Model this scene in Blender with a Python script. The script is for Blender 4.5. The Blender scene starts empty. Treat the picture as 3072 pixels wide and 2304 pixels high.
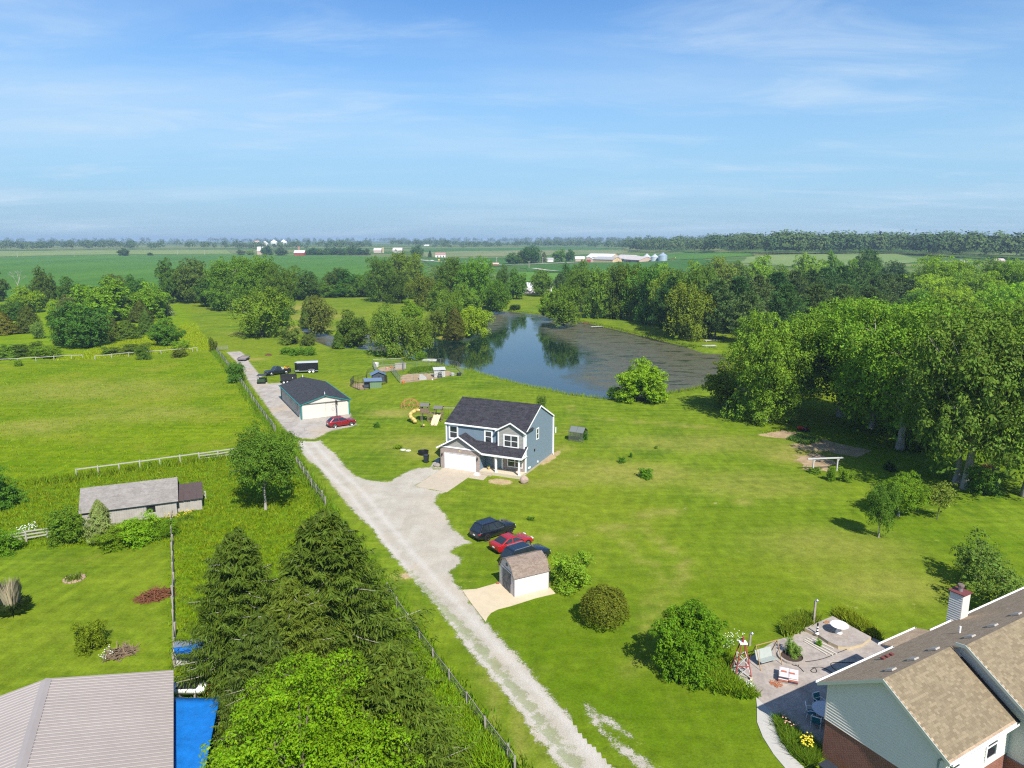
import bpy, bmesh, math, random
import numpy as np
from mathutils import Vector, Matrix
R = math.radians
sc = bpy.context.scene
# ------------------------------------------------------------------ camera, sky, sun, exposure
CAM_H = 31.0; FPX = 2132.0; PITCH = math.atan((1152 - 718) / FPX)
cam = bpy.data.objects.new('camera', bpy.data.cameras.new('camera'))
sc.collection.objects.link(cam)
cam.location = (0, 0, CAM_H); cam.rotation_euler = (R(90) - PITCH, 0, 0)
cam.data.sensor_width = 36; cam.data.lens = FPX / 3072 * 36
cam.data.clip_start = 0.5; cam.data.clip_end = 40000
sc.camera = cam
SUN_AZ, SUN_EL = R(158), R(46.5)          # from +Y clockwise
world = bpy.data.worlds.new('World'); sc.world = world; world.use_nodes = True
wt = world.node_tree; wn = wt.nodes; wl = wt.links
sky = wn.new('ShaderNodeTexSky'); sky.sky_type = 'NISHITA'; sky.sun_disc = False
sky.sun_elevation = SUN_EL; sky.sun_rotation = SUN_AZ
sky.air_density = 1.0; sky.dust_density = 0.3; sky.ozone_density = 3.0
bg = wn['Background']; bg.inputs['Strength'].default_value = 0.105
# thin cirrus: noise laid out on a high cloud sheet (direction / height), same all round the sky
tc = wn.new('ShaderNodeTexCoord'); sep = wn.new('ShaderNodeSeparateXYZ'); wl.new(tc.outputs['Generated'], sep.inputs[0])
def wmath(op, a, b=None, clamp=False):
    n = wn.new('ShaderNodeMath'); n.operation = op; n.use_clamp = clamp
    for i, s in enumerate((a, b)):
        if s is None: continue
        if isinstance(s, (int, float)): n.inputs[i].default_value = s
        else: wl.new(s, n.inputs[i])
    return n.outputs[0]
zc = wmath('MAXIMUM', sep.outputs[2], 0.0)
zz = wmath('ADD', zc, 0.09)
comb = wn.new('ShaderNodeCombineXYZ')
wl.new(wmath('DIVIDE', sep.outputs[0], zz), comb.inputs[0]); wl.new(wmath('DIVIDE', sep.outputs[1], zz), comb.inputs[1])
def wnoise(sx, sy, scale, detail, rough, off=0.0, dist=0.0):
    mp = wn.new('ShaderNodeMapping'); wl.new(comb.outputs[0], mp.inputs[0])
    mp.inputs['Scale'].default_value = (sx, sy, 1); mp.inputs['Location'].default_value = (off, off * .7, off)
    mp.inputs['Rotation'].default_value = (0, 0, R(8))
    n = wn.new('ShaderNodeTexNoise'); wl.new(mp.outputs[0], n.inputs['Vector'])
    n.inputs['Scale'].default_value = scale; n.inputs['Detail'].default_value = detail
    n.inputs['Roughness'].default_value = rough; n.inputs['Distortion'].default_value = dist
    return n.outputs['Fac']
def wramp(v, a, b, hi):
    n = wn.new('ShaderNodeMapRange'); n.interpolation_type = 'SMOOTHSTEP'; wl.new(v, n.inputs[0])
    n.inputs[1].default_value = a; n.inputs[2].default_value = b; n.inputs[3].default_value = 0; n.inputs[4].default_value = hi
    return n.outputs[0]
veil = wramp(wnoise(.5, 1.0, .75, 5, .55, 3.1, .4), .40, .78, .42)
wisp = wramp(wnoise(.6, 1.15, 1.7, 9, .60, 7.7, .5), .46, .86, .60)
patch = wramp(wnoise(.4, .6, .45, 2, .5, 1.3), .40, .62, 1.0)
cl = wmath('ADD', veil, wmath('MULTIPLY', wisp, patch), True)
mixc = wn.new('ShaderNodeMix'); mixc.data_type = 'RGBA'
wl.new(cl, mixc.inputs[0]); mixc.inputs[7].default_value = (3.7, 4.6, 5.5, 1)
tint = wn.new('ShaderNodeMix'); tint.data_type = 'RGBA'; tint.blend_type = 'MULTIPLY'; tint.inputs[0].default_value = 1
tcol = wn.new('ShaderNodeMix'); tcol.data_type = 'RGBA'; wl.new(wramp(sep.outputs[2], .30, .62, 1.0), tcol.inputs[0])
tcol.inputs[6].default_value = (0.44, 0.69, 0.92, 1); tcol.inputs[7].default_value = (0.74, 0.86, 1.0, 1)
wl.new(sky.outputs[0], tint.inputs[6]); wl.new(tcol.outputs[2], tint.inputs[7])
lowc = wn.new('ShaderNodeMix'); lowc.data_type = 'RGBA'; wl.new(wmath('SUBTRACT', .92, wramp(sep.outputs[2], .02, .34, .92)), lowc.inputs[0])
wl.new(tint.outputs[2], lowc.inputs[6]); lowc.inputs[7].default_value = (2.25, 3.65, 4.90, 1)
horc = wn.new('ShaderNodeMix'); horc.data_type = 'RGBA'; wl.new(wmath('SUBTRACT', .85, wramp(sep.outputs[2], -.01, .075, .85)), horc.inputs[0])
wl.new(lowc.outputs[2], horc.inputs[6]); horc.inputs[7].default_value = (2.25, 3.25, 4.10, 1)
wl.new(horc.outputs[2], mixc.inputs[6]); wl.new(mixc.outputs[2], bg.inputs['Color'])
sun = bpy.data.objects.new('sun', bpy.data.lights.new('sun', 'SUN')); sc.collection.objects.link(sun)
sun.data.energy = 4.4; sun.data.angle = R(0.55); sun.data.color = (1.0, 0.955, 0.88)
sdir = Vector((math.sin(SUN_AZ) * math.cos(SUN_EL), math.cos(SUN_AZ) * math.cos(SUN_EL), math.sin(SUN_EL)))
sun.rotation_euler = sdir.to_track_quat('Z', 'Y').to_euler(); sun.location = (40, -60, 120)
vs = sc.view_settings; vs.view_transform = 'Standard'; vs.look = 'None'; vs.gamma = 1; vs.exposure = 0.75; vs.use_curve_mapping = False
cy = sc.cycles
cy.use_denoising = False; cy.filter_width = 1.2; cy.max_bounces = 6; cy.diffuse_bounces = 3; cy.glossy_bounces = 3; cy.transmission_bounces = 4
cy.transparent_max_bounces = 8; cy.volume_bounces = 0; cy.caustics_reflective = False; cy.caustics_refractive = False

# ------------------------------------------------------------------ helpers
random.seed(11); rng = np.random.default_rng(11)
COL = sc.collection
_s, _c = math.sin(PITCH), math.cos(PITCH)
def sstep(a, b, x):
    t = np.clip((np.asarray(x, float) - a) / (b - a), 0, 1); return t * t * (3 - 2 * t)
def HZ(x, y):                                   # far terrain: gentle rise to the back, a rise on the right
    return 7 * sstep(900, 2600, y) + 12.5 * sstep(420, 980, y) * sstep(0.10, 0.34, np.asarray(x, float) / np.maximum(np.asarray(y, float), 1)) * (1 - 0.2 * sstep(1500, 4000, y))
def G(px, py, z=0.0):
    """survey point: where the sight line of a photo pixel meets height z"""
    dx = (px - 1536) / FPX; dy = -(py - 1152) / FPX
    t = (z - CAM_H) / (-_s + dy * _c)
    return Vector((dx * t, (_c + dy * _s) * t, z))
def GT(px, py):
    """same on the rising far terrain"""
    dx = (px - 1536) / FPX; dy = -(py - 1152) / FPX
    D = (dx, _c + dy * _s, -_s + dy * _c); t = 60.0
    while t < 12000:
        if CAM_H + D[2] * t <= float(HZ(D[0] * t, D[1] * t)): break
        t *= 1.004
    x, y = D[0] * t, D[1] * t
    return Vector((x, y, float(HZ(x, y))))
def depth(p): return p[1] * _c - (p[2] - CAM_H) * _s
def PY(p):
    d = depth(p); return 1152 - FPX * (p[1] * _s + (p[2] - CAM_H) * _c) / d
def height_to(p, py):                           # height above p whose top shows at row py
    k = (1152 - py) / FPX                       # (Y s + Z c) = k (Y c - Z s)
    Z = (k * p[1] * _c - p[1] * _s) / (_c + k * _s)
    return Z + CAM_H - p[2]
def link(o): COL.objects.link(o); return o
def thing(name, label, cat, loc=(0, 0, 0), rz=0.0, group=None):
    o = link(bpy.data.objects.new(name, None)); o.empty_display_size = .2
    o.location = loc; o.rotation_euler = (0, 0, rz); o['label'] = label; o['category'] = cat
    if group: o['group'] = group
    return o
def tag(o, label, cat=None, group=None, kind=None):
    o['label'] = label
    if cat: o['category'] = cat
    if group: o['group'] = group
    if kind: o['kind'] = kind
    return o
def inst(me, name, parent=None, loc=(0, 0, 0), rot=(0, 0, 0), scale=(1, 1, 1), color=None):
    o = link(bpy.data.objects.new(name, me)); o.parent = parent
    o.location = loc; o.rotation_euler = rot; o.scale = scale
    if color: o.color = (*color, 1)
    return o
def mesh_np(name, V, F, mats, attrs=None, smooth=False):
    """numpy verts (N,3) and equal-sided faces (M,k)"""
    me = bpy.data.meshes.new(name); V = np.asarray(V, np.float32); F = np.asarray(F, np.int32); k = F.shape[1]
    me.vertices.add(len(V)); me.vertices.foreach_set('co', V.ravel())
    me.loops.add(F.size); me.loops.foreach_set('vertex_index', F.ravel())
    me.polygons.add(len(F)); me.polygons.foreach_set('loop_start', np.arange(0, F.size, k, dtype=np.int32))
    for m in (mats if isinstance(mats, (list, tuple)) else [mats]): me.materials.append(m)
    for n, a in (attrs or {}).items():
        a = np.asarray(a, np.float32)
        if a.ndim == 1: me.attributes.new(n, 'FLOAT', 'POINT').data.foreach_set('value', a)
        else: me.attributes.new(n, 'FLOAT_VECTOR', 'POINT').data.foreach_set('vector', a.ravel())
    me.update(calc_edges=True)
    if smooth: me.polygons.foreach_set('use_smooth', np.ones(len(F), bool))
    return me
class MB:
    """collects shapes into one mesh"""
    def __init__(s): s.v = []; s.f = []; s.m = []; s.M = None
    def add(s, vs, fs, m=0):
        b = len(s.v)
        for p in vs:
            p = Vector(p); s.v.append(s.M @ p if s.M is not None else p)
        for f in fs: s.f.append([b + i for i in f]); s.m.append(m)
        return s
    def box(s, x0, x1, y0, y1, z0, z1, m=0):
        return s.add([(x0, y0, z0), (x1, y0, z0), (x1, y1, z0), (x0, y1, z0), (x0, y0, z1), (x1, y0, z1), (x1, y1, z1), (x0, y1, z1)],
              [(0, 3, 2, 1), (4, 5, 6, 7), (0, 1, 5, 4), (1, 2, 6, 5), (2, 3, 7, 6), (3, 0, 4, 7)], m)
    def bar(s, p, q, w, h=None, m=0):
        p, q = Vector(p), Vector(q); h = h or w; d = (q - p).normalized()
        up = Vector((0, 0, 1)) if abs(d.z) < .95 else Vector((1, 0, 0))
        a = d.cross(up).normalized() * w / 2; b = a.cross(d).normalized() * h / 2
        vs = [e + i * a + j * b for e in (p, q) for i, j in ((-1, -1), (1, -1), (1, 1), (-1, 1))]
        return s.add(vs, [(0, 3, 2, 1), (4, 5, 6, 7), (0, 1, 5, 4), (1, 2, 6, 5), (2, 3, 7, 6), (3, 0, 4, 7)], m)
    def tube(s, p, q, r0, r1=None, n=8, m=0, caps=True):
        p, q = Vector(p), Vector(q); r1 = r0 if r1 is None else r1; d = (q - p).normalized()
        up = Vector((0, 0, 1)) if abs(d.z) < .95 else Vector((1, 0, 0))
        a = d.cross(up).normalized(); b = a.cross(d)
        vs = [e + (a * math.cos(2 * math.pi * i / n) + b * math.sin(2 * math.pi * i / n)) * r for e, r in ((p, r0), (q, r1)) for i in range(n)]
        fs = [(i, (i + 1) % n, n + (i + 1) % n, n + i) for i in range(n)]
        if caps: fs += [tuple(range(n - 1, -1, -1)), tuple(range(n, 2 * n))]
        return s.add(vs, fs, m)
    def path(s, pts, r, n=6, m=0):
        for p, q in zip(pts, pts[1:]): s.tube(p, q, r, r, n, m)
        return s
    def lathe(s, prof, n=16, m=0, c=(0, 0)):
        vs = [(c[0] + r * math.cos(2 * math.pi * i / n), c[1] + r * math.sin(2 * math.pi * i / n), z) for r, z in prof for i in range(n)]
        fs = [(j * n + i, j * n + (i + 1) % n, (j + 1) * n + (i + 1) % n, (j + 1) * n + i) for j in range(len(prof) - 1) for i in range(n)]
        fs += [tuple(range(n - 1, -1, -1)), tuple(range((len(prof) - 1) * n, len(prof) * n))]
        return s.add(vs, fs, m)
    def prism(s, poly, z0, z1, m=0):
        n = len(poly); vs = [(x, y, z0) for x, y in poly] + [(x, y, z1) for x, y in poly]
        return s.add(vs, [tuple(range(n - 1, -1, -1)), tuple(range(n, 2 * n))] + [(i, (i + 1) % n, n + (i + 1) % n, n + i) for i in range(n)], m)
    def extr(s, prof, y0, y1, m=0):             # profile in x-z, pulled along y
        n = len(prof); vs = [(x, y0, z) for x, z in prof] + [(x, y1, z) for x, z in prof]
        return s.add(vs, [tuple(range(n)), tuple(range(2 * n - 1, n - 1, -1))] + [(i, n + i, n + (i + 1) % n, (i + 1) % n) for i in range(n)], m)
    def extx(s, prof, x0, x1, m=0):             # profile in y-z, pulled along x
        n = len(prof); vs = [(x0, y, z) for y, z in prof] + [(x1, y, z) for y, z in prof]
        return s.add(vs, [tuple(range(n)), tuple(range(2 * n - 1, n - 1, -1))] + [(i, n + i, n + (i + 1) % n, (i + 1) % n) for i in range(n)], m)
    def slab(s, quad, t, m=0):                  # a plate: four corners, thickness t below
        q = [Vector(p) for p in quad]; n = (q[1] - q[0]).cross(q[2] - q[0]).normalized() * t
        vs = q + [p - n for p in q]; k = len(q)
        return s.add(vs, [tuple(range(k)), tuple(range(2 * k - 1, k - 1, -1))] + [(i, k + i, k + (i + 1) % k, (i + 1) % k) for i in range(k)], m)
    def mesh(s, name, mats, smooth=False):
        me = bpy.data.meshes.new(name); me.from_pydata([tuple(p) for p in s.v], [], s.f)
        for m in (mats if isinstance(mats, (list, tuple)) else [mats]): me.materials.append(m)
        me.polygons.foreach_set('material_index', s.m)
        bm = bmesh.new(); bm.from_mesh(me); bmesh.ops.recalc_face_normals(bm, faces=bm.faces); bm.to_mesh(me); bm.free()
        if smooth: me.polygons.foreach_set('use_smooth', [True] * len(me.polygons))
        return me
    def build(s, name, mats, parent=None, smooth=False, bevel=0.0, **kw):
        o = inst(s.mesh(name, mats, smooth), name, parent, **kw)
        if bevel:
            b = o.modifiers.new('bevel', 'BEVEL'); b.width = bevel; b.segments = 2; b.limit_method = 'ANGLE'
        return o
def part(parent, name, mat, fn, **kw):
    mb = MB(); fn(mb); return mb.build(name, mat, parent, **kw)

# ------------------------------------------------------------------ materials
class NT:
    def __init__(s, name):
        s.m = bpy.data.materials.new(name); s.m.use_nodes = True; s.t = s.m.node_tree; s.N = s.t.nodes
        s.b = s.N['Principled BSDF']; s.o = s.N['Material Output']
    def lk(s, a, b): s.t.links.new(a, b)
    def put(s, sock, v):
        if isinstance(v, bpy.types.NodeSocket): s.lk(v, sock)
        elif isinstance(v, (tuple, list)) and len(v) == 3 and sock.type == 'RGBA': sock.default_value = (*v, 1)
        else: sock.default_value = v
    def pos(s): return s.N.new('ShaderNodeNewGeometry').outputs['Position']
    def obj(s): return s.N.new('ShaderNodeTexCoord').outputs['Object']
    def attr(s, name):
        n = s.N.new('ShaderNodeAttribute'); n.attribute_name = name; return n.outputs['Fac']
    def noise(s, vec, scale, detail=4, rough=.6, sc3=None, dist=0.0):
        if sc3:
            mp = s.N.new('ShaderNodeMapping'); s.lk(vec, mp.inputs[0]); mp.inputs['Scale'].default_value = sc3[:3]
            if len(sc3) > 3: mp.inputs['Rotation'].default_value = (0, 0, sc3[3])
            vec = mp.outputs[0]
        n = s.N.new('ShaderNodeTexNoise'); s.lk(vec, n.inputs['Vector']); n.inputs['Scale'].default_value = scale
        n.inputs['Detail'].default_value = detail; n.inputs['Roughness'].default_value = rough; n.inputs['Distortion'].default_value = dist
        return n.outputs['Fac']
    def rng(s, v, a, b, c=0.0, d=1.0):
        n = s.N.new('ShaderNodeMapRange'); s.put(n.inputs[0], v)
        for i, k in enumerate((a, b, c, d)): s.put(n.inputs[i + 1], k)
        return n.outputs[0]
    def mix(s, f, a, b, mode='MIX'):
        n = s.N.new('ShaderNodeMix'); n.data_type = 'RGBA'; n.blend_type = mode
        s.put(n.inputs[0], f); s.put(n.inputs[6], a); s.put(n.inputs[7], b); return n.outputs[2]
    def math(s, op, a, b=0.0, clamp=False):
        n = s.N.new('ShaderNodeMath'); n.operation = op; n.use_clamp = clamp; s.put(n.inputs[0], a); s.put(n.inputs[1], b); return n.outputs[0]
    def bump(s, h, strength=.4, dist=.05):
        n = s.N.new('ShaderNodeBump'); s.put(n.inputs['Height'], h); n.inputs['Strength'].default_value = strength
        n.inputs['Distance'].default_value = dist; s.lk(n.outputs[0], s.b.inputs['Normal'])
    def fin(s, col, rough=.8, metal=0.0, spec=.3):
        s.put(s.b.inputs['Base Color'], col); s.put(s.b.inputs['Roughness'], rough); s.b.inputs['Metallic'].default_value = metal
        s.b.inputs['Specular IOR Level'].default_value = spec; return s.m
_mc = {}
def mat(name, col, rough=.75, metal=0.0, var=.12, scale=3.0, spec=.3, coat=0.0, bump=0.0):
    if name in _mc: return _mc[name]
    t = NT(name); v = t.obj(); n = t.noise(v, scale, 5, .65); n2 = t.noise(v, scale * 9, 3, .6)
    k = t.math('ADD', t.math('MULTIPLY', n, .7), t.math('MULTIPLY', n2, .3))
    f = t.rng(k, .25, .75, 1 - var, 1 + var)
    c = t.mix(1.0, tuple(col), f, 'MULTIPLY')
    if bump: t.bump(n2, bump, .02)
    if coat: t.b.inputs['Coat Weight'].default_value = coat; t.b.inputs['Coat Roughness'].default_value = .06
    _mc[name] = t.fin(c, rough, metal, spec); return _mc[name]
def paint(name, col, coat=.8): return mat(name, col, .32, .25, .04, 1.0, .5, coat)
M_WHITE = mat('white_paint', (.80, .80, .78), .5, var=.05)
M_GLASS = mat('window_glass', (.018, .024, .03), .06, 0, .3, .8, .9)
M_BLACK = mat('black_plastic', (.012, .012, .014), .5, var=.2)
M_RUBBER = mat('rubber', (.018, .018, .018), .85, var=.2)
M_STEEL = mat('steel_grey', (.42, .43, .44), .38, .7, .1)
M_WOOD = mat('weathered_wood', (.30, .265, .225), .9, var=.3, scale=2.5, bump=.3)
M_CONC = mat('concrete', (.42, .355, .265), .9, var=.14, scale=1.2, bump=.2)
# ------------------------------------------------------------------ land
def sdist(poly, P):
    """signed distance (negative inside) from points P (N,2) to a closed polygon"""
    poly = np.asarray([(p[0], p[1]) for p in poly], float); d = np.full(len(P), 1e18); ins = np.zeros(len(P), bool)
    for i in range(len(poly)):
        a, b = poly[i], poly[(i + 1) % len(poly)]; e = b - a; w = P - a
        t = np.clip((w @ e) / max(e @ e, 1e-9), 0, 1); q = w - t[:, None] * e
        d = np.minimum(d, (q ** 2).sum(1))
        c = ((a[1] <= P[:, 1]) & (b[1] > P[:, 1])) | ((b[1] <= P[:, 1]) & (a[1] > P[:, 1]))
        with np.errstate(divide='ignore', invalid='ignore'):
            xi = a[0] + (P[:, 1] - a[1]) / (b[1] - a[1]) * (b[0] - a[0])
        ins ^= c & (P[:, 0] < xi)
    d = np.sqrt(d); return np.where(ins, -d, d)
def gpoly(px, z=0.0): return [G(x, y, z) for x, y in px]
POND = gpoly([(890, 985), (925, 1018), (985, 1040), (1080, 1047), (1130, 1052), (1200, 1064), (1245, 1080), (1300, 1090), (1350, 1099), (1410, 1112), (1480, 1133), (1560, 1154), (1650, 1172), (1700, 1184), (1760, 1192),
              (1830, 1200), (1880, 1198), (1960, 1188), (2050, 1175), (2120, 1162), (2190, 1138), (2215, 1085), (2180, 1052), (2120, 1048)], 0) + \
       gpoly([(2060, 1033), (1960, 1010), (1880, 990), (1800, 972), (1750, 962), (1690, 948), (1640, 942), (1590, 937), (1530, 931), (1480, 927), (1455, 936), (1440, 962), (1425, 985), (1400, 1008),
              (1350, 1014), (1290, 1006), (1230, 1000), (1180, 1003), (1120, 990), (1060, 1003), (1000, 1000), (960, 985), (900, 972)], -.5)
WATER_Z = -.85
def px_line(a0, a1, step): return np.arange(a0, a1 + 1e-6, step)
core_x = np.arange(-110, 150.1, .8); core_y = np.arange(12, 285, .8)
def grow(v0, step, lim, f=1.13):
    o = []; v = v0
    while abs(v) < lim: step *= f; v += step; o.append(v)
    return np.array(o)
gx = np.concatenate([grow(-110, -.8, 9000)[::-1], core_x, grow(core_x[-1], .8, 9000)])
gy = np.concatenate([[-60, -30, -10, 2], core_y, grow(core_y[-1], .8, 9600, 1.06)])
X, Y = np.meshgrid(gx, gy); P2 = np.stack([X.ravel(), Y.ravel()], 1)
dp = np.full(len(P2), 500.0); near = (P2[:, 0] > -80) & (P2[:, 0] < 120) & (P2[:, 1] > 80) & (P2[:, 1] < 330)
dp[near] = sdist(POND, P2[near])
Zg = HZ(P2[:, 0], P2[:, 1]) - 2.0 * sstep(-.3, 4.2, -dp) + .0
PASTURE = gpoly([(-900, 1120), (0, 1092), (250, 1082), (592, 1056), (636, 1058), (690, 1112), (740, 1180), (826, 1300), (900, 1412), (980, 1528), (1161, 1786), (1282, 1965), (1422, 2154), (1535, 2304), (1600, 2420), (520, 2420), (519, 1600), (440, 1612), (250, 1640), (0, 1650), (-900, 1700)])
WILD = gpoly([(-900, 1000), (-900, 1110), (0, 1088), (250, 1078), (592, 1052), (640, 1050), (600, 1000), (560, 930), (540, 905), (300, 880), (0, 880), (-500, 880)])
ROUGH = gpoly([(-300, 1440), (230, 1432), (700, 1372), (860, 1350), (985, 1530), (1170, 1790), (1300, 1980), (1540, 2310), (900, 2400), (520, 2400), (519, 1690), (500, 1630), (250, 1640), (-300, 1660)])
FARLAWN = gpoly([(620, 1020), (600, 930), (680, 915), (930, 900), (1180, 895), (1300, 1000), (1000, 1000), (820, 1020)])
def mask(poly, soft=.8):
    a = np.zeros(len(P2)); k = (P2[:, 0] > -260) & (P2[:, 0] < 200) & (P2[:, 1] < 520) & (P2[:, 1] > 0)
    a[k] = 1 - sstep(-soft, soft, sdist(poly, P2[k])); return a
meadow = mask(PASTURE); wild = mask(WILD, 1.5); rough = mask(ROUGH, 2.0)
dry = np.zeros(len(P2)); dirt = np.zeros(len(P2)); lush = np.zeros(len(P2))
def blob(arr, px, py, rx, ry, amp=1.0, rot=0.0, z=0):
    c = G(px, py); dx = P2[:, 0] - c.x; dy = P2[:, 1] - c.y
    a = dx * math.cos(rot) + dy * math.sin(rot); b = -dx * math.sin(rot) + dy * math.cos(rot)
    np.maximum(arr, amp * np.exp(-((a / rx) ** 2 + (b / ry) ** 2) ** 1.5), out=arr)
for a in [(860, 925, 10, 22), (900, 985, 12, 9), (760, 1000, 8, 5), (1230, 985, 14, 7), (1350, 1010, 8, 3), (760, 1078, 3.2, 2.4), (1085, 1150, 3, 4, .8), (1180, 1240, 5, 3, .8), (2390, 1360, 6, 5, .9), (1900, 1420, 9, 5, .7),
          (1460, 1330, 4, 3, .6), (1255, 1330, 6, 5, .55), (1290, 1360, 5, 3, .6), (1720, 1400, 8, 4, .5), (2100, 1330, 14, 5, .55), (1640, 1450, 6, 2, .5), (2500, 1640, 8, 5, .5), (2250, 1450, 9, 5, .5), (2650, 1750, 6, 4, .5),
          (1210, 1730, 1.2, .8, .9), (1230, 1900, .5, 3, .8), (1480, 2080, .5, 4, .6), (1560, 2190, .6, 4, .7), (300, 1170, 22, 12, .55), (120, 1280, 9, 6, .6), (420, 1240, 14, 7, .5), (1100, 1010, 9, 5, .8), (940, 950, 14, 14, .8), (1690, 1345, 2, 2, .5)]:
    blob(dry, *a)
for a in [(1500, 1445, 1.9, 1.3, 1, -.4), (2440, 1342, 4.2, 2.6, .8, -.3), (2345, 1308, 4.2, 1.6, 1, -.25), (1655, 1372, .7, 5, .9, -.4), (1215, 1727, 1.0, .6, 1), (1320, 1700, .6, .6, .5), (745, 1076, 1.6, 1, .5), (2330, 1305, 3, 1.4, 1)]:
    blob(dirt, *a)
for a in [(1750, 1990, 9, 10, .8), (2150, 1830, 14, 10, .5), (1950, 2150, 10, 7, .8), (2350, 1600, 12, 9, .4), (2650, 1330, 22, 14, .7), (1560, 1860, 5, 6, .9), (1400, 1720, 3, 4, .7), (2800, 1640, 12, 10, .5)]:
    blob(lush, *a)
def trail(arr, px, w, amp, wob=.25, seed=3):
    r = random.Random(seed); q = [G(*p) for p in px]
    for a, b in zip(q, q[1:]):
        n = max(2, int((b - a).length / (w * .9)))
        for i in range(n):
            if r.random() < .55: p = a.lerp(b, (i + r.random()) / n); k = ((P2[:, 0] - p.x - r.gauss(0, wob)) ** 2 + (P2[:, 1] - p.y - r.gauss(0, wob)) ** 2) / w ** 2; np.maximum(arr, amp * r.uniform(.4, 1) * np.exp(-k), out=arr)
trail(dirt, [(1640, 1625), (1800, 1588), (1990, 1545), (2120, 1520), (2300, 1482)], .55, .62); trail(dry, [(1640, 1625), (1800, 1588), (1990, 1545), (2120, 1520), (2420, 1465)], 1.1, .9, .5)
trail(dry, [(1790, 1255), (1960, 1265), (2150, 1290), (2330, 1345)], 1.2, .8, .6, 4); trail(dry, [(1700, 1200), (1730, 1260), (1690, 1300)], .8, .8, .4, 5); trail(dry, [(1900, 1560), (2060, 1680), (2010, 1780), (1960, 1900), (1900, 2010)], .7, .7, .3, 6); trail(dry, [(1840, 1600), (1980, 1720), (1940, 1850)], .6, .7, .3, 7)
trail(dry, [(1420, 1990), (1500, 2090), (1600, 2220), (1660, 2304)], .45, .8, .3, 8); trail(lush, [(1350, 1930), (1430, 2040), (1530, 2180), (1600, 2280)], .8, .9, .2, 9); trail(dirt, [(1400, 1960), (1470, 2050), (1560, 2180)], .35, .55, .4, 10); trail(dirt, [(1880, 1420), (1950, 1400)], .5, .5, .5, 11)
GA = dict(meadow=meadow, wild=wild, rough=rough, dry=dry, dirt=dirt, lush=lush)
def grass(t):
    p = t.pos(); n0 = t.noise(p, .018, 3); n1 = t.noise(p, .13, 5, .65); n2 = t.noise(p, .9, 6, .7); n3 = t.noise(p, 5.5, 5, .7)
    st = t.noise(p, .55, 4, .6, (.16, 1.6, 1, R(-24))); st2 = t.noise(p, .8, 4, .65, (1.5, .2, 1, R(-34)))
    k = t.math('ADD', t.math('MULTIPLY', n1, .40), t.math('ADD', t.math('MULTIPLY', st, .34), t.math('MULTIPLY', st2, .26)))
    n4 = t.noise(p, 17, 3, .7); fine = t.math('ADD', t.math('MULTIPLY', n2, .38), t.math('ADD', t.math('MULTIPLY', n3, .36), t.math('MULTIPLY', n4, .26)))
    lawn = t.mix(t.rng(k, .43, .57), (.076, .136, .006), (.150, .214, .012))
    lawn = t.mix(t.rng(n0, .42, .58), lawn, t.mix(.55, lawn, (.170, .206, .012)))
    def stripes(ang, s):
        w = t.N.new('ShaderNodeTexWave'); mp = t.N.new('ShaderNodeMapping'); t.lk(p, mp.inputs[0]); mp.inputs['Rotation'].default_value = (0, 0, ang); t.lk(mp.outputs[0], w.inputs['Vector']); w.inputs['Scale'].default_value = s; w.inputs['Distortion'].default_value = 1.2; w.inputs['Detail'].default_value = 3; w.inputs['Detail Scale'].default_value = .25; return w.outputs['Fac']
    sel = t.rng(t.noise(p, .022, 2), .46, .54); sw = t.math('ADD', t.math('MULTIPLY', stripes(R(-62), .125), sel), t.math('MULTIPLY', stripes(R(24), .14), t.math('SUBTRACT', 1.0, sel)))
    lawn = t.mix(1.0, lawn, t.rng(sw, 0, 1, .945, 1.055), 'MULTIPLY')
    lawn = t.mix(t.rng(t.noise(p, .30, 6, .72), .55, .70, 0, .38), lawn, (.195, .205, .026))
    lawn = t.mix(t.rng(t.noise(p, .75, 5, .7), .58, .72, 0, .5), lawn, (.055, .115, .004))
    lawn = t.mix(t.math('MULTIPLY', t.attr('lush'), t.rng(n1, .3, .6)), lawn, (.066, .130, .001))
    mead = t.mix(t.rng(k, .44, .57), (.090, .160, .001), (.160, .220, .005))
    mead = t.mix(t.rng(t.noise(p, .06, 4, .65), .52, .68, 0, .8), mead, (.200, .215, .018))
    mead = t.mix(t.rng(t.noise(p, .35, 5, .7), .55, .72, 0, .75), mead, (.070, .115, .004))
    wildc = t.mix(t.rng(k, .42, .60), (.100, .180, .002), (.180, .250, .005))
    rgh = t.mix(t.rng(n2, .38, .62), (.060, .122, .003), (.118, .190, .005))
    c = t.mix(t.attr('meadow'), lawn, mead); c = t.mix(t.attr('rough'), c, rgh); c = t.mix(t.attr('wild'), c, wildc)
    dr = t.math('MULTIPLY', t.attr('dry'), t.rng(t.math('ADD', n1, t.math('MULTIPLY', n2, .5)), .5, .9, .4, 1.35), True)
    c = t.mix(dr, c, t.mix(n2, (.27, .240, .062), (.215, .218, .036)))
    fleck = t.rng(t.math('ADD', t.math('MULTIPLY', t.noise(p, .22, 2), .55), t.math('MULTIPLY', t.noise(p, 1.6, 4, .75), .5)), .655, .70)
    c = t.mix(t.math('MULTIPLY', fleck, .45), c, (.34, .32, .09))
    di = t.rng(t.math('ADD', t.attr('dirt'), t.math('MULTIPLY', t.math('SUBTRACT', fine, .5), 1.2)), .42, .62)
    c = t.mix(di, c, t.mix(n3, (.33, .235, .125), (.43, .33, .185)))
    c = t.mix(1.0, c, t.rng(fine, .33, .67, .50, 1.50), 'MULTIPLY')
    return c, fine
t = NT('grass'); gc, gh = grass(t)
sepn = t.N.new('ShaderNodeSeparateXYZ'); t.lk(t.pos(), sepn.inputs[0]); fy = sepn.outputs[1]
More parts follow.
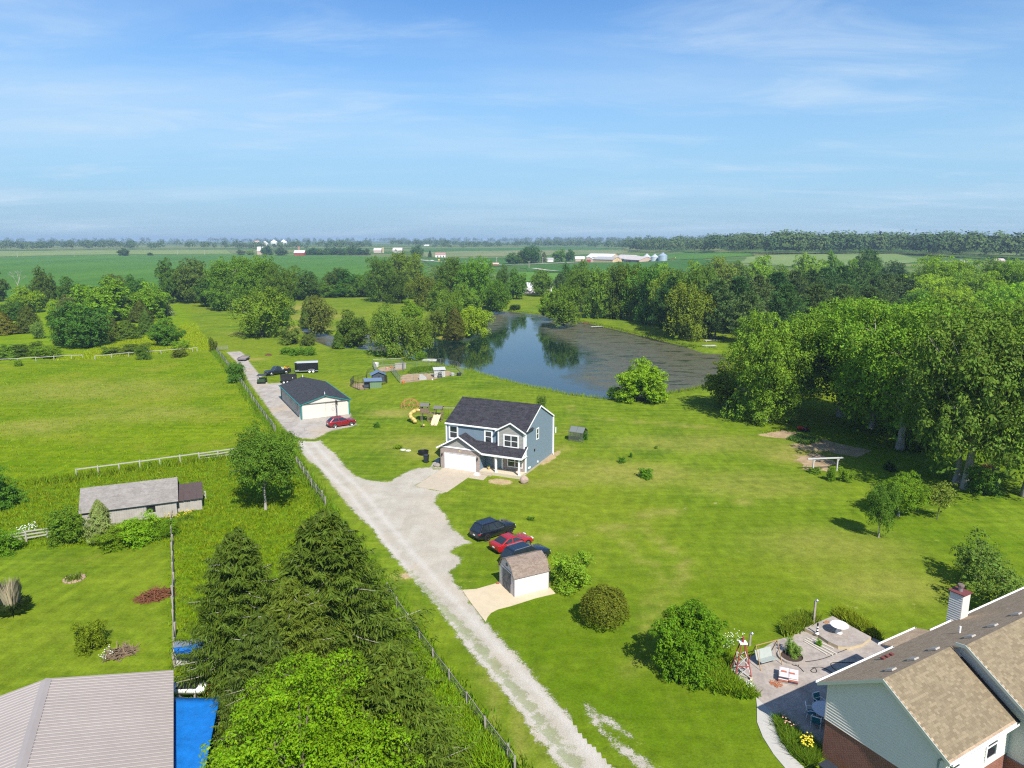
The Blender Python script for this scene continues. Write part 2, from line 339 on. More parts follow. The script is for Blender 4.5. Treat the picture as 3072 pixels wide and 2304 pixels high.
vor = t.N.new('ShaderNodeTexVoronoi'); mp = t.N.new('ShaderNodeMapping'); t.lk(t.pos(), mp.inputs[0]); mp.inputs['Scale'].default_value = (.0016, .0026, 1); t.lk(mp.outputs[0], vor.inputs['Vector']); vor.inputs['Scale'].default_value = 1
fld = t.mix(t.rng(vor.outputs['Color'], .25, .7), (.050, .115, .018), (.150, .175, .055))
gc = t.mix(t.rng(fy, 430, 520), gc, t.mix(1.0, fld, t.rng(t.noise(t.pos(), .02, 4), .3, .7, .85, 1.15), 'MULTIPLY'))
t.bump(gh, .55, .12); M_GRASS = t.fin(gc, .95, 0, .04)
nx, ny = len(gx), len(gy); idx = np.arange(nx * ny).reshape(ny, nx)
F = np.stack([idx[:-1, :-1], idx[:-1, 1:], idx[1:, 1:], idx[1:, :-1]], -1).reshape(-1, 4)
ground = inst(mesh_np('ground', np.column_stack([P2, Zg]), F, M_GRASS, GA, True), 'ground'); ground['kind'] = 'structure'; ground['label'] = 'mown lawns and green pasture'

def sheet(name, poly, m, z=.02, cell=.4, margin=0.0, extra=None, kind='structure', label=None, terrain=False):
    """flat sheet over a polygon, cut to it exactly (margin 0) or with a rim that carries the signed distance 'sd'"""
    if margin == 0 and not terrain:
        mb = MB(); mb.add([(p[0], p[1], z) for p in poly], [tuple(range(len(poly)))])
        o = mb.build(name, m)
    else:
        A = np.array([(p[0], p[1]) for p in poly]); lo = A.min(0) - margin - cell; hi = A.max(0) + margin + cell
        xs = np.arange(lo[0], hi[0] + cell, cell); ys = np.arange(lo[1], hi[1] + cell, cell)
        xx, yy = np.meshgrid(xs, ys); p = np.stack([xx.ravel(), yy.ravel()], 1); d = sdist(poly, p)
        ix = np.arange(len(p)).reshape(len(ys), len(xs))
        q = np.stack([ix[:-1, :-1], ix[:-1, 1:], ix[1:, 1:], ix[1:, :-1]], -1).reshape(-1, 4)
        q = q[(d[q].min(1) < margin + cell * .5)] if margin else q[(d[q].max(1) < cell * .75)]
        u, inv = np.unique(q, return_inverse=True); p = p[u]; d = d[u]
        zz = (HZ(p[:, 0], p[:, 1]) if terrain else 0) + z
        at = {'sd': d}
        if margin and not terrain:               # the same lawn wear as the ground underneath
            ci = np.clip(np.searchsorted(gx, p[:, 0]) - 1, 0, nx - 2); cj = np.clip(np.searchsorted(gy, p[:, 1]) - 1, 0, ny - 2); fx = (p[:, 0] - gx[ci]) / (gx[ci + 1] - gx[ci]); fy_ = (p[:, 1] - gy[cj]) / (gy[cj + 1] - gy[cj])
            for k, a in GA.items(): A2 = a.reshape(ny, nx); at[k] = (A2[cj, ci] * (1 - fx) + A2[cj, ci + 1] * fx) * (1 - fy_) + (A2[cj + 1, ci] * (1 - fx) + A2[cj + 1, ci + 1] * fx) * fy_
        for k, fn in (extra or {}).items(): at[k] = fn(p)
        o = inst(mesh_np(name, np.column_stack([p, zz + 0 * p[:, 0]]), inv.reshape(-1, 4), m, at), name)
    o['kind'] = kind
    if label: o['label'] = label
    return o
# pond water with floating algae
OPEN = gpoly([(1225, 1020), (1290, 1012), (1400, 1024), (1480, 1000), (1525, 980), (1545, 958), (1575, 945), (1608, 955), (1600, 985), (1640, 1012), (1700, 1035), (1745, 1060), (1752, 1085), (1715, 1105), (1690, 1135), (1735, 1165), (1850, 1200), (1840, 1230), (1500, 1180), (1240, 1090)], -.85)
CHAN = gpoly([(880, 960), (1000, 985), (1240, 1000), (1240, 1090), (1000, 1060), (880, 1030)], -.85)
t = NT('pond_water'); p = t.pos(); n = t.noise(p, .16, 6, .65); n2 = t.noise(p, 1.1, 5, .7); n3 = t.noise(p, .45, 5, .65, (1, .55, 1))
k = t.math('ADD', t.math('MULTIPLY', t.attr('open'), 1.0), t.math('MULTIPLY', t.math('SUBTRACT', n, .5), 9.0))
k = t.math('ADD', k, t.math('MULTIPLY', t.math('SUBTRACT', n3, .5), 7.0))
alg = t.rng(k, -1.5, 5.5)
hole = t.rng(t.noise(p, .30, 6, .72, (.6, 1.4, 1)), .53, .63)
alg = t.math('MULTIPLY', alg, t.math('SUBTRACT', 1.0, t.math('MULTIPLY', hole, .75)))
ac = t.mix(t.rng(n2, .3, .7), (.060, .056, .032), (.122, .110, .068)); ac = t.mix(t.rng(n3, .42, .62, 0, .7), ac, (.088, .100, .052)); ac = t.mix(t.rng(t.noise(p, .5, 6, .75, (.35, 1.5, 1)), .56, .66, 0, .8), ac, (.030, .032, .020))
t.put(t.b.inputs['Base Color'], t.mix(alg, (.006, .018, .014), ac))
t.put(t.b.inputs['Roughness'], t.rng(alg, 0, 1, .05, .42)); t.b.inputs['IOR'].default_value = 1.33
t.put(t.b.inputs['Specular IOR Level'], t.rng(alg, 0, 1, .85, .45))
t.bump(t.math('ADD', t.math('MULTIPLY', t.noise(p, 1.3, 3), .25), t.math('MULTIPLY', alg, t.math('ADD', .3, n2))), .12, .05); M_WATER = t.m
sheet('pond_water', POND, M_WATER, WATER_Z, .8, .8, {'open': lambda p: sdist(OPEN, p)}, label='still farm pond half covered with olive algae mats')

# driveway: pale gravel that frays into grass at its rim
def rim_mat(name, stone, grassy):
    t = NT(name); g, gh = grass(t); p = t.pos(); sd = t.attr('sd'); n = t.noise(p, 1.1, 6, .7); nf = t.noise(p, 9, 4, .75)
    c, h = stone(t, p)
    e = t.math('ADD', sd, t.math('ADD', t.math('MULTIPLY', t.math('SUBTRACT', n, .5), 1.8), t.math('MULTIPLY', t.math('SUBTRACT', nf, .5), 1.4)))
    f = t.rng(e, -.12, .12)
    if grassy: f = t.math('MAXIMUM', f, grassy(t, p, n, nf))
    t.bump(t.math('ADD', t.math('MULTIPLY', f, gh), t.math('MULTIPLY', h, .6)), .5, .06)
    return t.fin(t.mix(f, c, g), .94, 0, .06)
def gravel(t, p):
    n = t.noise(p, 14, 4, .8); m = t.noise(p, .5, 5, .65); tr = t.noise(p, .5, 4, .6, (1.7, .16, 1, R(34)))
    c = t.mix(t.rng(m, .30, .70), (.34, .305, .245), (.45, .415, .345)); c = t.mix(t.rng(tr, .54, .70, 0, .6), c, (.345, .305, .235))
    c = t.mix(t.rng(t.noise(p, .16, 3), .5, .64, 0, .5), c, (.44, .375, .285))
    c = t.mix(t.math('MULTIPLY', t.attr('rd'), t.rng(m, .3, .6, .55, 1.0)), c, (.475, .442, .385))
    v = t.noise(p, 3.2, 5, .8); c = t.mix(t.rng(v, .60, .72, 0, .55), c, (.22, .20, .16))
    return t.mix(1.0, c, t.rng(n, .3, .7, .70, 1.25), 'MULTIPLY'), n
def strip_weeds(t, p, n, nf):
    cen = t.attr('mid'); k = t.math('ADD', cen, t.math('ADD', t.math('MULTIPLY', t.math('SUBTRACT', n, .5), 2.4), t.math('MULTIPLY', t.math('SUBTRACT', nf, .5), 1.2)))
    return t.math('MULTIPLY', t.rng(k, .62, .86), .5)
M_GRAVEL = rim_mat('gravel', gravel, strip_weeds)
DRIVE = gpoly([(1682, 2304), (1730, 2370), (1900, 2370), (1845, 2304), (1780, 2217), (1691, 2131), (1626, 2058), (1560, 1977), (1483, 1895), (1456, 1866), (1411, 1807), (1387, 1771), (1363, 1747), (1347, 1716), (1380, 1692), (1383, 1674), (1350, 1657), (1369, 1640), (1409, 1630),
               (1381, 1605), (1351, 1584), (1336, 1545), (1302, 1508), (1316, 1480), (1341, 1477), (1246, 1459), (1334, 1403), (1310, 1400), (1290, 1402), (1253, 1405), (1225, 1414), (1187, 1435), (1166, 1447), (1107, 1442), (1065, 1428), (1037, 1403), (1005, 1361),
               (974, 1337), (953, 1311), (890, 1311), (907, 1358), (925, 1382), (956, 1403), (988, 1445), (1030, 1498), (1074, 1548), (1122, 1592), (1141, 1626), (1190, 1679), (1248, 1747), (1316, 1825), (1390, 1932), (1471, 2026), (1536, 2107), (1609, 2209)])
MID = [G(*q) for q in ((1225, 1720), (1300, 1800), (1380, 1880), (1460, 1965), (1540, 2060), (1620, 2160), (1700, 2260), (1740, 2310))]
def midf(p):
    d = np.full(len(p), 99.0)
    for a, b in zip(MID, MID[1:]):
        a = np.array((a.x, a.y)); b = np.array((b.x, b.y)); e = b - a; w = p - a; q = np.clip((w @ e) / (e @ e), 0, 1); d = np.minimum(d, np.hypot(*(w - q[:, None] * e).T))
    return np.exp(-(d / .75) ** 2)
RUT = [G(*q) for q in ((925, 1330), (985, 1400), (1070, 1480), (1150, 1585), (1235, 1690), (1320, 1790), (1410, 1890), (1500, 1990), (1580, 2080), (1665, 2180), (1750, 2290), (1800, 2350))]
def rutf(p):
    d = np.full(len(p), 99.0)
    for a, b in zip(RUT, RUT[1:]):
        a = np.array((a.x, a.y)); b = np.array((b.x, b.y)); e = b - a; w = p - a; q = np.clip((w @ e) / (e @ e), 0, 1); d = np.minimum(d, np.hypot(*(w - q[:, None] * e).T))
    return np.exp(-((d - .85) / .34) ** 2)
sheet('gravel_driveway', DRIVE, M_GRAVEL, .012, .3, 1.3, {'mid': midf, 'rd': rutf}, label='pale gravel driveway fraying into the lawn')
M_SPUR = rim_mat('spur_gravel', gravel, lambda t, p, n, nf: t.math('MULTIPLY', t.rng(t.math('ADD', n, t.math('MULTIPLY', nf, .5)), .72, .85), .8))
sheet('gravel_spur', gpoly([(1756, 2116), (1809, 2146), (1886, 2198), (1895, 2212), (1820, 2172), (1793, 2166), (1830, 2210), (1905, 2262), (1990, 2320), (1960, 2340), (1900, 2290), (1850, 2240), (1787, 2178)]), M_SPUR, .022, .25, 1.0, {'mid': midf}, label='narrow worn gravel spur in the lawn')
def oldconc(t, p):
    n = t.noise(p, 10, 4, .75); m = t.noise(p, .35, 6, .65); st = t.noise(p, .6, 5, .7, (1.4, .25, 1, R(28)))
    c = t.mix(t.rng(m, .35, .66), (.30, .265, .225), (.42, .385, .34)); c = t.mix(t.rng(st, .52, .72, 0, .7), c, (.20, .185, .165)); c = t.mix(t.rng(t.noise(p, .12, 3), .52, .64, 0, .6), c, (.42, .34, .24))
    v = t.N.new('ShaderNodeTexVoronoi'); v.feature = 'DISTANCE_TO_EDGE'; mp = t.N.new('ShaderNodeMapping'); t.lk(p, mp.inputs[0]); mp.inputs['Rotation'].default_value = (0, 0, R(28)); mp.inputs['Scale'].default_value = (.22, .16, 1)
    t.lk(mp.outputs[0], v.inputs['Vector']); v.inputs['Scale'].default_value = 1; v.inputs['Randomness'].default_value = .35
    c = t.mix(t.rng(v.outputs['Distance'], 0, .010, .75, 0), c, (.10, .10, .07))
    return t.mix(1.0, c, t.rng(n, .3, .7, .86, 1.14), 'MULTIPLY'), n
M_OLDC = rim_mat('old_concrete', oldconc, None)
sheet('concrete_lane', gpoly([(890, 1313), (858, 1290), (815, 1240), (772, 1180), (746, 1144), (732, 1116), (710, 1085), (693, 1070), (680, 1056), (722, 1054), (733, 1064), (749, 1087), (772, 1116), (784, 1129), (799, 1147), (806, 1151), (842, 1148), (870, 1160), (930, 1220), (1050, 1238), (1056, 1256), (1072, 1276), (1049, 1281), (1000, 1291), (983, 1297), (955, 1312), (940, 1318)]),
      M_OLDC, .016, .35, .9, label='old stained concrete lane past the white barn')

# concrete slabs: separate pieces with joints
def slabs(name, label, quads, m, z0=-.08, z1=.06, gap=.018):
    t = thing(name, label, 'slab', quads[0][0]); t['kind'] = 'structure'; del t['category']
    o = Vector(quads[0][0])
    for q in quads:
        c = sum((Vector(p) for p in q), Vector()) / len(q)
        pts = [Vector(p) + (c - Vector(p)).normalized() * gap - o for p in q]
        part(t, 'slab', m, lambda b: b.prism([(p.x, p.y) for p in pts], z0, z1), bevel=.012)
    return t
def quadgrid(A, B, C, D, n, k):                 # A-B-C-D corners into n x k pieces
    f = lambda i, j: (A.lerp(B, i / n)).lerp(D.lerp(C, i / n), j / k)
    return [[f(i, j), f(i + 1, j), f(i + 1, j + 1), f(i, j + 1)] for i in range(n) for j in range(k)]
slabs('garage_apron', 'tan concrete apron before the white garage door', quadgrid(G(1246, 1459), G(1341, 1477), G(1428, 1417), G(1334, 1402), 2, 2), M_CONC, -.08, .05)
slabs('front_walk', 'short concrete walk beside the garage apron', [[G(1405, 1434), G(1450, 1441), G(1478, 1414), G(1438, 1406)]], M_CONC, -.08, .045)
slabs('side_walk', 'grey concrete walk along the garage side', [[G(1287, 1408), G(1317, 1403), G(1319, 1372), G(1306, 1378)]], mat('grey_concrete', (.33, .31, .28), .9, var=.12), -.08, .04)
M_PAD = mat('tan_concrete', (.52, .43, .29), .9, var=.16, scale=.7, bump=.2)
sp = gpoly([(1387, 1771), (1429, 1768), (1489, 1751), (1500, 1744), (1650, 1764), (1666, 1781), (1607, 1795), (1531, 1819), (1495, 1828), (1474, 1839), (1463, 1852), (1457, 1867), (1450, 1858), (1411, 1807)])
o = part(None, 'shed_pad', M_PAD, lambda b: b.prism([(q.x, q.y) for q in sp], -.08, .05)); tag(o, 'tan concrete pad under the barn-roofed shed', kind='structure')
# patio of stamped concrete, its raised terrace and the curved walk
t = NT('stamped_concrete'); p = t.pos(); n = t.noise(p, .6, 6, .7); n2 = t.noise(p, 3.5, 5, .7)
t.bump(n2, .3, .03); M_PATIO = t.fin(t.mix(1.0, t.mix(t.rng(n, .35, .66), (.265, .225, .195), (.40, .35, .30)), t.rng(n2, .3, .7, .85, 1.15), 'MULTIPLY'), .75, 0, .35)
M_TERR = mat('terrace_side', (.46, .38, .24), .85, var=.15)
pp = gpoly([(2177, 2007), (2187, 1994), (2234, 1980), (2260, 1967), (2290, 1945), (2314, 1930), (2334, 1920), (2367, 1912), (2414, 1890), (2500, 1853), (2660, 1935), (2720, 1990), (2560, 2200), (2457, 2240), (2401, 2207), (2360, 2172), (2324, 2144), (2267, 2091), (2254, 2070), (2207, 2047), (2187, 2027)])
o = part(None, 'patio', M_PATIO, lambda b: b.prism([(q.x, q.y) for q in pp], -.1, .045)); tag(o, 'stamped grey brown concrete patio beside the brick house', kind='structure')
tp = [G(x, y, .3) for x, y in ((2412, 1884), (2498, 1848), (2614, 1911), (2585, 1932), (2551, 1940), (2515, 1938), (2485, 1924), (2455, 1904))]
o = part(None, 'terrace', [M_PATIO, M_TERR], lambda b: (b.prism([(q.x, q.y) for q in tp], .02, .27, 1), b.prism([(q.x, q.y) for q in tp], .27, .30, 0))); tag(o, 'raised curved terrace slab on the patio', kind='structure')
wl_, wr_ = [(2267, 2091), (2270, 2124), (2270, 2167), (2287, 2211), (2320, 2264), (2375, 2330)], [(2324, 2144), (2325, 2158), (2328, 2185), (2343, 2223), (2372, 2266), (2430, 2320)]
slabs('curved_walk', 'pale curved concrete walk below the patio', [[G(*wl_[i]), G(*wr_[i]), G(*wr_[i + 1]), G(*wl_[i + 1])] for i in range(5)], mat('walk_concrete', (.42, .40, .36), .9, var=.1), -.08, .05, .02)

# far fields: sheets on the terrain
def field(name, label, px, cols, rows=None):
    t = NT(name); p = t.pos(); n = t.noise(p, .012, 5, .6, (1, .4, 1)); n2 = t.noise(p, .12, 4, .6, (1, .3, 1))
    c = t.mix(t.rng(t.math('ADD', t.math('MULTIPLY', n, .65), t.math('MULTIPLY', n2, .35)), .38, .62), cols[0], cols[1])
    if rows:
        w = t.N.new('ShaderNodeTexWave'); mp = t.N.new('ShaderNodeMapping'); t.lk(p, mp.inputs[0]); mp.inputs['Rotation'].default_value = (0, 0, rows); t.lk(mp.outputs[0], w.inputs['Vector']); w.inputs['Scale'].default_value = .32; w.inputs['Distortion'].default_value = .5
        c = t.mix(1.0, c, t.rng(w.outputs['Fac'], 0, 1, .86, 1.12), 'MULTIPLY')
    poly = [GT(*q) for q in px]; A = np.array([(q.x, q.y) for q in poly]); cell = max(6.0, float((A.max(0) - A.min(0)).max()) / 90)
    return sheet('crop_field', poly, t.fin(c, .95, 0, .1), .35, cell, 0, None, 'structure', label, True)
SOY = ((.046, .128, .010), (.076, .172, .013)); SOY2 = ((.036, .104, .012), (.056, .138, .016)); TAN = ((.13, .17, .055), (.20, .21, .085)); PALE = ((.14, .20, .045), (.20, .24, .07))
field('soy_left', 'deep green soybean field behind the left trees', [(-500, 790), (0, 772), (300, 766), (680, 764), (1000, 766), (1180, 772), (1270, 790), (1300, 860), (1100, 880), (500, 880), (-500, 910)], SOY, R(14))
field('strip_left', 'pale field strip beyond the soybeans', [(-500, 762), (0, 754), (680, 750), (700, 762), (300, 764), (-500, 780)], PALE)
field('soy_mid', 'dark green field before the distant farmhouse', [(1268, 782), (1350, 776), (1640, 770), (1700, 772), (1500, 800), (1300, 800)], SOY2)
field('tan_mid', 'pale tan hay field before the far trees', [(1260, 757), (1600, 750), (1860, 748), (1900, 757), (1640, 767), (1280, 772)], TAN)
field('soy_far', 'bluish green far field under the tree line', [(1270, 748), (1700, 741), (1880, 744), (1850, 750), (1500, 752), (1260, 757)], SOY2)
field('soy_right', 'green field around the tan farm sheds', [(1560, 800), (1800, 786), (2120, 782), (2140, 800), (2100, 815), (1600, 818)], SOY2)
field('soy_back', 'green field behind the grain bins', [(1860, 762), (2240, 757), (2260, 768), (2100, 778), (1880, 780)], SOY)
field('grassland', 'pale pasture below the right far wood', [(2240, 772), (2480, 758), (2700, 764), (2780, 785), (2500, 808), (2220, 790)], ((.12, .19, .05), (.18, .23, .075)))
field('bean_near', 'bright green field strip behind the white farm shed', [(1560, 818), (1720, 816), (1730, 842), (1560, 846)], ((.07, .17, .014), (.10, .21, .02)))
M_ROAD = mat('road_gravel', (.40, .37, .32), .95, var=.1)
def lane(name, label, px, w):
    q = [GT(*p) for p in px]; L = []; Rr = []
    for i, p in enumerate(q):
        d = (q[min(i + 1, len(q) - 1)] - q[max(i - 1, 0)]); d.z = 0; n = Vector((-d.y, d.x, 0)).normalized() * w / 2; L.append(p + n + Vector((0, 0, .6))); Rr.append(p - n + Vector((0, 0, .6)))
    o = part(None, name, M_ROAD, lambda b: b.add(L + Rr, [(i, i + 1, len(q) + i + 1, len(q) + i) for i in range(len(q) - 1)])); tag(o, label, kind='structure')
lane('farm_road', 'pale road passing the distant farmhouse', [(1255, 780), (1290, 784), (1340, 787), (1420, 789), (1500, 795), (1580, 794), (1660, 791), (1740, 787)], 9)
lane('farm_lane', 'pale gravel lane before the white farm shed', [(1490, 886), (1530, 883), (1600, 881), (1680, 877)], 10)
lane('field_lane', 'pale gravel lane between the two far fields', [(1600, 806), (1640, 812), (1670, 814)], 7)
# ------------------------------------------------------------------ plants
def leaf_mat(name, transl=.20, attr=True):
    t = NT(name); oi = t.N.new('ShaderNodeObjectInfo'); v = t.attr('v')
    hs = t.N.new('ShaderNodeHueSaturation'); t.lk(oi.outputs['Color'], hs.inputs['Color'])
    t.lk(t.rng(t.attr('h'), 0, 1, .478, .522), hs.inputs['Hue']); t.lk(t.rng(v, 0, 1, .62, 1.38), hs.inputs['Value'])
    c = hs.outputs['Color']; t.fin(c, .6, 0, .10)
    tr = t.N.new('ShaderNodeBsdfTranslucent'); t.lk(t.mix(1.0, c, (1.25, 1.2, .55), 'MULTIPLY'), tr.inputs['Color'])
    mx = t.N.new('ShaderNodeMixShader'); mx.inputs[0].default_value = transl
    t.lk(t.b.outputs[0], mx.inputs[1]); t.lk(tr.outputs[0], mx.inputs[2]); t.lk(mx.outputs[0], t.o.inputs['Surface']); return t.m
M_LEAF = leaf_mat('leaves'); M_NEEDLE = leaf_mat('needles', .12)
def bark(name, a, b):
    t = NT(name); v = t.obj(); n = t.noise(v, 40, 4, .7, (1, 1, .15)); t.bump(n, .6, .02); return t.fin(t.mix(t.rng(n, .3, .7), a, b), .95, 0, .1)
M_BARK = bark('bark', (.085, .068, .05), (.19, .165, .13)); M_PALEBARK = bark('pale_bark', (.22, .20, .17), (.40, .37, .32))
def unit(v): return v / np.maximum(np.linalg.norm(v, axis=-1, keepdims=True), 1e-9)
def quads(C, Nn, size, asp, r, along=None, tri=False):
    """leaf-sized diamonds at C facing Nn"""
    n = len(C); u = along if along is not None else r.normal(size=(n, 3))
    u = unit(u - (u * Nn).sum(1, keepdims=True) * Nn); w = np.cross(Nn, u)
    s = (size * r.uniform(.55, 1.45, n))[:, None]
    a = u * s; b = w * s * asp
    V = np.stack([C - a, C + b * .9 - a * .1, C + a, C - b * .9 - a * .1], 1).reshape(-1, 3)
    return V, np.arange(4 * n).reshape(-1, 4)
def crown_mesh(name, V, F, m, r, tree_v=None, per=4):
    n = len(F); v = np.clip(r.normal(.5, .17, n), 0, 1) if tree_v is None else np.clip(tree_v + r.normal(0, .13, n), 0, 1); h = np.clip(r.normal(.5, .22, n), 0, 1)
    return mesh_np(name, V, F, m, {'v': np.repeat(v, per), 'h': np.repeat(h, per)})
def broad_crown(seed, z0=.2, nl=16, per=60, ncl=40, leaf=.017, open_=.0, squash=1.0, droop=0.0, top=1.0, spread=1.0, cr=(.05, .085), fill=(.13, 2.6)):
    """crown in a unit box: lobes round the limbs, leaf clumps on every lobe, gaps between them"""
    r = np.random.default_rng(seed); cz = (z0 + top) / 2; rz = (top - z0) / 2
    i = np.arange(nl) + .5; ph = i * 2.39996 + r.uniform(0, 6); cz_ = 1 - 1.78 * i / nl      # spread evenly, a little less underneath
    d = np.column_stack([np.sqrt(1 - cz_ ** 2) * np.cos(ph), np.sqrt(1 - cz_ ** 2) * np.sin(ph), cz_]) + r.normal(0, .16, (nl, 3))
    k = r.uniform(.50, .74, nl)[:, None]; k[::4] *= .55; L = d * k * np.array([.5 * spread, .5 * spread, rz]) + np.array([0, 0, cz])
    L[1] = (0, 0, cz)
    lr = r.uniform(.15, .22, nl) * (18 / nl) ** .25; lr[1] = .30
    Cs, Ns, vs = [], [], []
    for i in range(nl):
        dd = unit(r.normal(size=(ncl, 3))); dd[:, 2] = np.where(dd[:, 2] < -.35, -dd[:, 2], dd[:, 2])
        c = L[i] + dd * lr[i] * np.array([1, 1, squash * .70]) * r.uniform(.72, 1.12, ncl)[:, None]
        keep = r.uniform(size=ncl) > open_; c = c[keep]; dd = dd[keep]
        for cc, nn in zip(c, dd):
            m = int(per * r.uniform(.5, 1.3)); rad = r.uniform(*cr)          # each clump is a dome of leaves, hollow and dark below
            e = unit(r.normal(size=(m, 3)) * .85 + nn * .55 + np.array([0, 0, .62])); q = e * rad * r.uniform(.62, 1.08, (m, 1)) * np.array([1, 1, .72]); q[:, 2] -= droop * np.abs(r.normal(size=m)) * .05
            Cs.append(cc + q); Ns.append(unit(e + np.array([0, 0, .15]) + r.normal(size=(m, 3)) * .42)); vs.append(np.full(m, np.clip(r.normal(.5, .15), .08, .92)))
    C = np.concatenate(Cs); N_ = np.concatenate(Ns); v = np.concatenate(vs)
    nf = int(len(C) * fill[0]); li = r.integers(0, nl, nf); inn = L[li] + unit(r.normal(size=(nf, 3))) * (lr[li] * r.uniform(.1, .78, nf))[:, None]   # inner foliage closes the crown
    C = np.concatenate([C, inn]); N_ = np.concatenate([N_, unit(r.normal(size=(nf, 3)))]); v = np.concatenate([v, np.full(nf, .45)]); leaf = np.concatenate([np.full(len(C) - nf, leaf), np.full(nf, leaf * fill[1])])
    for ax in (0, 1): lo, hi = np.percentile(C[:, ax], (.6, 99.4)); C[:, ax] = (C[:, ax] - (lo + hi) / 2) / (hi - lo) * (.98 if ax == 0 else .98 * .93)
    lo, hi = np.percentile(C[:, 2], (.6, 99.7)); C[:, 2] = z0 + (C[:, 2] - lo) / (hi - lo) * (top - z0); C[:, 2] = np.where(C[:, 2] < 0.01, np.abs(C[:, 2]) * .5 + .01, C[:, 2])
    V, F = quads(C, N_, leaf, .55, r)
    return crown_mesh('crown', V, F, M_LEAF, r, v), L
def limbs_mesh(seed, L, z0, r0=.022, m=M_BARK, lean=0.0):
    mb = MB(); rr = random.Random(seed); top = max(p[2] for p in L) * .92
    pts = [Vector((lean * z * z + rr.uniform(-.01, .01) * (z > 0), rr.uniform(-.01, .01) * (z > 0), z * top)) for z in (0, .12, .3, .5, .72, 1)]
    for i, (a, b) in enumerate(zip(pts, pts[1:])):
        f = lambda z: r0 * (1.35 if z == 0 else 1) * (1 - .88 * z / top)
        mb.tube(a, b, f(a.z), f(b.z), 7, caps=False)
    for p in L:
        p = Vector(p); zb = max(z0 * .75, min(p.z - .16, top * .8)) * rr.uniform(.8, 1)
        i = max(j for j in range(len(pts)) if pts[j].z <= zb + 1e-6); i = min(i, len(pts) - 2); a = pts[i].lerp(pts[i + 1], (zb - pts[i].z) / (pts[i + 1].z - pts[i].z))
        mid = a.lerp(p, .5) + Vector((0, 0, .03)); mb.tube(a, mid, r0 * .42, r0 * .28, 5, caps=False); mb.tube(mid, p, r0 * .28, r0 * .10, 5, caps=False)
        for _ in range(2):
            q = p + Vector((rr.uniform(-.12, .12), rr.uniform(-.12, .12), rr.uniform(-.02, .12))); mb.tube(mid.lerp(p, .6), q, r0 * .14, r0 * .05, 4, caps=False)
    return mb.mesh('trunk', m, True)
def spruce(seed, whorls=26, nb=7, steps=15, qa=.019, fine=1, tip=.0, power=.66, droop=.10, twig=.30):
    r = np.random.default_rng(seed); Cs, As = [], []; mb = MB(); vs = []
    for wi in range(whorls):
        t = (wi + .5) / whorls; z = .03 + .94 * t; Lb = .5 * (1 - t) ** power * r.uniform(.86, 1.08) + .012
        for b in range(nb):
            z = .03 + .94 * (wi + r.uniform(-.1, 1.1)) / whorls; z = min(z, .975)
            a = 2 * math.pi * (b + r.uniform(-.4, .4)) / nb + wi * 1.1; l = Lb * r.uniform(.66, 1.16); d = np.array([math.cos(a), math.sin(a), 0]); sd = np.array([-d[1], d[0], 0])
            s = np.linspace(.12, 1, steps); zz = z - droop * l * 2 * s + droop * l * 2.1 * s ** 3 + r.normal(0, .006); vb = r.normal(.5, .10)
            P = d * (s * l)[:, None]; P[:, 2] = zz
            if r.uniform() < .22: mb.tube((0, 0, z), P[steps // 2], .004, .003, 4, caps=False); mb.tube(P[steps // 2], P[-1], .003, .001, 4, caps=False)
            for side in (-1, 1):
                for f in range(fine):
                    fr = (f + .5) / fine; tl = twig * l * (1.05 - s) + .018
                    Q = P + sd * side * (tl * fr)[:, None] + d * (tl * fr * .7)[:, None]; Q[:, 2] -= tl * fr * r.uniform(.2, .55) + r.normal(0, .004, steps)
                    Cs.append(Q); al = d * .75 + sd * side * .8 + np.array([0, 0, -.55]); As.append(np.repeat(al[None], steps, 0) + r.normal(0, .35, (steps, 3))); vs.append(np.full(steps, vb))
            Q = P.copy(); Q[:, 2] -= .012; Cs.append(Q); As.append(np.repeat(np.array([[0, 0, -1.0]]) + d * .5, steps, 0) + r.normal(0, .3, (steps, 3))); vs.append(np.full(steps, vb - .08))
    C = np.concatenate(Cs); A = unit(np.concatenate(As)); v = np.concatenate(vs)
    Nn = unit(np.cross(A, r.normal(size=A.shape))); up = np.sign(Nn[:, 2:3]); Nn = Nn * np.where(up == 0, 1, up)
    nf = 2600 if steps > 12 else 500; tt = r.uniform(.02, .95, nf); rr_ = .5 * (1 - tt) ** power * np.sqrt(r.uniform(.02, .62, nf)); aa = r.uniform(0, 6.28, nf)   # inner boughs close the cone
    C = np.concatenate([C, np.column_stack([rr_ * np.cos(aa), rr_ * np.sin(aa), tt])]); A = np.concatenate([A, unit(r.normal(size=(nf, 3)) * .6 + np.array([0, 0, -.6]))]); Nn = np.concatenate([Nn, unit(np.cross(A[-nf:], r.normal(size=(nf, 3))))]); v = np.concatenate([v, np.full(nf, .42)])
    V, F = quads(C, Nn, np.concatenate([np.full(len(C) - nf, qa), np.full(nf, qa * 2.1)]), .21 if steps > 12 else .36, r, A)
    cr = crown_mesh('crown', V, F, M_NEEDLE, r, v)
    mb.tube((0, 0, 0), (0, 0, .5), .024, .014, 7, caps=False); mb.tube((0, 0, .5), (0, 0, .97), .014, .003, 6, caps=False)
    return cr, mb.mesh('trunk', M_PALEBARK)
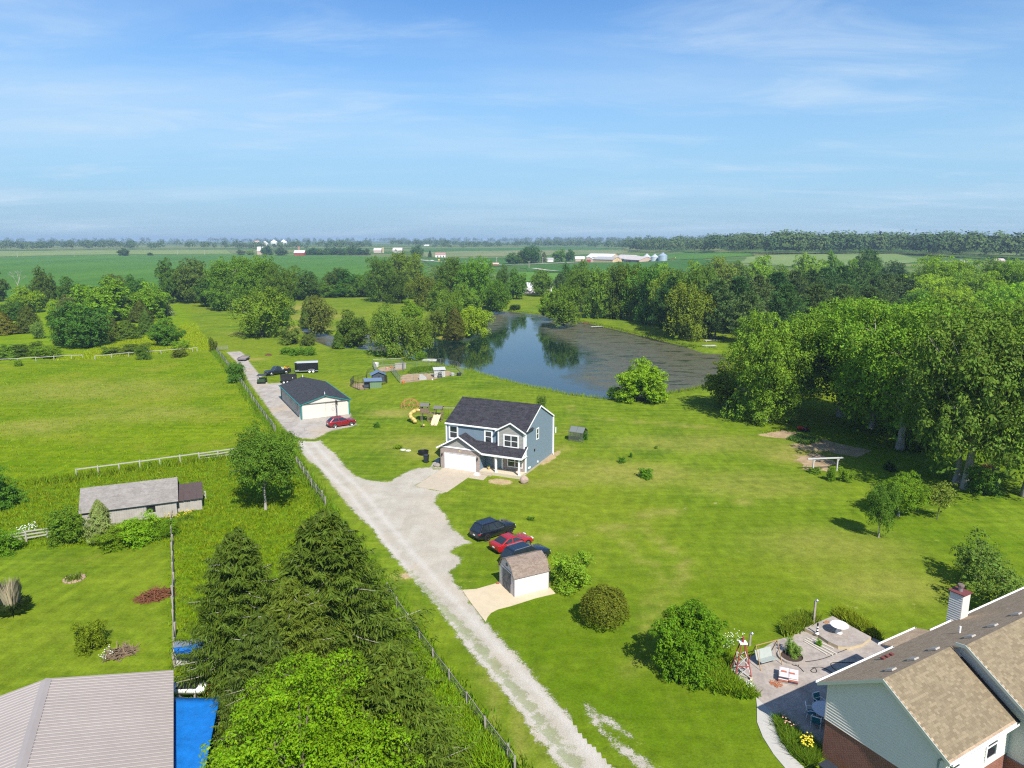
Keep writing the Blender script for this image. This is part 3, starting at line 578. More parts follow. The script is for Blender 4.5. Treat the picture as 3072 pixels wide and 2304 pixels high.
def pine(seed, whorls=13, nb=6):
    r = np.random.default_rng(seed); Cs, As, vs = [], [], []; mb = MB()
    for wi in range(whorls):
        t = (wi + .5) / whorls; z = .10 + .86 * t; prof = math.sin(math.pi * min(1, .30 + .70 * t)) ** .75 * .5 + .03
        for b in range(nb):
            a = 2 * math.pi * (b + r.uniform(-.35, .35)) / nb + wi * .9; l = prof * r.uniform(.6, 1.15); d = np.array([math.cos(a), math.sin(a), 0]); vb = r.normal(.5, .12)
            mb.tube((0, 0, z), d * l + np.array([0, 0, z + .08 * l]), .004, .0015, 4, caps=False)
            for s in (.35, .55, .72, .86, 1.0):
                for side in (-.5, 0, .5):
                    c = d * l * s + np.array([-d[1], d[0], 0]) * side * l * (1.1 - s) * .75 + np.array([0, 0, z + .10 * l * s + r.normal(0, .008)]); m = 16
                    o = r.normal(size=(m, 3)) * np.array([.026, .026, .013]); Cs.append(c + o); As.append(unit(o / .02 + d * .8 + np.array([0, 0, .7]))); vs.append(np.full(m, vb))
    C = np.concatenate(Cs); A = np.concatenate(As); Nn = unit(np.cross(A, r.normal(size=A.shape))); Nn *= np.where(Nn[:, 2:3] < 0, -1, 1)
    nf = 700; tt = r.uniform(.1, .95, nf); rr_ = (np.sin(math.pi * np.minimum(1, .3 + .7 * tt)) ** .75 * .5 + .02) * np.sqrt(r.uniform(0, .55, nf)); aa = r.uniform(0, 6.28, nf)
    C = np.concatenate([C, np.column_stack([rr_ * np.cos(aa), rr_ * np.sin(aa), tt])]); A = np.concatenate([A, unit(r.normal(size=(nf, 3)))]); Nn = np.concatenate([Nn, unit(np.cross(A[-nf:], r.normal(size=(nf, 3))))]); vs.append(np.full(nf, .4))
    V, F = quads(C, Nn, np.concatenate([np.full(len(C) - nf, .019), np.full(nf, .05)]), .36, r, A); mb.tube((0, 0, 0), (0, 0, .95), .02, .004, 7, caps=False)
    return crown_mesh('crown', V, F, M_NEEDLE, r, np.concatenate(vs)), mb.mesh('trunk', M_BARK)
def cedar(seed, n=9500, power=.62, base=.0):
    r = np.random.default_rng(seed); t = r.uniform(0, 1, n) ** 1.25; a = r.uniform(0, 2 * math.pi, n)
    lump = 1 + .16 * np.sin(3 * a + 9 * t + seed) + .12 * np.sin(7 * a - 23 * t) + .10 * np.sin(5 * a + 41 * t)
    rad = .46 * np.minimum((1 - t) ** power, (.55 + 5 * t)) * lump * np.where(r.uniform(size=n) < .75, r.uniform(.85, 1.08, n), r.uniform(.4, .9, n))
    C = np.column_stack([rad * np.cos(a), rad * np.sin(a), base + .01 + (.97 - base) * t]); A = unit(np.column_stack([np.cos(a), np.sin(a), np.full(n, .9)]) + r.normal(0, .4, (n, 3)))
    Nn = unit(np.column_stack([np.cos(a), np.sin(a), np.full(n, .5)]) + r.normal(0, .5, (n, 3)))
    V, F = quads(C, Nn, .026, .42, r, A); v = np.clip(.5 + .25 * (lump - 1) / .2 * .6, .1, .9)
    return crown_mesh('crown', V, F, M_NEEDLE, r, v), MB().tube((0, 0, 0), (0, 0, .8), .03, .006, 6).mesh('trunk', M_BARK)
def bare(seed):
    mb = MB(); rr = random.Random(seed)
    def go(p, d, l, w, k):
        q = p + d * l; mb.tube(p, q, w, w * .62, 4 if k < 3 else 5, caps=False)
        if k == 0: return
        for _ in range(3 if k > 1 else 4):
            e = (d + Vector((rr.uniform(-.8, .8), rr.uniform(-.8, .8), rr.uniform(-.15, .5)))).normalized(); go(q, e, l * rr.uniform(.55, .8), w * .5, k - 1)
    go(Vector((0, 0, 0)), Vector((0, 0, 1)), .30, .014, 5); return mb.mesh('trunk', M_PALEBARK)
PROTO = {}
def addp(k, crown, trunk): PROTO.setdefault(k, []).append((crown, trunk))
for s in range(4):
    c, L = broad_crown(20 + s, .08, 20, 50, 26, .0150, .15); addp('round', c, limbs_mesh(s, L, .14))
for s in range(2):
    c, L = broad_crown(40 + s, .08, 16, 46, 26, .0155, .12, 1.1, spread=.86); addp('oval', c, limbs_mesh(s, L, .16))
for s in range(2):
    c, L = broad_crown(50 + s, .04, 18, 44, 26, .0140, .2, 1.0, 1.0, cr=(.045, .075)); addp('willow', c, limbs_mesh(s, L, .10))
for s in range(3):
    c, L = broad_crown(60 + s, -.10, 13, 46, 20, .0185, .08, 1.0, cr=(.07, .11)); addp('shrub', c, limbs_mesh(s, L, .05, .012))
for s in range(2):
    c, L = broad_crown(66 + s, .02, 20, 50, 40, .0135, .02, 1.0, cr=(.04, .07)); addp('dense', c, limbs_mesh(s, L, .05, .014))
for s in range(3):
    c, L = broad_crown(70 + s, .06, 30, 62, 30, .0098, .22, cr=(.038, .068), fill=(.22, 1.7)); addp('big', c, limbs_mesh(s, L, .16, .026, M_PALEBARK, .06))
for s in range(2):
    c, L = broad_crown(76 + s, .22, 28, 62, 30, .0098, .24, cr=(.038, .068), fill=(.2, 1.7)); addp('grove', c, limbs_mesh(s + 3, L, .22, .030, M_PALEBARK, .05))
c, L = broad_crown(80, .16, 36, 72, 44, .0062, .15, cr=(.030, .056), fill=(.22, 1.5)); addp('maple', c, limbs_mesh(9, L, .16))
c, L = broad_crown(83, .34, 12, 24, 16, .019, .30, spread=.9); addp('sparse', c, limbs_mesh(5, L, .34, .016))
c, L = broad_crown(84, .10, 13, 30, 22, .0165, .25, spread=.9); addp('apple', c, limbs_mesh(6, L, .10, .018))
def dome(seed, n=9000):
    r = np.random.default_rng(seed); d = unit(r.normal(size=(n, 3))); d[:, 2] = np.where(d[:, 2] < -.35, -d[:, 2], d[:, 2]); a = np.arctan2(d[:, 1], d[:, 0]); k = 1 + .05 * np.sin(5 * a + 3 * d[:, 2]) + .05 * np.sin(9 * a - 7 * d[:, 2]) + .04 * np.sin(17 * a + 13 * d[:, 2])
    C = d * (np.array([.5, .5, .60]) * (k * np.where(r.uniform(size=n) < .8, r.uniform(.90, 1.02, n), r.uniform(.5, .9, n)))[:, None]) + np.array([0, 0, .42]); C[:, 2] = np.maximum(C[:, 2], .01)
    V, F = quads(C, unit(d + r.normal(0, .5, (n, 3))), .022, .55, r); return crown_mesh('crown', V, F, M_LEAF, r, np.clip(.5 + 2.4 * (k - 1), .1, .9)), limbs_mesh(3, [np.array([.2 * math.cos(q), .2 * math.sin(q), .5]) for q in range(6)], .1, .012)
addp('dome', *dome(5))
c, L = broad_crown(85, .24, 24, 60, 30, .0115, .22, fill=(.2, 1.7)); addp('lone', c, limbs_mesh(7, L, .2, .020, M_PALEBARK))
for s in range(2): addp('spruce', *spruce(90 + s, 30, 8, 22, .0150, 3))
addp('bluespruce', *spruce(97, 18, 8, 9, .034, 1, droop=.05))
for s in range(3): addp('pine', *pine(100 + s))
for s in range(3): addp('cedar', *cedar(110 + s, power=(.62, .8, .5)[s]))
addp('bare', None, bare(3)); addp('bare', None, bare(8))
GREEN = dict(mid=(.070, .125, .022), dark=(.040, .082, .020), bright=(.115, .190, .016), lime=(.150, .215, .022), olive=(.070, .095, .018), cedar=(.046, .070, .018), willow=(.095, .145, .026),
             pine=(.050, .092, .040), bluepine=(.062, .105, .060), spruce=(.058, .090, .020), blue=(.095, .130, .110), maple=(.094, .152, .005), shade=(.048, .105, .018), silver=(.120, .145, .085), red=(.115, .080, .030))
ORD = ['leftmost', 'second', 'third', 'fourth', 'fifth', 'sixth', 'seventh', 'eighth', 'ninth', 'tenth', 'eleventh', 'twelfth', 'thirteenth', 'fourteenth', 'fifteenth', 'sixteenth', 'seventeenth', 'eighteenth', 'nineteenth', 'twentieth']
def nth(x, xs, what): k = sorted(xs).index(x); return (ORD[k] + ' ' if k == 0 else ORD[k] + ' from the left, ') + what if k else 'leftmost ' + what
_used = {}
def tree(kind, x, yb, yt, w, col, label, group=None, name=None, cat='tree', rz=None, far=False, wy=1.0, variant=None):
    """x, yb: where it stands; yt: row of its top; w: crown width, all as surveyed from the photo"""
    p = GT(x, yb) if far else G(x, yb); h = height_to(p, yt); W = w * depth(p) / FPX * 1.12
    if far: p.z -= .2
    return plant(kind, p, h, W, col, label, group, name, cat, rz, wy, variant)
def plant(kind, p, h, W, col, label, group=None, name=None, cat='tree', rz=None, wy=1.0, variant=None):
    k = _used.get(kind, 0); _used[kind] = k + 1; pr = PROTO[kind]; crown, trunk = pr[(k if variant is None else variant) % len(pr)]
    nm = name or {'pine': 'pine_tree', 'spruce': 'spruce_tree', 'bluespruce': 'spruce_tree', 'cedar': 'cedar_tree', 'shrub': 'shrub', 'dense': 'shrub', 'dome': 'shrub', 'bare': 'bare_tree', 'apple': 'orchard_tree', 'willow': 'willow_tree'}.get(kind, 'broadleaf_tree')
    t = thing(nm, label, 'shrub' if nm == 'shrub' and cat == 'tree' else cat, p, random.uniform(0, 6.28) if rz is None else rz, group)
    inst(trunk, 'trunk', t, scale=((W * .85 + h * .15), (W * .85 + h * .15), h))
    if crown:
        c = GREEN[col] if isinstance(col, str) else col; j = random.uniform(.74, 1.16) * (1.20 if kind not in ('pine', 'spruce', 'bluespruce', 'cedar') else 1.0); hj = random.uniform(-.018, .018)
        inst(crown, 'crown', t, scale=(W, W * wy, h), color=(max(0, c[0] * j * 1.42 + hj), c[1] * j * 1.48, c[2] * j * .62))
    return t
# --- lone and near trees
tree('lone', 797, 1529, 1288, 178, 'shade', 'dark green tree standing alone in the pasture by the wire fence', name='pasture_tree')
tree('spruce', 740, 2030, 1582, 400, 'spruce', 'tall left spruce of the clump, nearest the weathered rail fence', 'spruce clump')
tree('spruce', 1000, 2010, 1520, 560, 'spruce', 'tallest spruce of the clump, its tip beside the gravel driveway', 'spruce clump')
tree('spruce', 805, 2215, 1836, 360, (.078, .105, .030), 'shorter lighter spruce in front of the clump, next to the blue tarps', 'spruce clump')
tree('spruce', 1185, 2440, 1912, 560, 'spruce', 'spruce rising behind the bright maple close to the wire fence', 'spruce clump')
tree('spruce', 900, 2160, 1730, 380, 'spruce', 'spruce in the middle of the clump, half hidden by its neighbours', 'spruce clump')
plant('maple', Vector((-9.75, 28.5, 0)), 10.9, 11.4, 'maple', 'bright yellow green maple crown at the bottom of the picture', name='maple_tree')
tree('lone', 2635, 1612, 1446, 80, (.068, .110, .022), 'slim oval young tree on the lawn with a short trunk', 'young lawn trees')
tree('lone', 2695, 1548, 1424, 128, (.105, .160, .016), 'wide multi-stemmed young tree just behind the slim oval one', 'young lawn trees')
tree('sparse', 2812, 1558, 1448, 84, (.105, .140, .040), 'thin sparse sapling near the edge of the woods shadow', 'young lawn trees')
tree('apple', 2930, 1752, 1600, 140, (.070, .110, .036), 'bushy fruit tree just above the brick house chimney', 'fruit trees behind the chimney')
tree('apple', 3010, 1850, 1690, 190, (.090, .130, .040), 'round fruit tree right of the brick house chimney', 'fruit trees behind the chimney')
tree('dense', 1914, 1200, 1084, 150, (.095, .165, .012), 'round bright green bush at the near pond bank', name='bank_bush', cat='bush')
tree('dense', 2060, 2012, 1816, 190, (.078, .140, .010), 'large leafy green shrub at the patio corner', name='patio_shrub', cat='shrub')
tree('dome', 1812, 1872, 1768, 128, (.085, .102, .018), 'clipped round shrub with a reddish top on the lawn', name='round_shrub', cat='shrub')
tree('shrub', 1712, 1760, 1660, 125, (.105, .165, .022), 'flowering shrub against the end of the small shed', name='flowering_shrub', cat='shrub')
tree('oval', 708, 1148, 1086, 50, (.055, .098, .022), 'round little tree on the wire fence by the concrete lane', name='fence_tree')
tree('cedar', 305, 1618, 1498, 84, 'silver', 'silvery conical tree before the old barn wall', name='young_conifer')
tree('shrub', 200, 1622, 1528, 110, (.085, .130, .018), 'dense green shrub at the left end of the old barn', name='barn_shrub', cat='shrub')
tree('shrub', 415, 1628, 1552, 110, (.105, .180, .012), 'climbing vine mound under the old barn window', name='vine_mound', cat='shrub')
tree('shrub', 340, 1640, 1590, 100, (.085, .150, .012), 'low leafy mound below the silvery conical tree', name='weed_mound', cat='shrub')
tree('shrub', 490, 1610, 1560, 80, (.100, .170, .012), 'leafy mound at the old barn lean-to corner', name='weed_mound', cat='shrub')
tree('shrub', 278, 1948, 1852, 84, (.110, .155, .014), 'small round shrub alone in the mown back yard', name='yard_shrub', cat='shrub')
tree('shrub', -5, 1520, 1408, 110, 'shade', 'dark shrub cut by the left picture edge, upper', name='edge_shrub', cat='shrub')
tree('shrub', 8, 1660, 1585, 90, (.085, .150, .014), 'leafy shrub cut by the left picture edge, by the board fence', name='edge_shrub', cat='shrub')
tree('oval', 1624, 1240, 1186, 30, (.095, .145, .035), 'small tree peeping over the right end of the blue house roof', name='young_tree')
# --- left fields
for a in [('round', 136, 925, 803, 72, 'dark', 'tall dark green tree against the soybean field, by the bare tree'), ('round', 86, 938, 860, 84, 'bright', 'bright green tree in front of the tall dark one'),
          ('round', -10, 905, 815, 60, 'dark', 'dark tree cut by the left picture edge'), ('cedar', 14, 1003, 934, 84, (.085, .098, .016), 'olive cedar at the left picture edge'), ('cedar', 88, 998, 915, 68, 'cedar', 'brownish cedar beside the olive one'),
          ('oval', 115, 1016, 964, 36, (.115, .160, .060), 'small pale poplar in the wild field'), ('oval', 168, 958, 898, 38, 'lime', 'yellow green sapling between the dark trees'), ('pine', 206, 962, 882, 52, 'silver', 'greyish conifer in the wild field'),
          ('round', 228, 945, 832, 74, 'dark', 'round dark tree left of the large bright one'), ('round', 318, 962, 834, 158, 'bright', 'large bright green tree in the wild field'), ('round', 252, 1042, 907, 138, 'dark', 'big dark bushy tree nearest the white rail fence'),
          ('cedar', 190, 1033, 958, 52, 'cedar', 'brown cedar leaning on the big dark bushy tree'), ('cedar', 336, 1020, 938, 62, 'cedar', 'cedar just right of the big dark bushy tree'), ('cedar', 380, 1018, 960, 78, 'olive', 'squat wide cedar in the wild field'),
          ('cedar', 441, 1003, 926, 50, 'cedar', 'narrow tall cedar in the wild field'), ('cedar', 423, 966, 898, 76, 'cedar', 'broad brown cedar behind the narrow one'), ('round', 450, 955, 848, 100, 'bright', 'bright green tree left of the blue spruce'),
          ('round', 506, 1038, 956, 92, (.075, .145, .022), 'round dark green tree by the right end of the white rail fence'), ('bluespruce', 495, 948, 893, 62, 'blue', 'blue grey spruce in the wild field'), ('round', 405, 905, 824, 62, 'dark', 'dark tree behind the bright ones, near the soybeans'),
          ('round', 350, 890, 822, 60, 'olive', 'olive tree behind the large bright one'), ('cedar', 60, 960, 905, 60, 'dark', 'dark cedar below the bright green tree'), ('round', 30, 960, 900, 70, 'mid', 'green tree at the far left edge'), ('round', 180, 985, 935, 60, (.03, .06, .016), 'low dark tree behind the brown cedar')]:
    tree(*a, group='trees of the wild field')
tree('bare', 56, 880, 796, 95, 'mid', 'leafless grey tree before the soybean field', name='bare_tree')
for i, (x, yb, yt, w) in enumerate([(60, 1068, 1030, 110), (0, 1078, 1035, 90), (140, 1072, 1038, 110), (395, 1062, 1030, 100), (430, 1078, 1040, 50), (545, 1048, 1020, 60), (540, 1070, 1045, 60), (325, 1064, 1040, 60), (55, 1098, 1078, 34), (640, 1055, 1010, 30)]):
    tree('shrub', x, yb, yt, w, ('olive', 'mid', 'bright')[i % 3], ['low weedy shrub on the left slope above the rail fence', 'weedy shrub at the left picture edge by the rail fence', 'wide weedy shrub above the left rail fence end', 'wide weedy shrub right of the squat wide cedar', 'small weedy shrub crossing the right rail fence', 'weedy shrub at the foot of the round dark green tree', 'weedy shrub hiding the right end of the rail fence', 'low weedy shrub at the gap between the rail fences', 'tiny weedy shrub in front of the left rail fence', 'narrow weedy shrub at the tube gate'][i], 'weedy shrubs along the white rail fence', name='weedy_shrub', cat='shrub', wy=.7)
# --- behind the lane, left of the pond
for a in [('round', 520, 908, 778, 90, 'dark', 'left of the two tall dark trees at the field corner'), ('round', 590, 908, 776, 100, (.048, .085, .030), 'right of the two tall dark trees at the field corner'), ('big', 695, 930, 772, 130, 'mid', 'left tree of the big rounded grove behind the lane'),
          ('big', 782, 938, 768, 135, 'mid', 'middle tree of the big rounded grove behind the lane'), ('big', 848, 945, 795, 100, (.066, .118, .026), 'right tree of the big rounded grove behind the lane'), ('round', 640, 920, 830, 90, 'dark', 'low dark tree at the left foot of the big grove'),
          ('willow', 787, 1011, 864, 165, (.088, .132, .020), 'pale green tree with a bare trunk standing before the big grove'), ('round', 835, 990, 905, 80, 'dark', 'dark tree just behind the pale green one'), ('round', 917, 900, 812, 88, 'dark', 'dark tree right of the big grove'),
          ('round', 1010, 886, 804, 70, 'dark', 'dark tree at the soybean edge, centre left'), ('oval', 962, 1002, 887, 80, (.085, .108, .040), 'tall grey green bush by the channel'), ('cedar', 925, 985, 890, 50, 'cedar', 'dark cedar against the tall grey green bush'),
          ('shrub', 870, 1032, 982, 66, (.070, .108, .034), 'waterside shrub at the channel end'), ('shrub', 925, 1036, 1000, 50, (.080, .108, .036), 'low waterside shrub right of the channel end'), ('cedar', 1018, 1045, 986, 46, (.060, .105, .020), 'small conical tree by the channel'),
          ('shrub', 1055, 1042, 1010, 50, (.070, .125, .020), 'low shrub right of the small conical tree'), ('round', 1048, 888, 808, 80, 'dark', 'dark tree left of the round topped trees'), ('round', 1098, 890, 812, 70, 'mid', 'green tree between the dark and round topped trees'),
          ('big', 1143, 905, 772, 95, (.055, .095, .026), 'left round topped tree of the pond grove'), ('big', 1222, 895, 755, 108, (.066, .110, .026), 'tallest round topped tree of the pond grove'), ('willow', 1194, 910, 818, 70, 'olive', 'olive tree with bare stems in the pond grove'),
          ('willow', 1264, 926, 817, 80, (.095, .125, .030), 'pale olive tree in the middle of the pond grove'), ('round', 1320, 934, 840, 66, 'mid', 'green tree right of the pale olive one'), ('big', 1352, 908, 773, 112, (.072, .120, .024), 'broad crowned tree at the centre of the pond grove'),
          ('big', 1437, 925, 773, 118, (.070, .132, .020), 'broad crowned tree at the right of the pond grove'), ('round', 1490, 936, 840, 72, (.062, .130, .018), 'green tree at the pond end of the grove'), ('round', 1507, 880, 794, 40, 'dark', 'narrow dark tree behind the pond grove'),
          ('round', 1400, 940, 850, 70, 'mid', 'low green tree before the broad crowned ones'), ('round', 1549, 898, 806, 62, (.065, .118, .022), 'lone trunked tree left of the white farm shed'), ('round', 1625, 889, 808, 62, (.065, .120, .022), 'lone trunked tree before the white farm shed'),
          ('willow', 1352, 970, 870, 78, 'willow', 'light green willow behind the spit'), ('willow', 1432, 1006, 916, 96, 'lime', 'yellow green willow hanging over the pond'), ('cedar', 1366, 1012, 922, 62, (.052, .064, .020), 'dark cedar on the grassy spit'),
          ('willow', 1305, 1008, 930, 74, (.085, .130, .034), 'grey green willow left of the dark cedar'), ('round', 1238, 980, 898, 64, 'bright', 'bright green tree behind the near bank trees'), ('willow', 1185, 1068, 914, 122, (.080, .118, .030), 'largest tree at the near end of the pond'),
          ('willow', 1252, 1076, 955, 84, (.072, .112, .026), 'leaning waterside tree at the near end of the pond'), ('round', 1065, 1042, 930, 88, (.062, .100, .026), 'dark bushy tree standing in the channel bend'), ('shrub', 1185, 1068, 1035, 60, (.075, .135, .016), 'low bush under the largest near pond tree'), ('shrub', 1262, 1082, 1052, 34, (.085, .14, .02), 'small bush at the foot of the leaning waterside tree'), ('willow', 1125, 1030, 960, 60, (.08, .11, .03), 'thin grey green tree between the near bank trees')]:
    tree(*a, group='trees around the pond head')
for i, x in enumerate(range(560, 1130, 38)):
    tree('round', x + random.uniform(-10, 10), 897 - .012 * (x - 560), 845 + random.uniform(-12, 10), 62, ('dark', 'mid')[i % 2], nth(x, range(560, 1130, 38), 'hedgerow tree along the soybean edge behind the groves'), 'hedgerow along the soybean field')
# --- right of the pond
for a in [('willow', 1690, 978, 858, 104, 'willow', 'pale willow on the far right bank of the pond'), ('round', 1650, 955, 878, 66, 'bright', 'green tree left of the pale willow'), ('big', 1742, 936, 808, 100, (.070, .128, .024), 'tall green tree behind the pale willow'),
          ('round', 1700, 880, 790, 52, 'dark', 'dark tree behind the pale willow, left'), ('round', 1742, 868, 779, 54, 'mid', 'distant green tree behind the pale willow, right'), ('pine', 1680, 895, 818, 44, 'bluepine', 'bluish pine behind the pale willow'),
          ('shrub', 1545, 928, 912, 40, 'dark', 'small dark bush on the far lawn'), ('willow', 2066, 1018, 845, 128, (.090, .125, .022), 'yellowish tree between the pines at the pond'), ('round', 2180, 1220, 1088, 120, (.098, .122, .020), 'yellow green bush tree at the edge of the near right grove'),
          ('big', 2300, 1262, 938, 235, (.078, .140, .022), 'leftmost tree of the near right grove, beside the pond'), ('shrub', 2330, 1215, 1130, 90, 'mid', 'low tree with dead limbs at the right of the leftmost grove tree')]:
    tree(*a, group='trees right of the pond')
LST = [(1795, 955, 800, 70), (1840, 955, 790, 72), (1880, 958, 792, 70), (1912, 960, 794, 74), (1950, 972, 797, 76), (1992, 983, 806, 76), (2030, 1000, 812, 80), (2105, 1008, 800, 80)]
for i, (x, yb, yt, w) in enumerate(LST):
    tree('oval', x, yb, yt, w * 1.25, [(.062, .115, .024), (.055, .100, .028), (.075, .125, .022)][i % 3], nth((x, yb), [q[:2] for q in LST], 'tall broadleaf tree in the row along the right pond lawn'), 'broadleaf row along the right pond lawn')
LST = [(2012, 1002, 826, 100), (2145, 1016, 836, 120), (2208, 1000, 826, 112), (2268, 985, 820, 106), (2322, 972, 812, 104), (2376, 962, 808, 100), (2424, 952, 806, 96), (2468, 946, 798, 96), (2516, 940, 793, 96), (2558, 936, 800, 92), (2604, 932, 815, 90), (2650, 928, 818, 92), (2692, 925, 820, 92), (2736, 930, 835, 90), (2350, 1010, 850, 110), (2240, 1030, 870, 110), (2440, 1000, 850, 110), (2520, 985, 850, 110), (2600, 980, 860, 110)]
for i, (x, yb, yt, w) in enumerate(LST):
    tree('pine', x, yb, yt, w, ('pine', 'bluepine')[i % 2], nth((x, yb), [q[:2] for q in LST], 'blue green pine in the dense stand behind the pond'), 'pine stand behind the pond')
LST = [(2075, 890, 783, 74), (2118, 885, 790, 66), (2160, 880, 772, 96), (2225, 880, 784, 70), (2286, 880, 768, 92), (2340, 880, 795, 70), (2424, 872, 762, 82), (2494, 865, 753, 52), (2540, 880, 778, 66), (2610, 880, 783, 74), (2680, 885, 783, 72), (2760, 890, 800, 80), (1990, 880, 790, 70), (1950, 870, 795, 60)]
for i, (x, yb, yt, w) in enumerate(LST):
    tree('round', x, yb, yt, w, ('bright', 'mid', (.10, .15, .022), 'mid')[i % 4] if x != 2680 else (.03, .06, .04), nth((x, yb), [q[:2] for q in LST], 'broadleaf tree showing above the pine stand'), 'broadleaf trees behind the pine stand')
tree('round', 2600, 850, 746, 72, 'dark', 'tall dark spreading tree standing above the pine stand')
LST = [(2826, 930, 770, 175), (2788, 950, 826, 122), (2888, 955, 822, 120), (2988, 945, 777, 165), (3045, 950, 782, 130), (2930, 960, 815, 120), (3090, 960, 790, 140), (2740, 975, 870, 110), (3000, 1000, 850, 160), (2850, 1000, 860, 140)]
for i, (x, yb, yt, w) in enumerate(LST):
    tree('big', x, yb, yt, w, ('bright', 'lime', (.10, .165, .02), 'mid')[i % 4], nth((x, yb), [q[:2] for q in LST], 'sunlit broadleaf tree in the right background wood'), 'right background wood')
NG = 'near right grove'
for a in [('grove', 2520, 1250, 905, 300, (.082, .150, .018), 'broad bright tree of the near right grove with its trunk in deep shade'), ('big', 2420, 1180, 930, 200, (.085, .150, .020), 'bright tree behind the leftmost grove tree'), ('grove', 2700, 1348, 905, 340, (.078, .142, .020), 'largest tree of the near right grove'), ('big', 2615, 1285, 915, 250, (.088, .155, .020), 'tree between the two broadest of the near right grove'),
          ('grove', 2898, 1466, 912, 380, (.085, .135, .034), 'tallest grove tree with a leaning pale trunk'), ('grove', 2868, 1448, 1010, 230, (.060, .115, .020), 'lower dark tree left of the leaning pale trunk'), ('grove', 2980, 1455, 955, 310, (.080, .140, .024), 'grove tree right of the leaning pale trunk'), ('grove', 3075, 1490, 985, 300, (.085, .135, .028), 'grove tree cut by the right picture edge'),
          ('big', 2950, 1300, 915, 290, (.090, .160, .022), 'tall bright tree at the back of the near right grove'), ('big', 3070, 1310, 930, 280, (.085, .150, .022), 'tall tree at the back right of the near right grove'), ('big', 2800, 1300, 930, 280, (.080, .148, .020), 'tree in the middle of the near right grove'), ('big', 2560, 1130, 900, 240, (.09, .16, .02), 'bright crown at the back of the near right grove, left'), ('big', 2760, 1150, 915, 260, (.09, .16, .022), 'bright crown at the back of the near right grove, centre')]:
    tree(*a, group=NG)
tree('shrub', 2760, 1345, 1270, 130, (.06, .11, .018), 'low shaded undergrowth bush in the near right grove', NG, name='undergrowth_bush', cat='shrub'); tree('shrub', 2950, 1480, 1400, 90, (.06, .10, .02), 'low undergrowth bush at the grove edge by the pale trunks', NG, name='undergrowth_bush', cat='shrub')
tree('shrub', 2668, 1412, 1385, 34, (.03, .055, .02), 'small dark bush in the grove shadow on the lawn', name='lawn_bush', cat='shrub')
# --- mid distance farm trees
for a in [('round', 268 * 1.3888, 768, 744, 30, 'dark', 'round lone tree in the field beyond the soybeans'), ('shrub', 451, 767, 757, 16, 'dark', 'small lone bush in the field beyond the soybeans'), ('round', 1252, 772, 735, 36, 'dark', 'dark tree right of the two weathered barns'), ('spruce', 1290, 772, 750, 16, 'dark', 'small spruce left of the distant farmhouse'),
          ('round', 801, 766, 736, 36, (.035, .065, .04), 'dark tree left of the red barn'), ('round', 843, 767, 743, 36, (.035, .065, .04), 'dark tree just left of the red barn wall'), ('round', 724, 765, 748, 26, 'olive', 'olive tree at the far white barn'), ('willow', 752, 766, 750, 24, 'willow', 'pale tree at the far white barn'), ('round', 1540, 792, 758, 46, 'dark', 'left tree of the roadside farm clump'), ('round', 1562, 790, 752, 34, 'dark', 'second tree of the roadside farm clump'), ('round', 1590, 790, 736, 52, 'dark', 'tallest tree of the roadside farm clump'),
          ('bluespruce', 1608, 788, 750, 32, 'blue', 'left blue spruce of the roadside farm clump'), ('bluespruce', 1632, 787, 754, 26, 'blue', 'right blue spruce of the roadside farm clump'), ('round', 1676, 785, 746, 42, 'mid', 'tree left of the tan farm sheds'), ('round', 1706, 784, 748, 34, 'dark', 'tree next to the tan farm sheds')]:
    tree(*a, far=True)
tree('bare', 1858, 787, 752, 40, 'mid', 'leafless tree before the old farm barn', far=True)
for i, x in enumerate(range(930, 1110, 14)):
    tree('round', x, 766, 742 + random.uniform(-3, 6), 26, ('dark', (.035, .07, .035))[i % 2], nth(x, range(930, 1110, 14), 'dark tree in the clump right of the red barn'), 'tree clump right of the red barn', far=True)

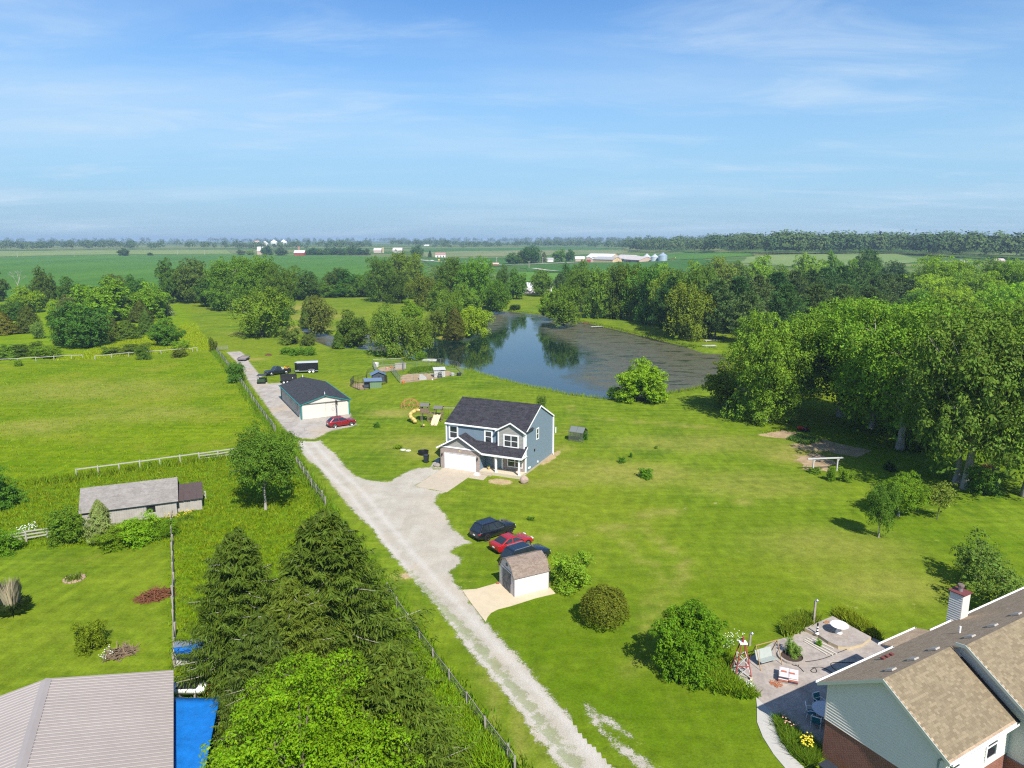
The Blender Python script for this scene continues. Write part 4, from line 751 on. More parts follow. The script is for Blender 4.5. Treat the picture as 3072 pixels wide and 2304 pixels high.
# --- far woods: read as one mass each
def wood_mat():
    t = NT('far_foliage'); v = t.attr('v'); h = t.attr('h')
    c = t.mix(h, (.036, .078, .024), (.072, .112, .028)); c = t.mix(1.0, c, t.rng(v, 0, 1, .82, 1.18), 'MULTIPLY'); return t.fin(c, .8, 0, .1)
M_WOOD_F = wood_mat()
def wood(name, label, front, back, n, h0, h1, q=110, leaf=.9, seed=0):
    r = np.random.default_rng(seed); Vs = []; vv = []; hh = []
    A = np.array([GT(*p)[:] for p in front]); B = np.array([GT(*p)[:] for p in back])
    def along(K, s): k = s * (len(K) - 1); i = np.minimum(k.astype(int), len(K) - 2); f = (k - i)[:, None]; return K[i] * (1 - f) + K[i + 1] * f
    s = r.uniform(0, 1, n); f = r.uniform(0, 1, n)[:, None] ** 1.6; P = along(A, s) * (1 - f) + along(B, s) * f; P[:, 2] = HZ(P[:, 0], P[:, 1])
    for p in P:
        H = r.uniform(h0, h1); W = H * r.uniform(.38, .75); d = unit(r.normal(size=(q, 3))); d[:, 2] = np.where(d[:, 2] < -.55, -d[:, 2], d[:, 2])
        lump = 1 + .22 * np.sin(4 * np.arctan2(d[:, 1], d[:, 0]) + r.uniform(0, 6)) * np.sin(3 * d[:, 2] + r.uniform(0, 6))
        C = p + np.array([0, 0, H * .54]) + d * np.array([W, W, H * .5]) * (lump * r.uniform(.45, 1.05, q))[:, None]
        V, F = quads(C, unit(d + np.array([0, -.15, .4]) + r.normal(0, .28, (q, 3))), leaf * H / 16, .75, r); Vs.append(V)
        vv.append(np.repeat(np.clip(r.normal(.5, .16, q) + r.normal(0, .13), 0, 1), 4)); hh.append(np.full(4 * q, r.uniform()))
    V = np.concatenate(Vs); o = inst(mesh_np(name, V, np.arange(len(V)).reshape(-1, 4), M_WOOD_F, {'v': np.concatenate(vv), 'h': np.concatenate(hh)}), name)
    return tag(o, label, 'wood', kind='stuff')
wood('far_wood', 'long far wood along the right horizon', [(1880, 755), (2100, 759), (2300, 764), (2500, 763), (2700, 764), (2900, 775), (3250, 790)], [(1880, 740), (2200, 743), (2500, 744), (2800, 746), (3250, 750)], 600, 14, 29, 190, 1.1, 1)
wood('far_wood', 'tree line on the horizon right of centre', [(1640, 742), (1760, 743), (1900, 750)], [(1600, 735), (1700, 735), (1880, 738)], 110, 15, 22, 90, 1.4, 2)
wood('far_wood', 'broken tree line on the horizon at centre', [(1360, 741), (1450, 742), (1560, 741), (1650, 742)], [(1350, 735), (1460, 735), (1650, 736)], 80, 12, 20, 80, 1.5, 3)
wood('far_wood', 'tree line on the horizon left of centre', [(1165, 738), (1250, 740), (1350, 741)], [(1165, 731), (1250, 732), (1350, 732)], 90, 14, 24, 80, 1.5, 4)
wood('far_wood', 'hazy tree line on the left horizon', [(-400, 752), (0, 753), (170, 751), (330, 748), (400, 750), (700, 752), (1000, 752), (1110, 748)], [(-400, 738), (0, 736), (300, 734), (700, 733), (1110, 733)], 330, 14, 24, 100, 1.4, 5)
wood('far_wood', 'faint blue farthest tree line', [(-600, 728), (600, 728), (1500, 728), (2300, 729)], [(-600, 724), (600, 724), (1500, 724), (2300, 725)], 420, 26, 40, 60, 2.0, 6)
wood('far_wood', 'tree belt hiding the foot of the skyline bins', [(690, 746), (800, 748), (900, 748)], [(690, 744), (800, 744), (900, 744)], 46, 12, 19, 90, 1.3, 8)
wood('far_hedge', 'dotted hedge trees before the centre horizon', [(1300, 745), (1360, 747), (1440, 745), (1500, 744)], [(1300, 743), (1380, 743), (1500, 742)], 24, 9, 16, 80, 1.4, 7)

# --- ground cover that nobody could count
def blades(name, label, pts, hgt, wid, per, col, cat='grass', spread=.25, leanv=.35, seed=0, col2=None):
    r = np.random.default_rng(seed); n = len(pts) * per; P = np.repeat(np.asarray(pts, float), per, 0) + np.column_stack([r.normal(0, spread, (n, 2)), np.zeros(n)])
    a = r.uniform(0, 2 * math.pi, n); d = np.column_stack([np.cos(a), np.sin(a), np.zeros(n)]); h = hgt * r.uniform(.5, 1.25, n); w = wid * r.uniform(.7, 1.3, n)
    tip = P + np.column_stack([r.normal(0, leanv, (n, 2)) * h[:, None], h]); V = np.stack([P - d * w[:, None], P + d * w[:, None], tip], 1).reshape(-1, 3)
    rr = np.repeat(r.uniform(0, 1, len(pts)), per)
    o = inst(mesh_np(name, V, np.arange(3 * n).reshape(-1, 3), M_LEAF, {'v': np.repeat(np.clip(r.normal(.45, .15, n) + .3 * (rr - .5), 0, 1), 3), 'h': np.repeat(np.clip(rr, 0, 1), 3)}), name, color=(col[0] * 1.6, col[1] * 1.4, col[2]))
    return tag(o, label, cat, kind='stuff')
def scatter(poly, n, seed, dens=None):
    r = np.random.default_rng(seed); A = np.array([(p[0], p[1]) for p in poly]); lo, hi = A.min(0), A.max(0); lo = np.maximum(lo, (-120, 25)); hi = np.minimum(hi, (130, 300)); p = r.uniform(lo, hi, (n * 4, 2)); k = sdist(poly, p) < -.02; p = p[k][:n]
    return np.column_stack([p, np.zeros(len(p))])
blades('pasture_grass', 'tufted pasture grass left of the wire fence', scatter(PASTURE, 9000, 1), .22, .05, 6, (.125, .200, .006), spread=.35, seed=1)
blades('rough_weeds', 'rank weeds around the old barn and under the spruces', scatter(ROUGH, 8500, 2), .26, .06, 7, (.105, .165, .004), spread=.30, seed=2)
blades('wild_grass', 'bright uncut grass of the wild field', scatter(WILD, 7000, 3), .55, .09, 6, (.17, .25, .006), spread=.5, seed=3)
def along_px(px, step, jit, z=0.0, seed=0):
    r = random.Random(seed); q = [G(x, y) for x, y in px]; o = []
    for a, b in zip(q, q[1:]):
        n = max(1, int((b - a).length / step))
        for i in range(n): p = a.lerp(b, (i + r.random()) / n); o.append((p.x + r.gauss(0, jit), p.y + r.gauss(0, jit), z))
    return o
NEARBANK = [(1245, 1083), (1300, 1092), (1350, 1101), (1410, 1114), (1480, 1135), (1560, 1156), (1650, 1173), (1700, 1184), (1760, 1192), (1830, 1199), (1880, 1198), (1960, 1188), (2050, 1175), (2120, 1162)]
blades('bank_reeds', 'bright reeds along the near pond bank', [(x, y + 1.1, z - .45) for x, y, z in along_px(NEARBANK, .16, .35, 0, 4)], .95, .05, 8, (.13, .21, .012), 'reeds', .22, .18, 4)
FARBANK = [(2150, 1046), (2060, 1034), (1960, 1012), (1880, 992), (1800, 974), (1750, 964), (1690, 950), (1640, 944), (1590, 938), (1530, 932)]
blades('bank_grass', 'tall grass along the far pond bank', along_px(FARBANK, .25, .5, -.2, 5), .7, .09, 7, (.10, .17, .012), 'grass', .3, .2, 5)
WFENCE = [(640, 1052), (690, 1108), (740, 1177), (782, 1240), (826, 1300), (900, 1412), (980, 1528), (1161, 1788), (1282, 1967), (1422, 2156), (1540, 2310)]
blades('fence_weeds', 'unmown weeds growing along the wire fence', along_px(WFENCE, .10, .40, 0, 6), .75, .06, 9, (.082, .160, .008), 'weeds', .28, .3, 6)
blades('fence_weeds', 'unmown weeds growing along the white board fence', along_px([(100, 1452), (231, 1436), (440, 1405), (678, 1375)], .08, .45, 0, 7), .9, .07, 9, (.10, .175, .006), 'weeds', .3, .3, 7)
blades('ground_cover', 'leafy ground cover under the patio shrub', scatter(gpoly([(2090, 1960), (2175, 1930), (2190, 1990), (2175, 2010), (2190, 2035), (2255, 2078), (2265, 2100), (2200, 2085), (2110, 2065), (2070, 2030)]), 1500, 8), .55, .07, 9, (.10, .19, .008), 'ground cover', .18, .5, 8)
blades('vine_cover', 'bright green vines under the spruces by the wire fence', scatter(gpoly([(1160, 1800), (1275, 1975), (1415, 2165), (1530, 2320), (1440, 2320), (1320, 2180), (1200, 2000), (1120, 1840)]), 3200, 9), .7, .10, 8, (.11, .215, .006), 'vines', .25, .5, 9)
blades('bed_leaves', 'long leaves of the flower bed beside the curved walk', scatter(gpoly([(2326, 2150), (2362, 2176), (2400, 2210), (2455, 2242), (2452, 2290), (2428, 2300), (2374, 2262), (2345, 2216), (2330, 2180)]), 420, 10), .55, .022, 16, (.085, .165, .012), 'leaves', .12, .55, 10)
blades('weed_bed', 'weeds and yellow shoots behind the raised terrace', scatter(gpoly([(2500, 1846), (2530, 1835), (2600, 1880), (2640, 1915), (2616, 1912), (2560, 1878)]), 500, 11), .6, .06, 9, (.14, .20, .012), 'weeds', .15, .4, 11)
blades('weed_bed', 'tall weeds left of the raised terrace by the lamp post', scatter(gpoly([(2345, 1905), (2370, 1868), (2430, 1855), (2450, 1868), (2412, 1887), (2368, 1910)]), 420, 12), .8, .06, 9, (.12, .19, .018), 'weeds', .15, .3, 12)
# ------------------------------------------------------------------ buildings
def shingle_mat(name, a, b, scale=1.0, axis_len=.3, row=.14):
    t = NT(name); v = t.obj(); br = t.N.new('ShaderNodeTexBrick'); mp = t.N.new('ShaderNodeMapping'); t.lk(t.N.new('ShaderNodeTexCoord').outputs['UV'], mp.inputs[0])
    n = t.noise(v, 1.3 * scale, 5, .75, (1, 1.5, 3)); n2 = t.noise(v, 5 * scale, 5, .85, (1, 1, 3.0)); f = t.math('ADD', t.math('MULTIPLY', n, .45), t.math('MULTIPLY', n2, .55)); t.bump(n2, .35, .03)
    return t.fin(t.mix(t.rng(f, .40, .60), a, b), .9, 0, .15)
def lap(mb, A, B, z0, z1, step=.13, out=None, clip=None, m=0):
    """lapped siding from A to B (ground line), clip(z)->(s0,s1) trims it under a gable"""
    A, B = Vector((*A[:2], 0)), Vector((*B[:2], 0)); d = (B - A); L = d.length; d.normalize(); n = Vector(out) if out is not None else Vector((d.y, -d.x, 0))
    z = z0
    while z < z1 - .01:
        zt = min(z + step, z1); a0, a1 = (0, L) if clip is None else clip(z); b0, b1 = (0, L) if clip is None else clip(zt)
        if a1 - a0 > .02:
            if b1 < b0: b0 = b1 = (b0 + b1) / 2
            p = [A + d * a0 + n * .022, A + d * a1 + n * .022, A + d * b1 + n * .004, A + d * b0 + n * .004]; zs = (z, z, zt, zt)
            q = [A + d * a0, A + d * a1]
            mb.add([(u.x, u.y, k) for u, k in zip(p, zs)] + [(u.x, u.y, z) for u in q], [(0, 1, 2, 3), (4, 5, 1, 0)], m)
        z = zt
def window(parent, name, A, d, n, s0, s1, z0, z1, trim=.11, sash=True, frame=None, mullion=0, sub='window'):
    """window on a wall: line start A, direction d, outward n; white casing, glass set back, sash bar"""
    A, d, n = Vector(A), Vector(d), Vector(n); fm = frame or M_WHITE
    def pt(s, z, o): p = A + d * s + n * o; return (p.x, p.y, z)
    g = MB(); g.add([pt(s0, z0, .012), pt(s1, z0, .012), pt(s1, z1, .012), pt(s0, z1, .012)], [(0, 1, 2, 3)]); w = g.build(sub, M_GLASS, parent)
    f = MB()
    def rect(a, b, c, e, o0=.004, o1=.05): f.add([pt(a, c, o0), pt(b, c, o0), pt(b, e, o0), pt(a, e, o0), pt(a, c, o1), pt(b, c, o1), pt(b, e, o1), pt(a, e, o1)], [(4, 5, 6, 7), (0, 1, 5, 4), (1, 2, 6, 5), (2, 3, 7, 6), (3, 0, 4, 7)])
    rect(s0 - trim, s0 + .02, z0 - trim, z1 + trim); rect(s1 - .02, s1 + trim, z0 - trim, z1 + trim); rect(s0 + .02, s1 - .02, z1 - .02, z1 + trim); rect(s0 + .02, s1 - .02, z0 - trim, z0 + .02)
    f.build('frame', fm, w)
    k = MB(); f = k; zm = (z0 + z1) / 2
    if sash: rect(s0 + .02, s1 - .02, zm - .035, zm + .035, .014, .04)
    for i in range(mullion): c = s0 + (s1 - s0) * (i + 1) / (mullion + 1); rect(c - .05, c + .05, z0 + .02, z1 - .02, .013, .046)
    if k.v: k.build('sash', fm, w)
    return w
def brick_mat(name, a, b, mortar, scale=1.0):
    t = NT(name); v = t.obj(); mp = t.N.new('ShaderNodeMapping'); t.lk(v, mp.inputs[0]); mp.inputs['Rotation'].default_value = (R(90), 0, 0)
    sx = t.N.new('ShaderNodeSeparateXYZ'); t.lk(v, sx.inputs[0]); cb = t.N.new('ShaderNodeCombineXYZ'); t.lk(t.math('ADD', sx.outputs[0], sx.outputs[1]), cb.inputs[0]); t.lk(sx.outputs[2], cb.inputs[1])
    br = t.N.new('ShaderNodeTexBrick'); t.lk(cb.outputs[0], br.inputs['Vector']); br.inputs['Scale'].default_value = 1; br.inputs['Brick Width'].default_value = .21; br.inputs['Row Height'].default_value = .075; br.inputs['Mortar Size'].default_value = .008
    br.inputs['Color1'].default_value = (*a, 1); br.inputs['Color2'].default_value = (*b, 1); br.inputs['Mortar'].default_value = (*mortar, 1)
    t.bump(br.outputs['Fac'], -.3, .01); n = t.noise(v, 1.2, 4); return t.fin(t.mix(1.0, br.outputs['Color'], t.rng(n, .3, .7, .88, 1.12), 'MULTIPLY'), .9, 0, .1)
M_ROOFD = shingle_mat('charcoal_shingles', (.016, .016, .020), (.058, .056, .064))
M_BLUE = mat('blue_siding', (.165, .222, .270), .55, var=.05); M_GREYS = mat('grey_shake', (.30, .29, .27), .7, var=.12)
M_BRICKT = brick_mat('taupe_brick', (.26, .195, .165), (.33, .26, .225), (.40, .37, .34))
# ---- the blue two-storey house; x along its front, y into the depth
H = thing('blue_house', 'blue two storey house with charcoal roof, brick garage front and white door', 'house', Vector((-9.83, 94.35, 0)), R(-24.4))
W_, V0, V1, EZ, RZ = 12.0, 1.75, 11.7, 6.0, 8.5; RV = (V0 + V1) / 2; FND = .35
part(H, 'foundation', M_CONC, lambda b: (b.box(-.0, W_, V0, V1, -.3, FND), b.box(.0, 6.0, .0, V0 - .002, -.3, .12)))
def gable_clip(L, ez, rz, base=0.0): return lambda z: (0, L) if z <= ez else (L / 2 * (z - ez) / (rz - ez), L - L / 2 * (z - ez) / (rz - ez))
part(H, 'wall_core', M_BLUE, lambda b: (b.extx([(V0, FND), (V1, FND), (V1, EZ), (RV, RZ - .05), (V0, EZ)], 0, W_), b.box(0, 6.0, .02, V0 - .002, .12, 3.05), b.extr([(0, 3.052), (6.0, 3.052), (3.0, 4.72)], .02, V0 - .002)))
part(H, 'siding', M_BLUE, lambda b: (lap(b, (0, V0), (W_, V0), FND, EZ, .13, (0, -1, 0)), lap(b, (W_, V0), (W_, V1), FND, RZ, .13, (1, 0, 0), gable_clip(V1 - V0, EZ, RZ)), lap(b, (0, V1), (0, V0), FND, RZ, .13, (-1, 0, 0), gable_clip(V1 - V0, EZ, RZ)),
     lap(b, (6.0, .02), (6.0, V0), FND, 3.0, .13, (1, 0, 0)), lap(b, (0, V0), (0, .02), .12, 3.0, .13, (-1, 0, 0)), lap(b, (W_, V1), (0, V1), FND, EZ, .13, (0, 1, 0))))
# main roof: two plates with a soft overhang, ridge cap
ov = .16; sl = (RZ - EZ) / (RV - V0); ez = EZ - sl * ov
rf = part(H, 'roof', M_ROOFD, lambda b: (b.slab([(-ov, V0 - ov, ez + .16), (W_ + ov, V0 - ov, ez + .16), (W_ + ov, RV, RZ + .16), (-ov, RV, RZ + .16)], .12), b.slab([(W_ + ov, V1 + ov, ez + .16), (-ov, V1 + ov, ez + .16), (-ov, RV + .002, RZ + .16), (W_ + ov, RV + .002, RZ + .16)], .12)))
part(H, 'ridge_cap', M_ROOFD, lambda b: b.extx([(RV - .16, RZ + .10), (RV, RZ + .19), (RV + .16, RZ + .10)], -ov - .004, W_ + ov + .004))
part(H, 'fascia', M_WHITE, lambda b: (b.box(-ov, W_ + ov, V0 - ov - .03, V0 - ov - .002, ez - .13, ez + .12), b.box(-ov, W_ + ov, V1 + ov + .002, V1 + ov + .03, ez - .13, ez + .12), b.box(-ov, W_ + ov, V0 - ov, V0 - .03, ez - .12, ez - .10)))
for x0, x1 in ((-ov - .03, -ov - .002), (W_ + ov + .002, W_ + ov + .03)):
    part(H, 'rake_board', M_WHITE, lambda b: b.extx([(V0 - ov, ez - .12), (RV, RZ - .12), (V1 + ov, ez - .12), (V1 + ov, ez + .11), (RV, RZ + .11), (V0 - ov, ez + .11)], x0, x1))
part(H, 'gutter', M_WHITE, lambda b: b.box(-ov, 8.35, V0 - ov - .14, V0 - ov - .032, ez - .06, ez + .10))
for x, y in ((W_ + .02, V0 - .02), (W_ + .02, V1 + .02), (-.02, V0 - .02)): part(H, 'corner_trim', M_WHITE, lambda b: b.box(x - .09, x + .09, y - .09, y + .09, FND, EZ - .1))
for x, y in ((W_ + .14, V1 + .02), ): part(H, 'downspout', M_WHITE, lambda b: b.box(x - .05, x + .05, y - .06, y + .06, .1, EZ - .3))
# bump-out over the porch with its own gable
BX0, BX1, BV = 8.2, W_ - .04, V0 - .45; bm_ = (BX0 + BX1) / 2; brz = 7.05
part(H, 'bay_wall', M_GREYS, lambda b: (b.box(BX0, BX1, BV + .02, V0 - .03, 3.4, EZ), b.extr([(BX0, EZ + .002), (BX1, EZ + .002), (bm_, brz)], BV + .02, V0 + 2.2), lap(b, (BX0, BV + .02), (BX1, BV + .02), 3.4, brz, .19, (0, -1, 0), gable_clip(BX1 - BX0, EZ, brz))))
part(H, 'bay_roof', M_ROOFD, lambda b: [b.slab([(bm_ + s * (BX1 - bm_ + .35), BV - .3, EZ - .05), (bm_ + s * (BX1 - bm_ + .35), V0 + 2.3, EZ - .05), (bm_ + s * .001, V0 + 2.3, brz + .15), (bm_ + s * .001, BV - .3, brz + .15)][::s], .09) for s in (1, -1)])
for s in (1, -1): part(H, 'bay_rake', M_WHITE, lambda b: b.extr([(bm_ + s * .0, brz - .02), (bm_, brz + .17), (bm_ + s * (BX1 - bm_ + .37), EZ - .03), (bm_ + s * (BX1 - bm_ + .37), EZ - .24)], BV - .34, BV - .302))
for x in (BX0, BX1): part(H, 'corner_trim', M_WHITE, lambda b: b.box(x - .08, x + .08, BV - .06, BV + .10, 3.42, EZ + .05))
# garage front with its gable, porch roof
part(H, 'brick_front', M_BRICKT, lambda b: (b.box(-.02, .62, -.08, .018, .0, 3.02), b.box(5.45, 6.02, -.08, .018, .0, 3.02), b.box(.622, 5.448, -.08, .018, 2.32, 3.02)))
gd = part(H, 'garage_door', M_WHITE, lambda b: [b.box(.70, 5.37, -.03, .015, .06 + i * .555, .06 + i * .555 + .545) for i in range(4)])
part(H, 'door_casing', M_WHITE, lambda b: (b.box(.622, .70, -.10, .016, .04, 2.30), b.box(5.37, 5.448, -.10, .016, .04, 2.30), b.box(.70, 5.37, -.10, .016, 2.285, 2.318)))
GR, GA_, GE = 3.0, 4.78, 3.05
part(H, 'gable_panel', M_GREYS, lambda b: lap(b, (0, .0), (6.0, .0), 3.12, 4.72, .19, (0, -1, 0), gable_clip(6.0, 3.12, 4.72)))
part(H, 'frieze_board', M_WHITE, lambda b: b.box(-.1, 6.1, -.14, -.004, 3.02, 3.18))
part(H, 'garage_roof', M_ROOFD, lambda b: [b.slab([(GR + s * 3.45, -.42, 2.98), (GR + s * 3.45, V0 - .01, 2.98), (GR + s * .001, V0 - .01, GA_ + .14), (GR + s * .001, -.42, GA_ + .14)][::s], .09) for s in (1, -1)])
for s in (1, -1): part(H, 'garage_rake', M_WHITE, lambda b: b.extr([(GR, GA_ - .05), (GR, GA_ + .15), (GR + s * 3.48, 2.99), (GR + s * 3.48, 2.77)], -.46, -.422))
for s in (-.48, 6.40): part(H, 'garage_gutter', M_WHITE, lambda b: b.box(s, s + .08, -.42, V0 if s < 0 else .4, 2.80, 2.97))
part(H, 'porch_roof', M_ROOFD, lambda b: b.slab([(6.46, -.30, 2.95), (W_ + .3, -.30, 2.95), (W_ + .3, V0 - .003, 4.02), (4.4, V0 - .003, 4.02)], .10))
part(H, 'porch_fascia', M_WHITE, lambda b: (b.box(6.46, W_ + .3, -.35, -.302, 2.68, 2.94), b.extx([(-.30, 2.70), (-.30, 2.93), (V0, 3.99), (V0, 3.76)], W_ + .302, W_ + .335)))
part(H, 'porch_ceiling', M_WHITE, lambda b: b.box(6.03, W_ + .28, -.28, V0 - .03, 2.66, 2.70))
part(H, 'porch_floor', mat('porch_concrete', (.52, .45, .33), .9, var=.08), lambda b: b.box(6.03, W_ + .02, -.15, V0 - .003, -.2, .42))
part(H, 'porch_step', M_CONC, lambda b: (b.box(6.3, 8.0, -.75, -.16, -.1, .20), b.box(6.3, 8.0, -.45, -.158, .2, .32)))
for x in (8.45, W_ - .18): part(H, 'porch_post', M_WHITE, lambda b: (b.box(x - .11, x + .11, -.10, .12, .42, 2.68), b.box(x - .15, x + .15, -.14, .16, .42, .56)), bevel=.01)
part(H, 'porch_brick', M_BRICKT, lambda b: (b.box(7.15, W_ - .10, V0 - .08, V0 - .025, .42, 1.0), b.box(7.15, 7.35, V0 - .078, V0 - .024, 1.0, 2.66), b.box(8.75, 9.1, V0 - .078, V0 - .024, 1.0, 2.66), b.box(9.1, 9.2, V0 - .077, V0 - .023, 1.0, 2.66), b.box(9.2, W_ - .10, V0 - .076, V0 - .022, 1.0, 2.66)))
dr = part(H, 'front_door', mat('grey_door', (.20, .27, .30), .5, var=.05), lambda b: b.box(7.55, 8.5, V0 - .11, V0 - .026, .44, 2.5)); part(dr, 'handle', M_STEEL, lambda b: b.box(8.38, 8.43, V0 - .16, V0 - .11, 1.35, 1.5))
part(H, 'door_trim', M_WHITE, lambda b: (b.box(7.36, 7.55, V0 - .12, V0 - .028, .44, 2.62), b.box(8.5, 8.72, V0 - .12, V0 - .028, .44, 2.62)))
fr = ((0, V0 - .03), (1, 0), (0, -1))
for s0, s1, z0, z1, mu, tr in ((.55, 1.65, 3.95, 5.55, 0, .20), (6.05, 6.95, 3.95, 5.45, 0, .20)): window(H, '', (0, V0 - .03, 0), (1, 0, 0), (0, -1, 0), s0, s1, z0, z1, tr)
window(H, '', (0, BV - .005, 0), (1, 0, 0), (0, -1, 0), 9.1, 11.05, 3.85, 5.35, .15, True, None, 1)
window(H, '', (0, V0 - .082, 0), (1, 0, 0), (0, -1, 0), 9.45, 11.5, .98, 2.40, .09, True, None, 1)
window(H, '', (W_ + .024, 0, 0), (0, 1, 0), (1, 0, 0), 5.45, 6.15, 4.05, 5.45, .11)
for x in (.28, 5.72): part(H, 'wall_lantern', M_BLACK, lambda b: (b.lathe([(.03, 1.75), (.09, 1.85), (.09, 2.1), (.02, 2.2)], 8, 0, (x, -.18)), b.box(x - .03, x + .03, -.18, -.078, 2.1, 2.16)))
part(H, 'wall_vent', M_BLACK, lambda b: b.box(W_ + .024, W_ + .10, 4.6, 4.85, 2.55, 2.85))
for y in (.9, 1.3, 4.1): part(H, 'wall_box', M_WHITE, lambda b: b.box(W_ + .024, W_ + .16, V0 + y - .09, V0 + y + .09, .6, .85))
hn = part(H, 'house_number', mat('gold_number', (.62, .50, .25), .5), lambda b: (b.box(2.92, 3.08, -.10, -.082, 2.62, 2.86), b.box(2.9, 3.1, -.10, -.082, 2.62, 2.66)))

# ---- white pole barn
B = thing('pole_barn', 'white metal pole barn with dark gabled roof and green corner trim', 'barn', Vector((-36.8, 120.8, 0)), R(28))
BW, BL, BE, BR = 8.37, 18.6, 2.88, 4.05; M_BW = mat('barn_white', (.56, .525, .46), .5, var=.04); M_TEAL = mat('teal_trim', (.02, .19, .18), .45, var=.1)
M_ROOFB = shingle_mat('slate_shingles', (.024, .026, .030), (.060, .062, .070))
part(B, 'wall', M_BW, lambda b: (b.extr([(0, 0), (BW, 0), (BW, BE), (BW / 2, BR - .06), (0, BE)], .02, BL)))
rm = MB().box(-.022, -.001, -.02, .02, 0, BE - .05).mesh('rib', M_BW)
for y in np.arange(.3, BL, .3): inst(rm, 'rib', B, loc=(0, y, 0))
for x in np.arange(.3, BW, .3): part(B, 'gable_rib', M_BW, lambda b: b.box(x - .02, x + .02, -.004, .019, BE - .25, BE + (BR - BE) * (1 - abs(x - BW / 2) / (BW / 2)) - .12))
part(B, 'roof', M_ROOFB, lambda b: [b.slab([(BW / 2 + s * (BW / 2 + .3), -.25, BE - .08), (BW / 2 + s * (BW / 2 + .3), BL + .25, BE - .08), (BW / 2 + s * .001, BL + .25, BR + .08), (BW / 2 + s * .001, -.25, BR + .08)][::s], .1) for s in (1, -1)])
part(B, 'ridge_cap', M_ROOFB, lambda b: b.extr([(BW / 2 - .2, BR + .03), (BW / 2, BR + .12), (BW / 2 + .2, BR + .03)], -.26, BL + .26))
for x in (-.03, BW + .03):
    for y in (0, BL): part(B, 'corner_trim', M_TEAL, lambda b: b.box(x - .10, x + .10, y - .10, y + .10, 0, BE - .02))
part(B, 'gutter', M_TEAL, lambda b: (b.box(-.46, -.305, -.25, BL + .25, BE - .18, BE - .06), b.box(BW + .305, BW + .46, -.25, BL + .25, BE - .18, BE - .06)))
for s in (1, -1): part(B, 'rake_trim', M_TEAL, lambda b: b.extr([(BW / 2, BR - .16), (BW / 2, BR - .02), (BW / 2 + s * (BW / 2 + .3), BE - .18), (BW / 2 + s * (BW / 2 + .3), BE - .32)], -.29, -.252))
part(B, 'sliding_door', M_BW, lambda b: (b.box(.15, 4.15, -.12, -.05, .05, BE - .32)))
part(B, 'sliding_door', M_BW, lambda b: (b.box(4.2, BW - .3, -.07, -.01, .05, BE - .32), [b.box(x - .025, x + .025, -.10, -.071, .08, BE - .34) for x in np.arange(4.4, BW - .3, .3)]))
part(B, 'door_track', mat('track_grey', (.10, .105, .09), .6), lambda b: b.box(.1, BW - .5, -.16, -.03, BE - .31, BE - .13))
part(B, 'gable_lantern', M_BLACK, lambda b: b.lathe([(.02, BE + .75), (.10, BE + .85), (.12, BE + 1.15), (.03, BE + 1.3)], 8, 0, (BW / 2, -.14)))
for y in (.0, BL - .4): part(B, 'finial', M_WHITE, lambda b: b.lathe([(.07, BR + .1), (.05, BR + .35), (.02, BR + .6)], 6, 0, (BW / 2, y)))
for y in (3.2, 8.5): window(B, '', (-.022, 0, 0), (0, 1, 0), (-1, 0, 0), y, y + 1.1, 1.2, 2.1, .06, True, M_STEEL)
# ---- basketball hoop before the barn
t = thing('basketball_hoop', 'basketball hoop on a dark pole before the white barn', 'hoop', G(1012, 1252), R(28))
part(t, 'pole', M_BLACK, lambda b: b.tube((0, 0, 0), (0, 0, 2.9), .06)); part(t, 'backboard', M_BLACK, lambda b: b.box(-.05, .02, -.6, .6, 2.3, 3.1))
part(t, 'rim', mat('rim_red', (.45, .12, .10)), lambda b: b.path([(-.30 - .23 + .23 * math.cos(a), .23 * math.sin(a), 2.45) for a in np.linspace(0, 6.283, 13)], .018)); part(t, 'base', M_BLACK, lambda b: b.box(-.3, .7, -.4, .4, .02, .18), bevel=.04)

# ---- gambrel shed: x along its length, y into the depth
S = thing('storage_shed', 'small white shed with brown barn-shaped roof and grey double doors', 'shed', Vector((.2, 57.75, 0)), R(27))
SL, SD, SE = 3.5, 3.0, 1.80; M_SHED = mat('shed_white', (.66, .60, .58), .8, var=.10, scale=1.5); M_ROOFS = shingle_mat('brown_shingles', (.145, .105, .080), (.285, .225, .180), 1.6)
gam = [(-.12, SE - .05), (.50, SE + .88), (SD / 2, SE + 1.28), (SD - .50, SE + .88), (SD + .12, SE - .05)]
part(S, 'wall_core', M_SHED, lambda b: b.extx([(.03, .05), (SD - .03, .05), (SD - .03, SE)] + [(y, z - .09) for y, z in gam[3:0:-1]] + [(.03, SE)], .03, SL - .03))
nb = 14
for i in range(nb): part(S, 'wall_board', M_SHED, lambda b: b.box(i * SL / nb + .006, (i + 1) * SL / nb - .006, .0, .028, .06, SE - .02))
for i in range(4): part(S, 'gable_board', M_SHED, lambda b: b.box(.002, .028, .02 + i * .17, .185 + i * .17, .06, SE - .02))
for i in range(4): part(S, 'gable_board', M_SHED, lambda b: b.box(.002, .028, SD - .70 + i * .17, SD - .535 + i * .17, .06, SE - .02))
for a, c in zip(gam, gam[1:]):
    part(S, 'roof_plane', M_ROOFS, lambda b: b.slab([(-.10, a[0], a[1] + .02), (SL + .10, a[0], a[1] + .02), (SL + .10, c[0], c[1] + .02), (-.10, c[0], c[1] + .02)], .05))
M_SDOOR = mat('grey_shed_door', (.16, .155, .16), .8, var=.3)
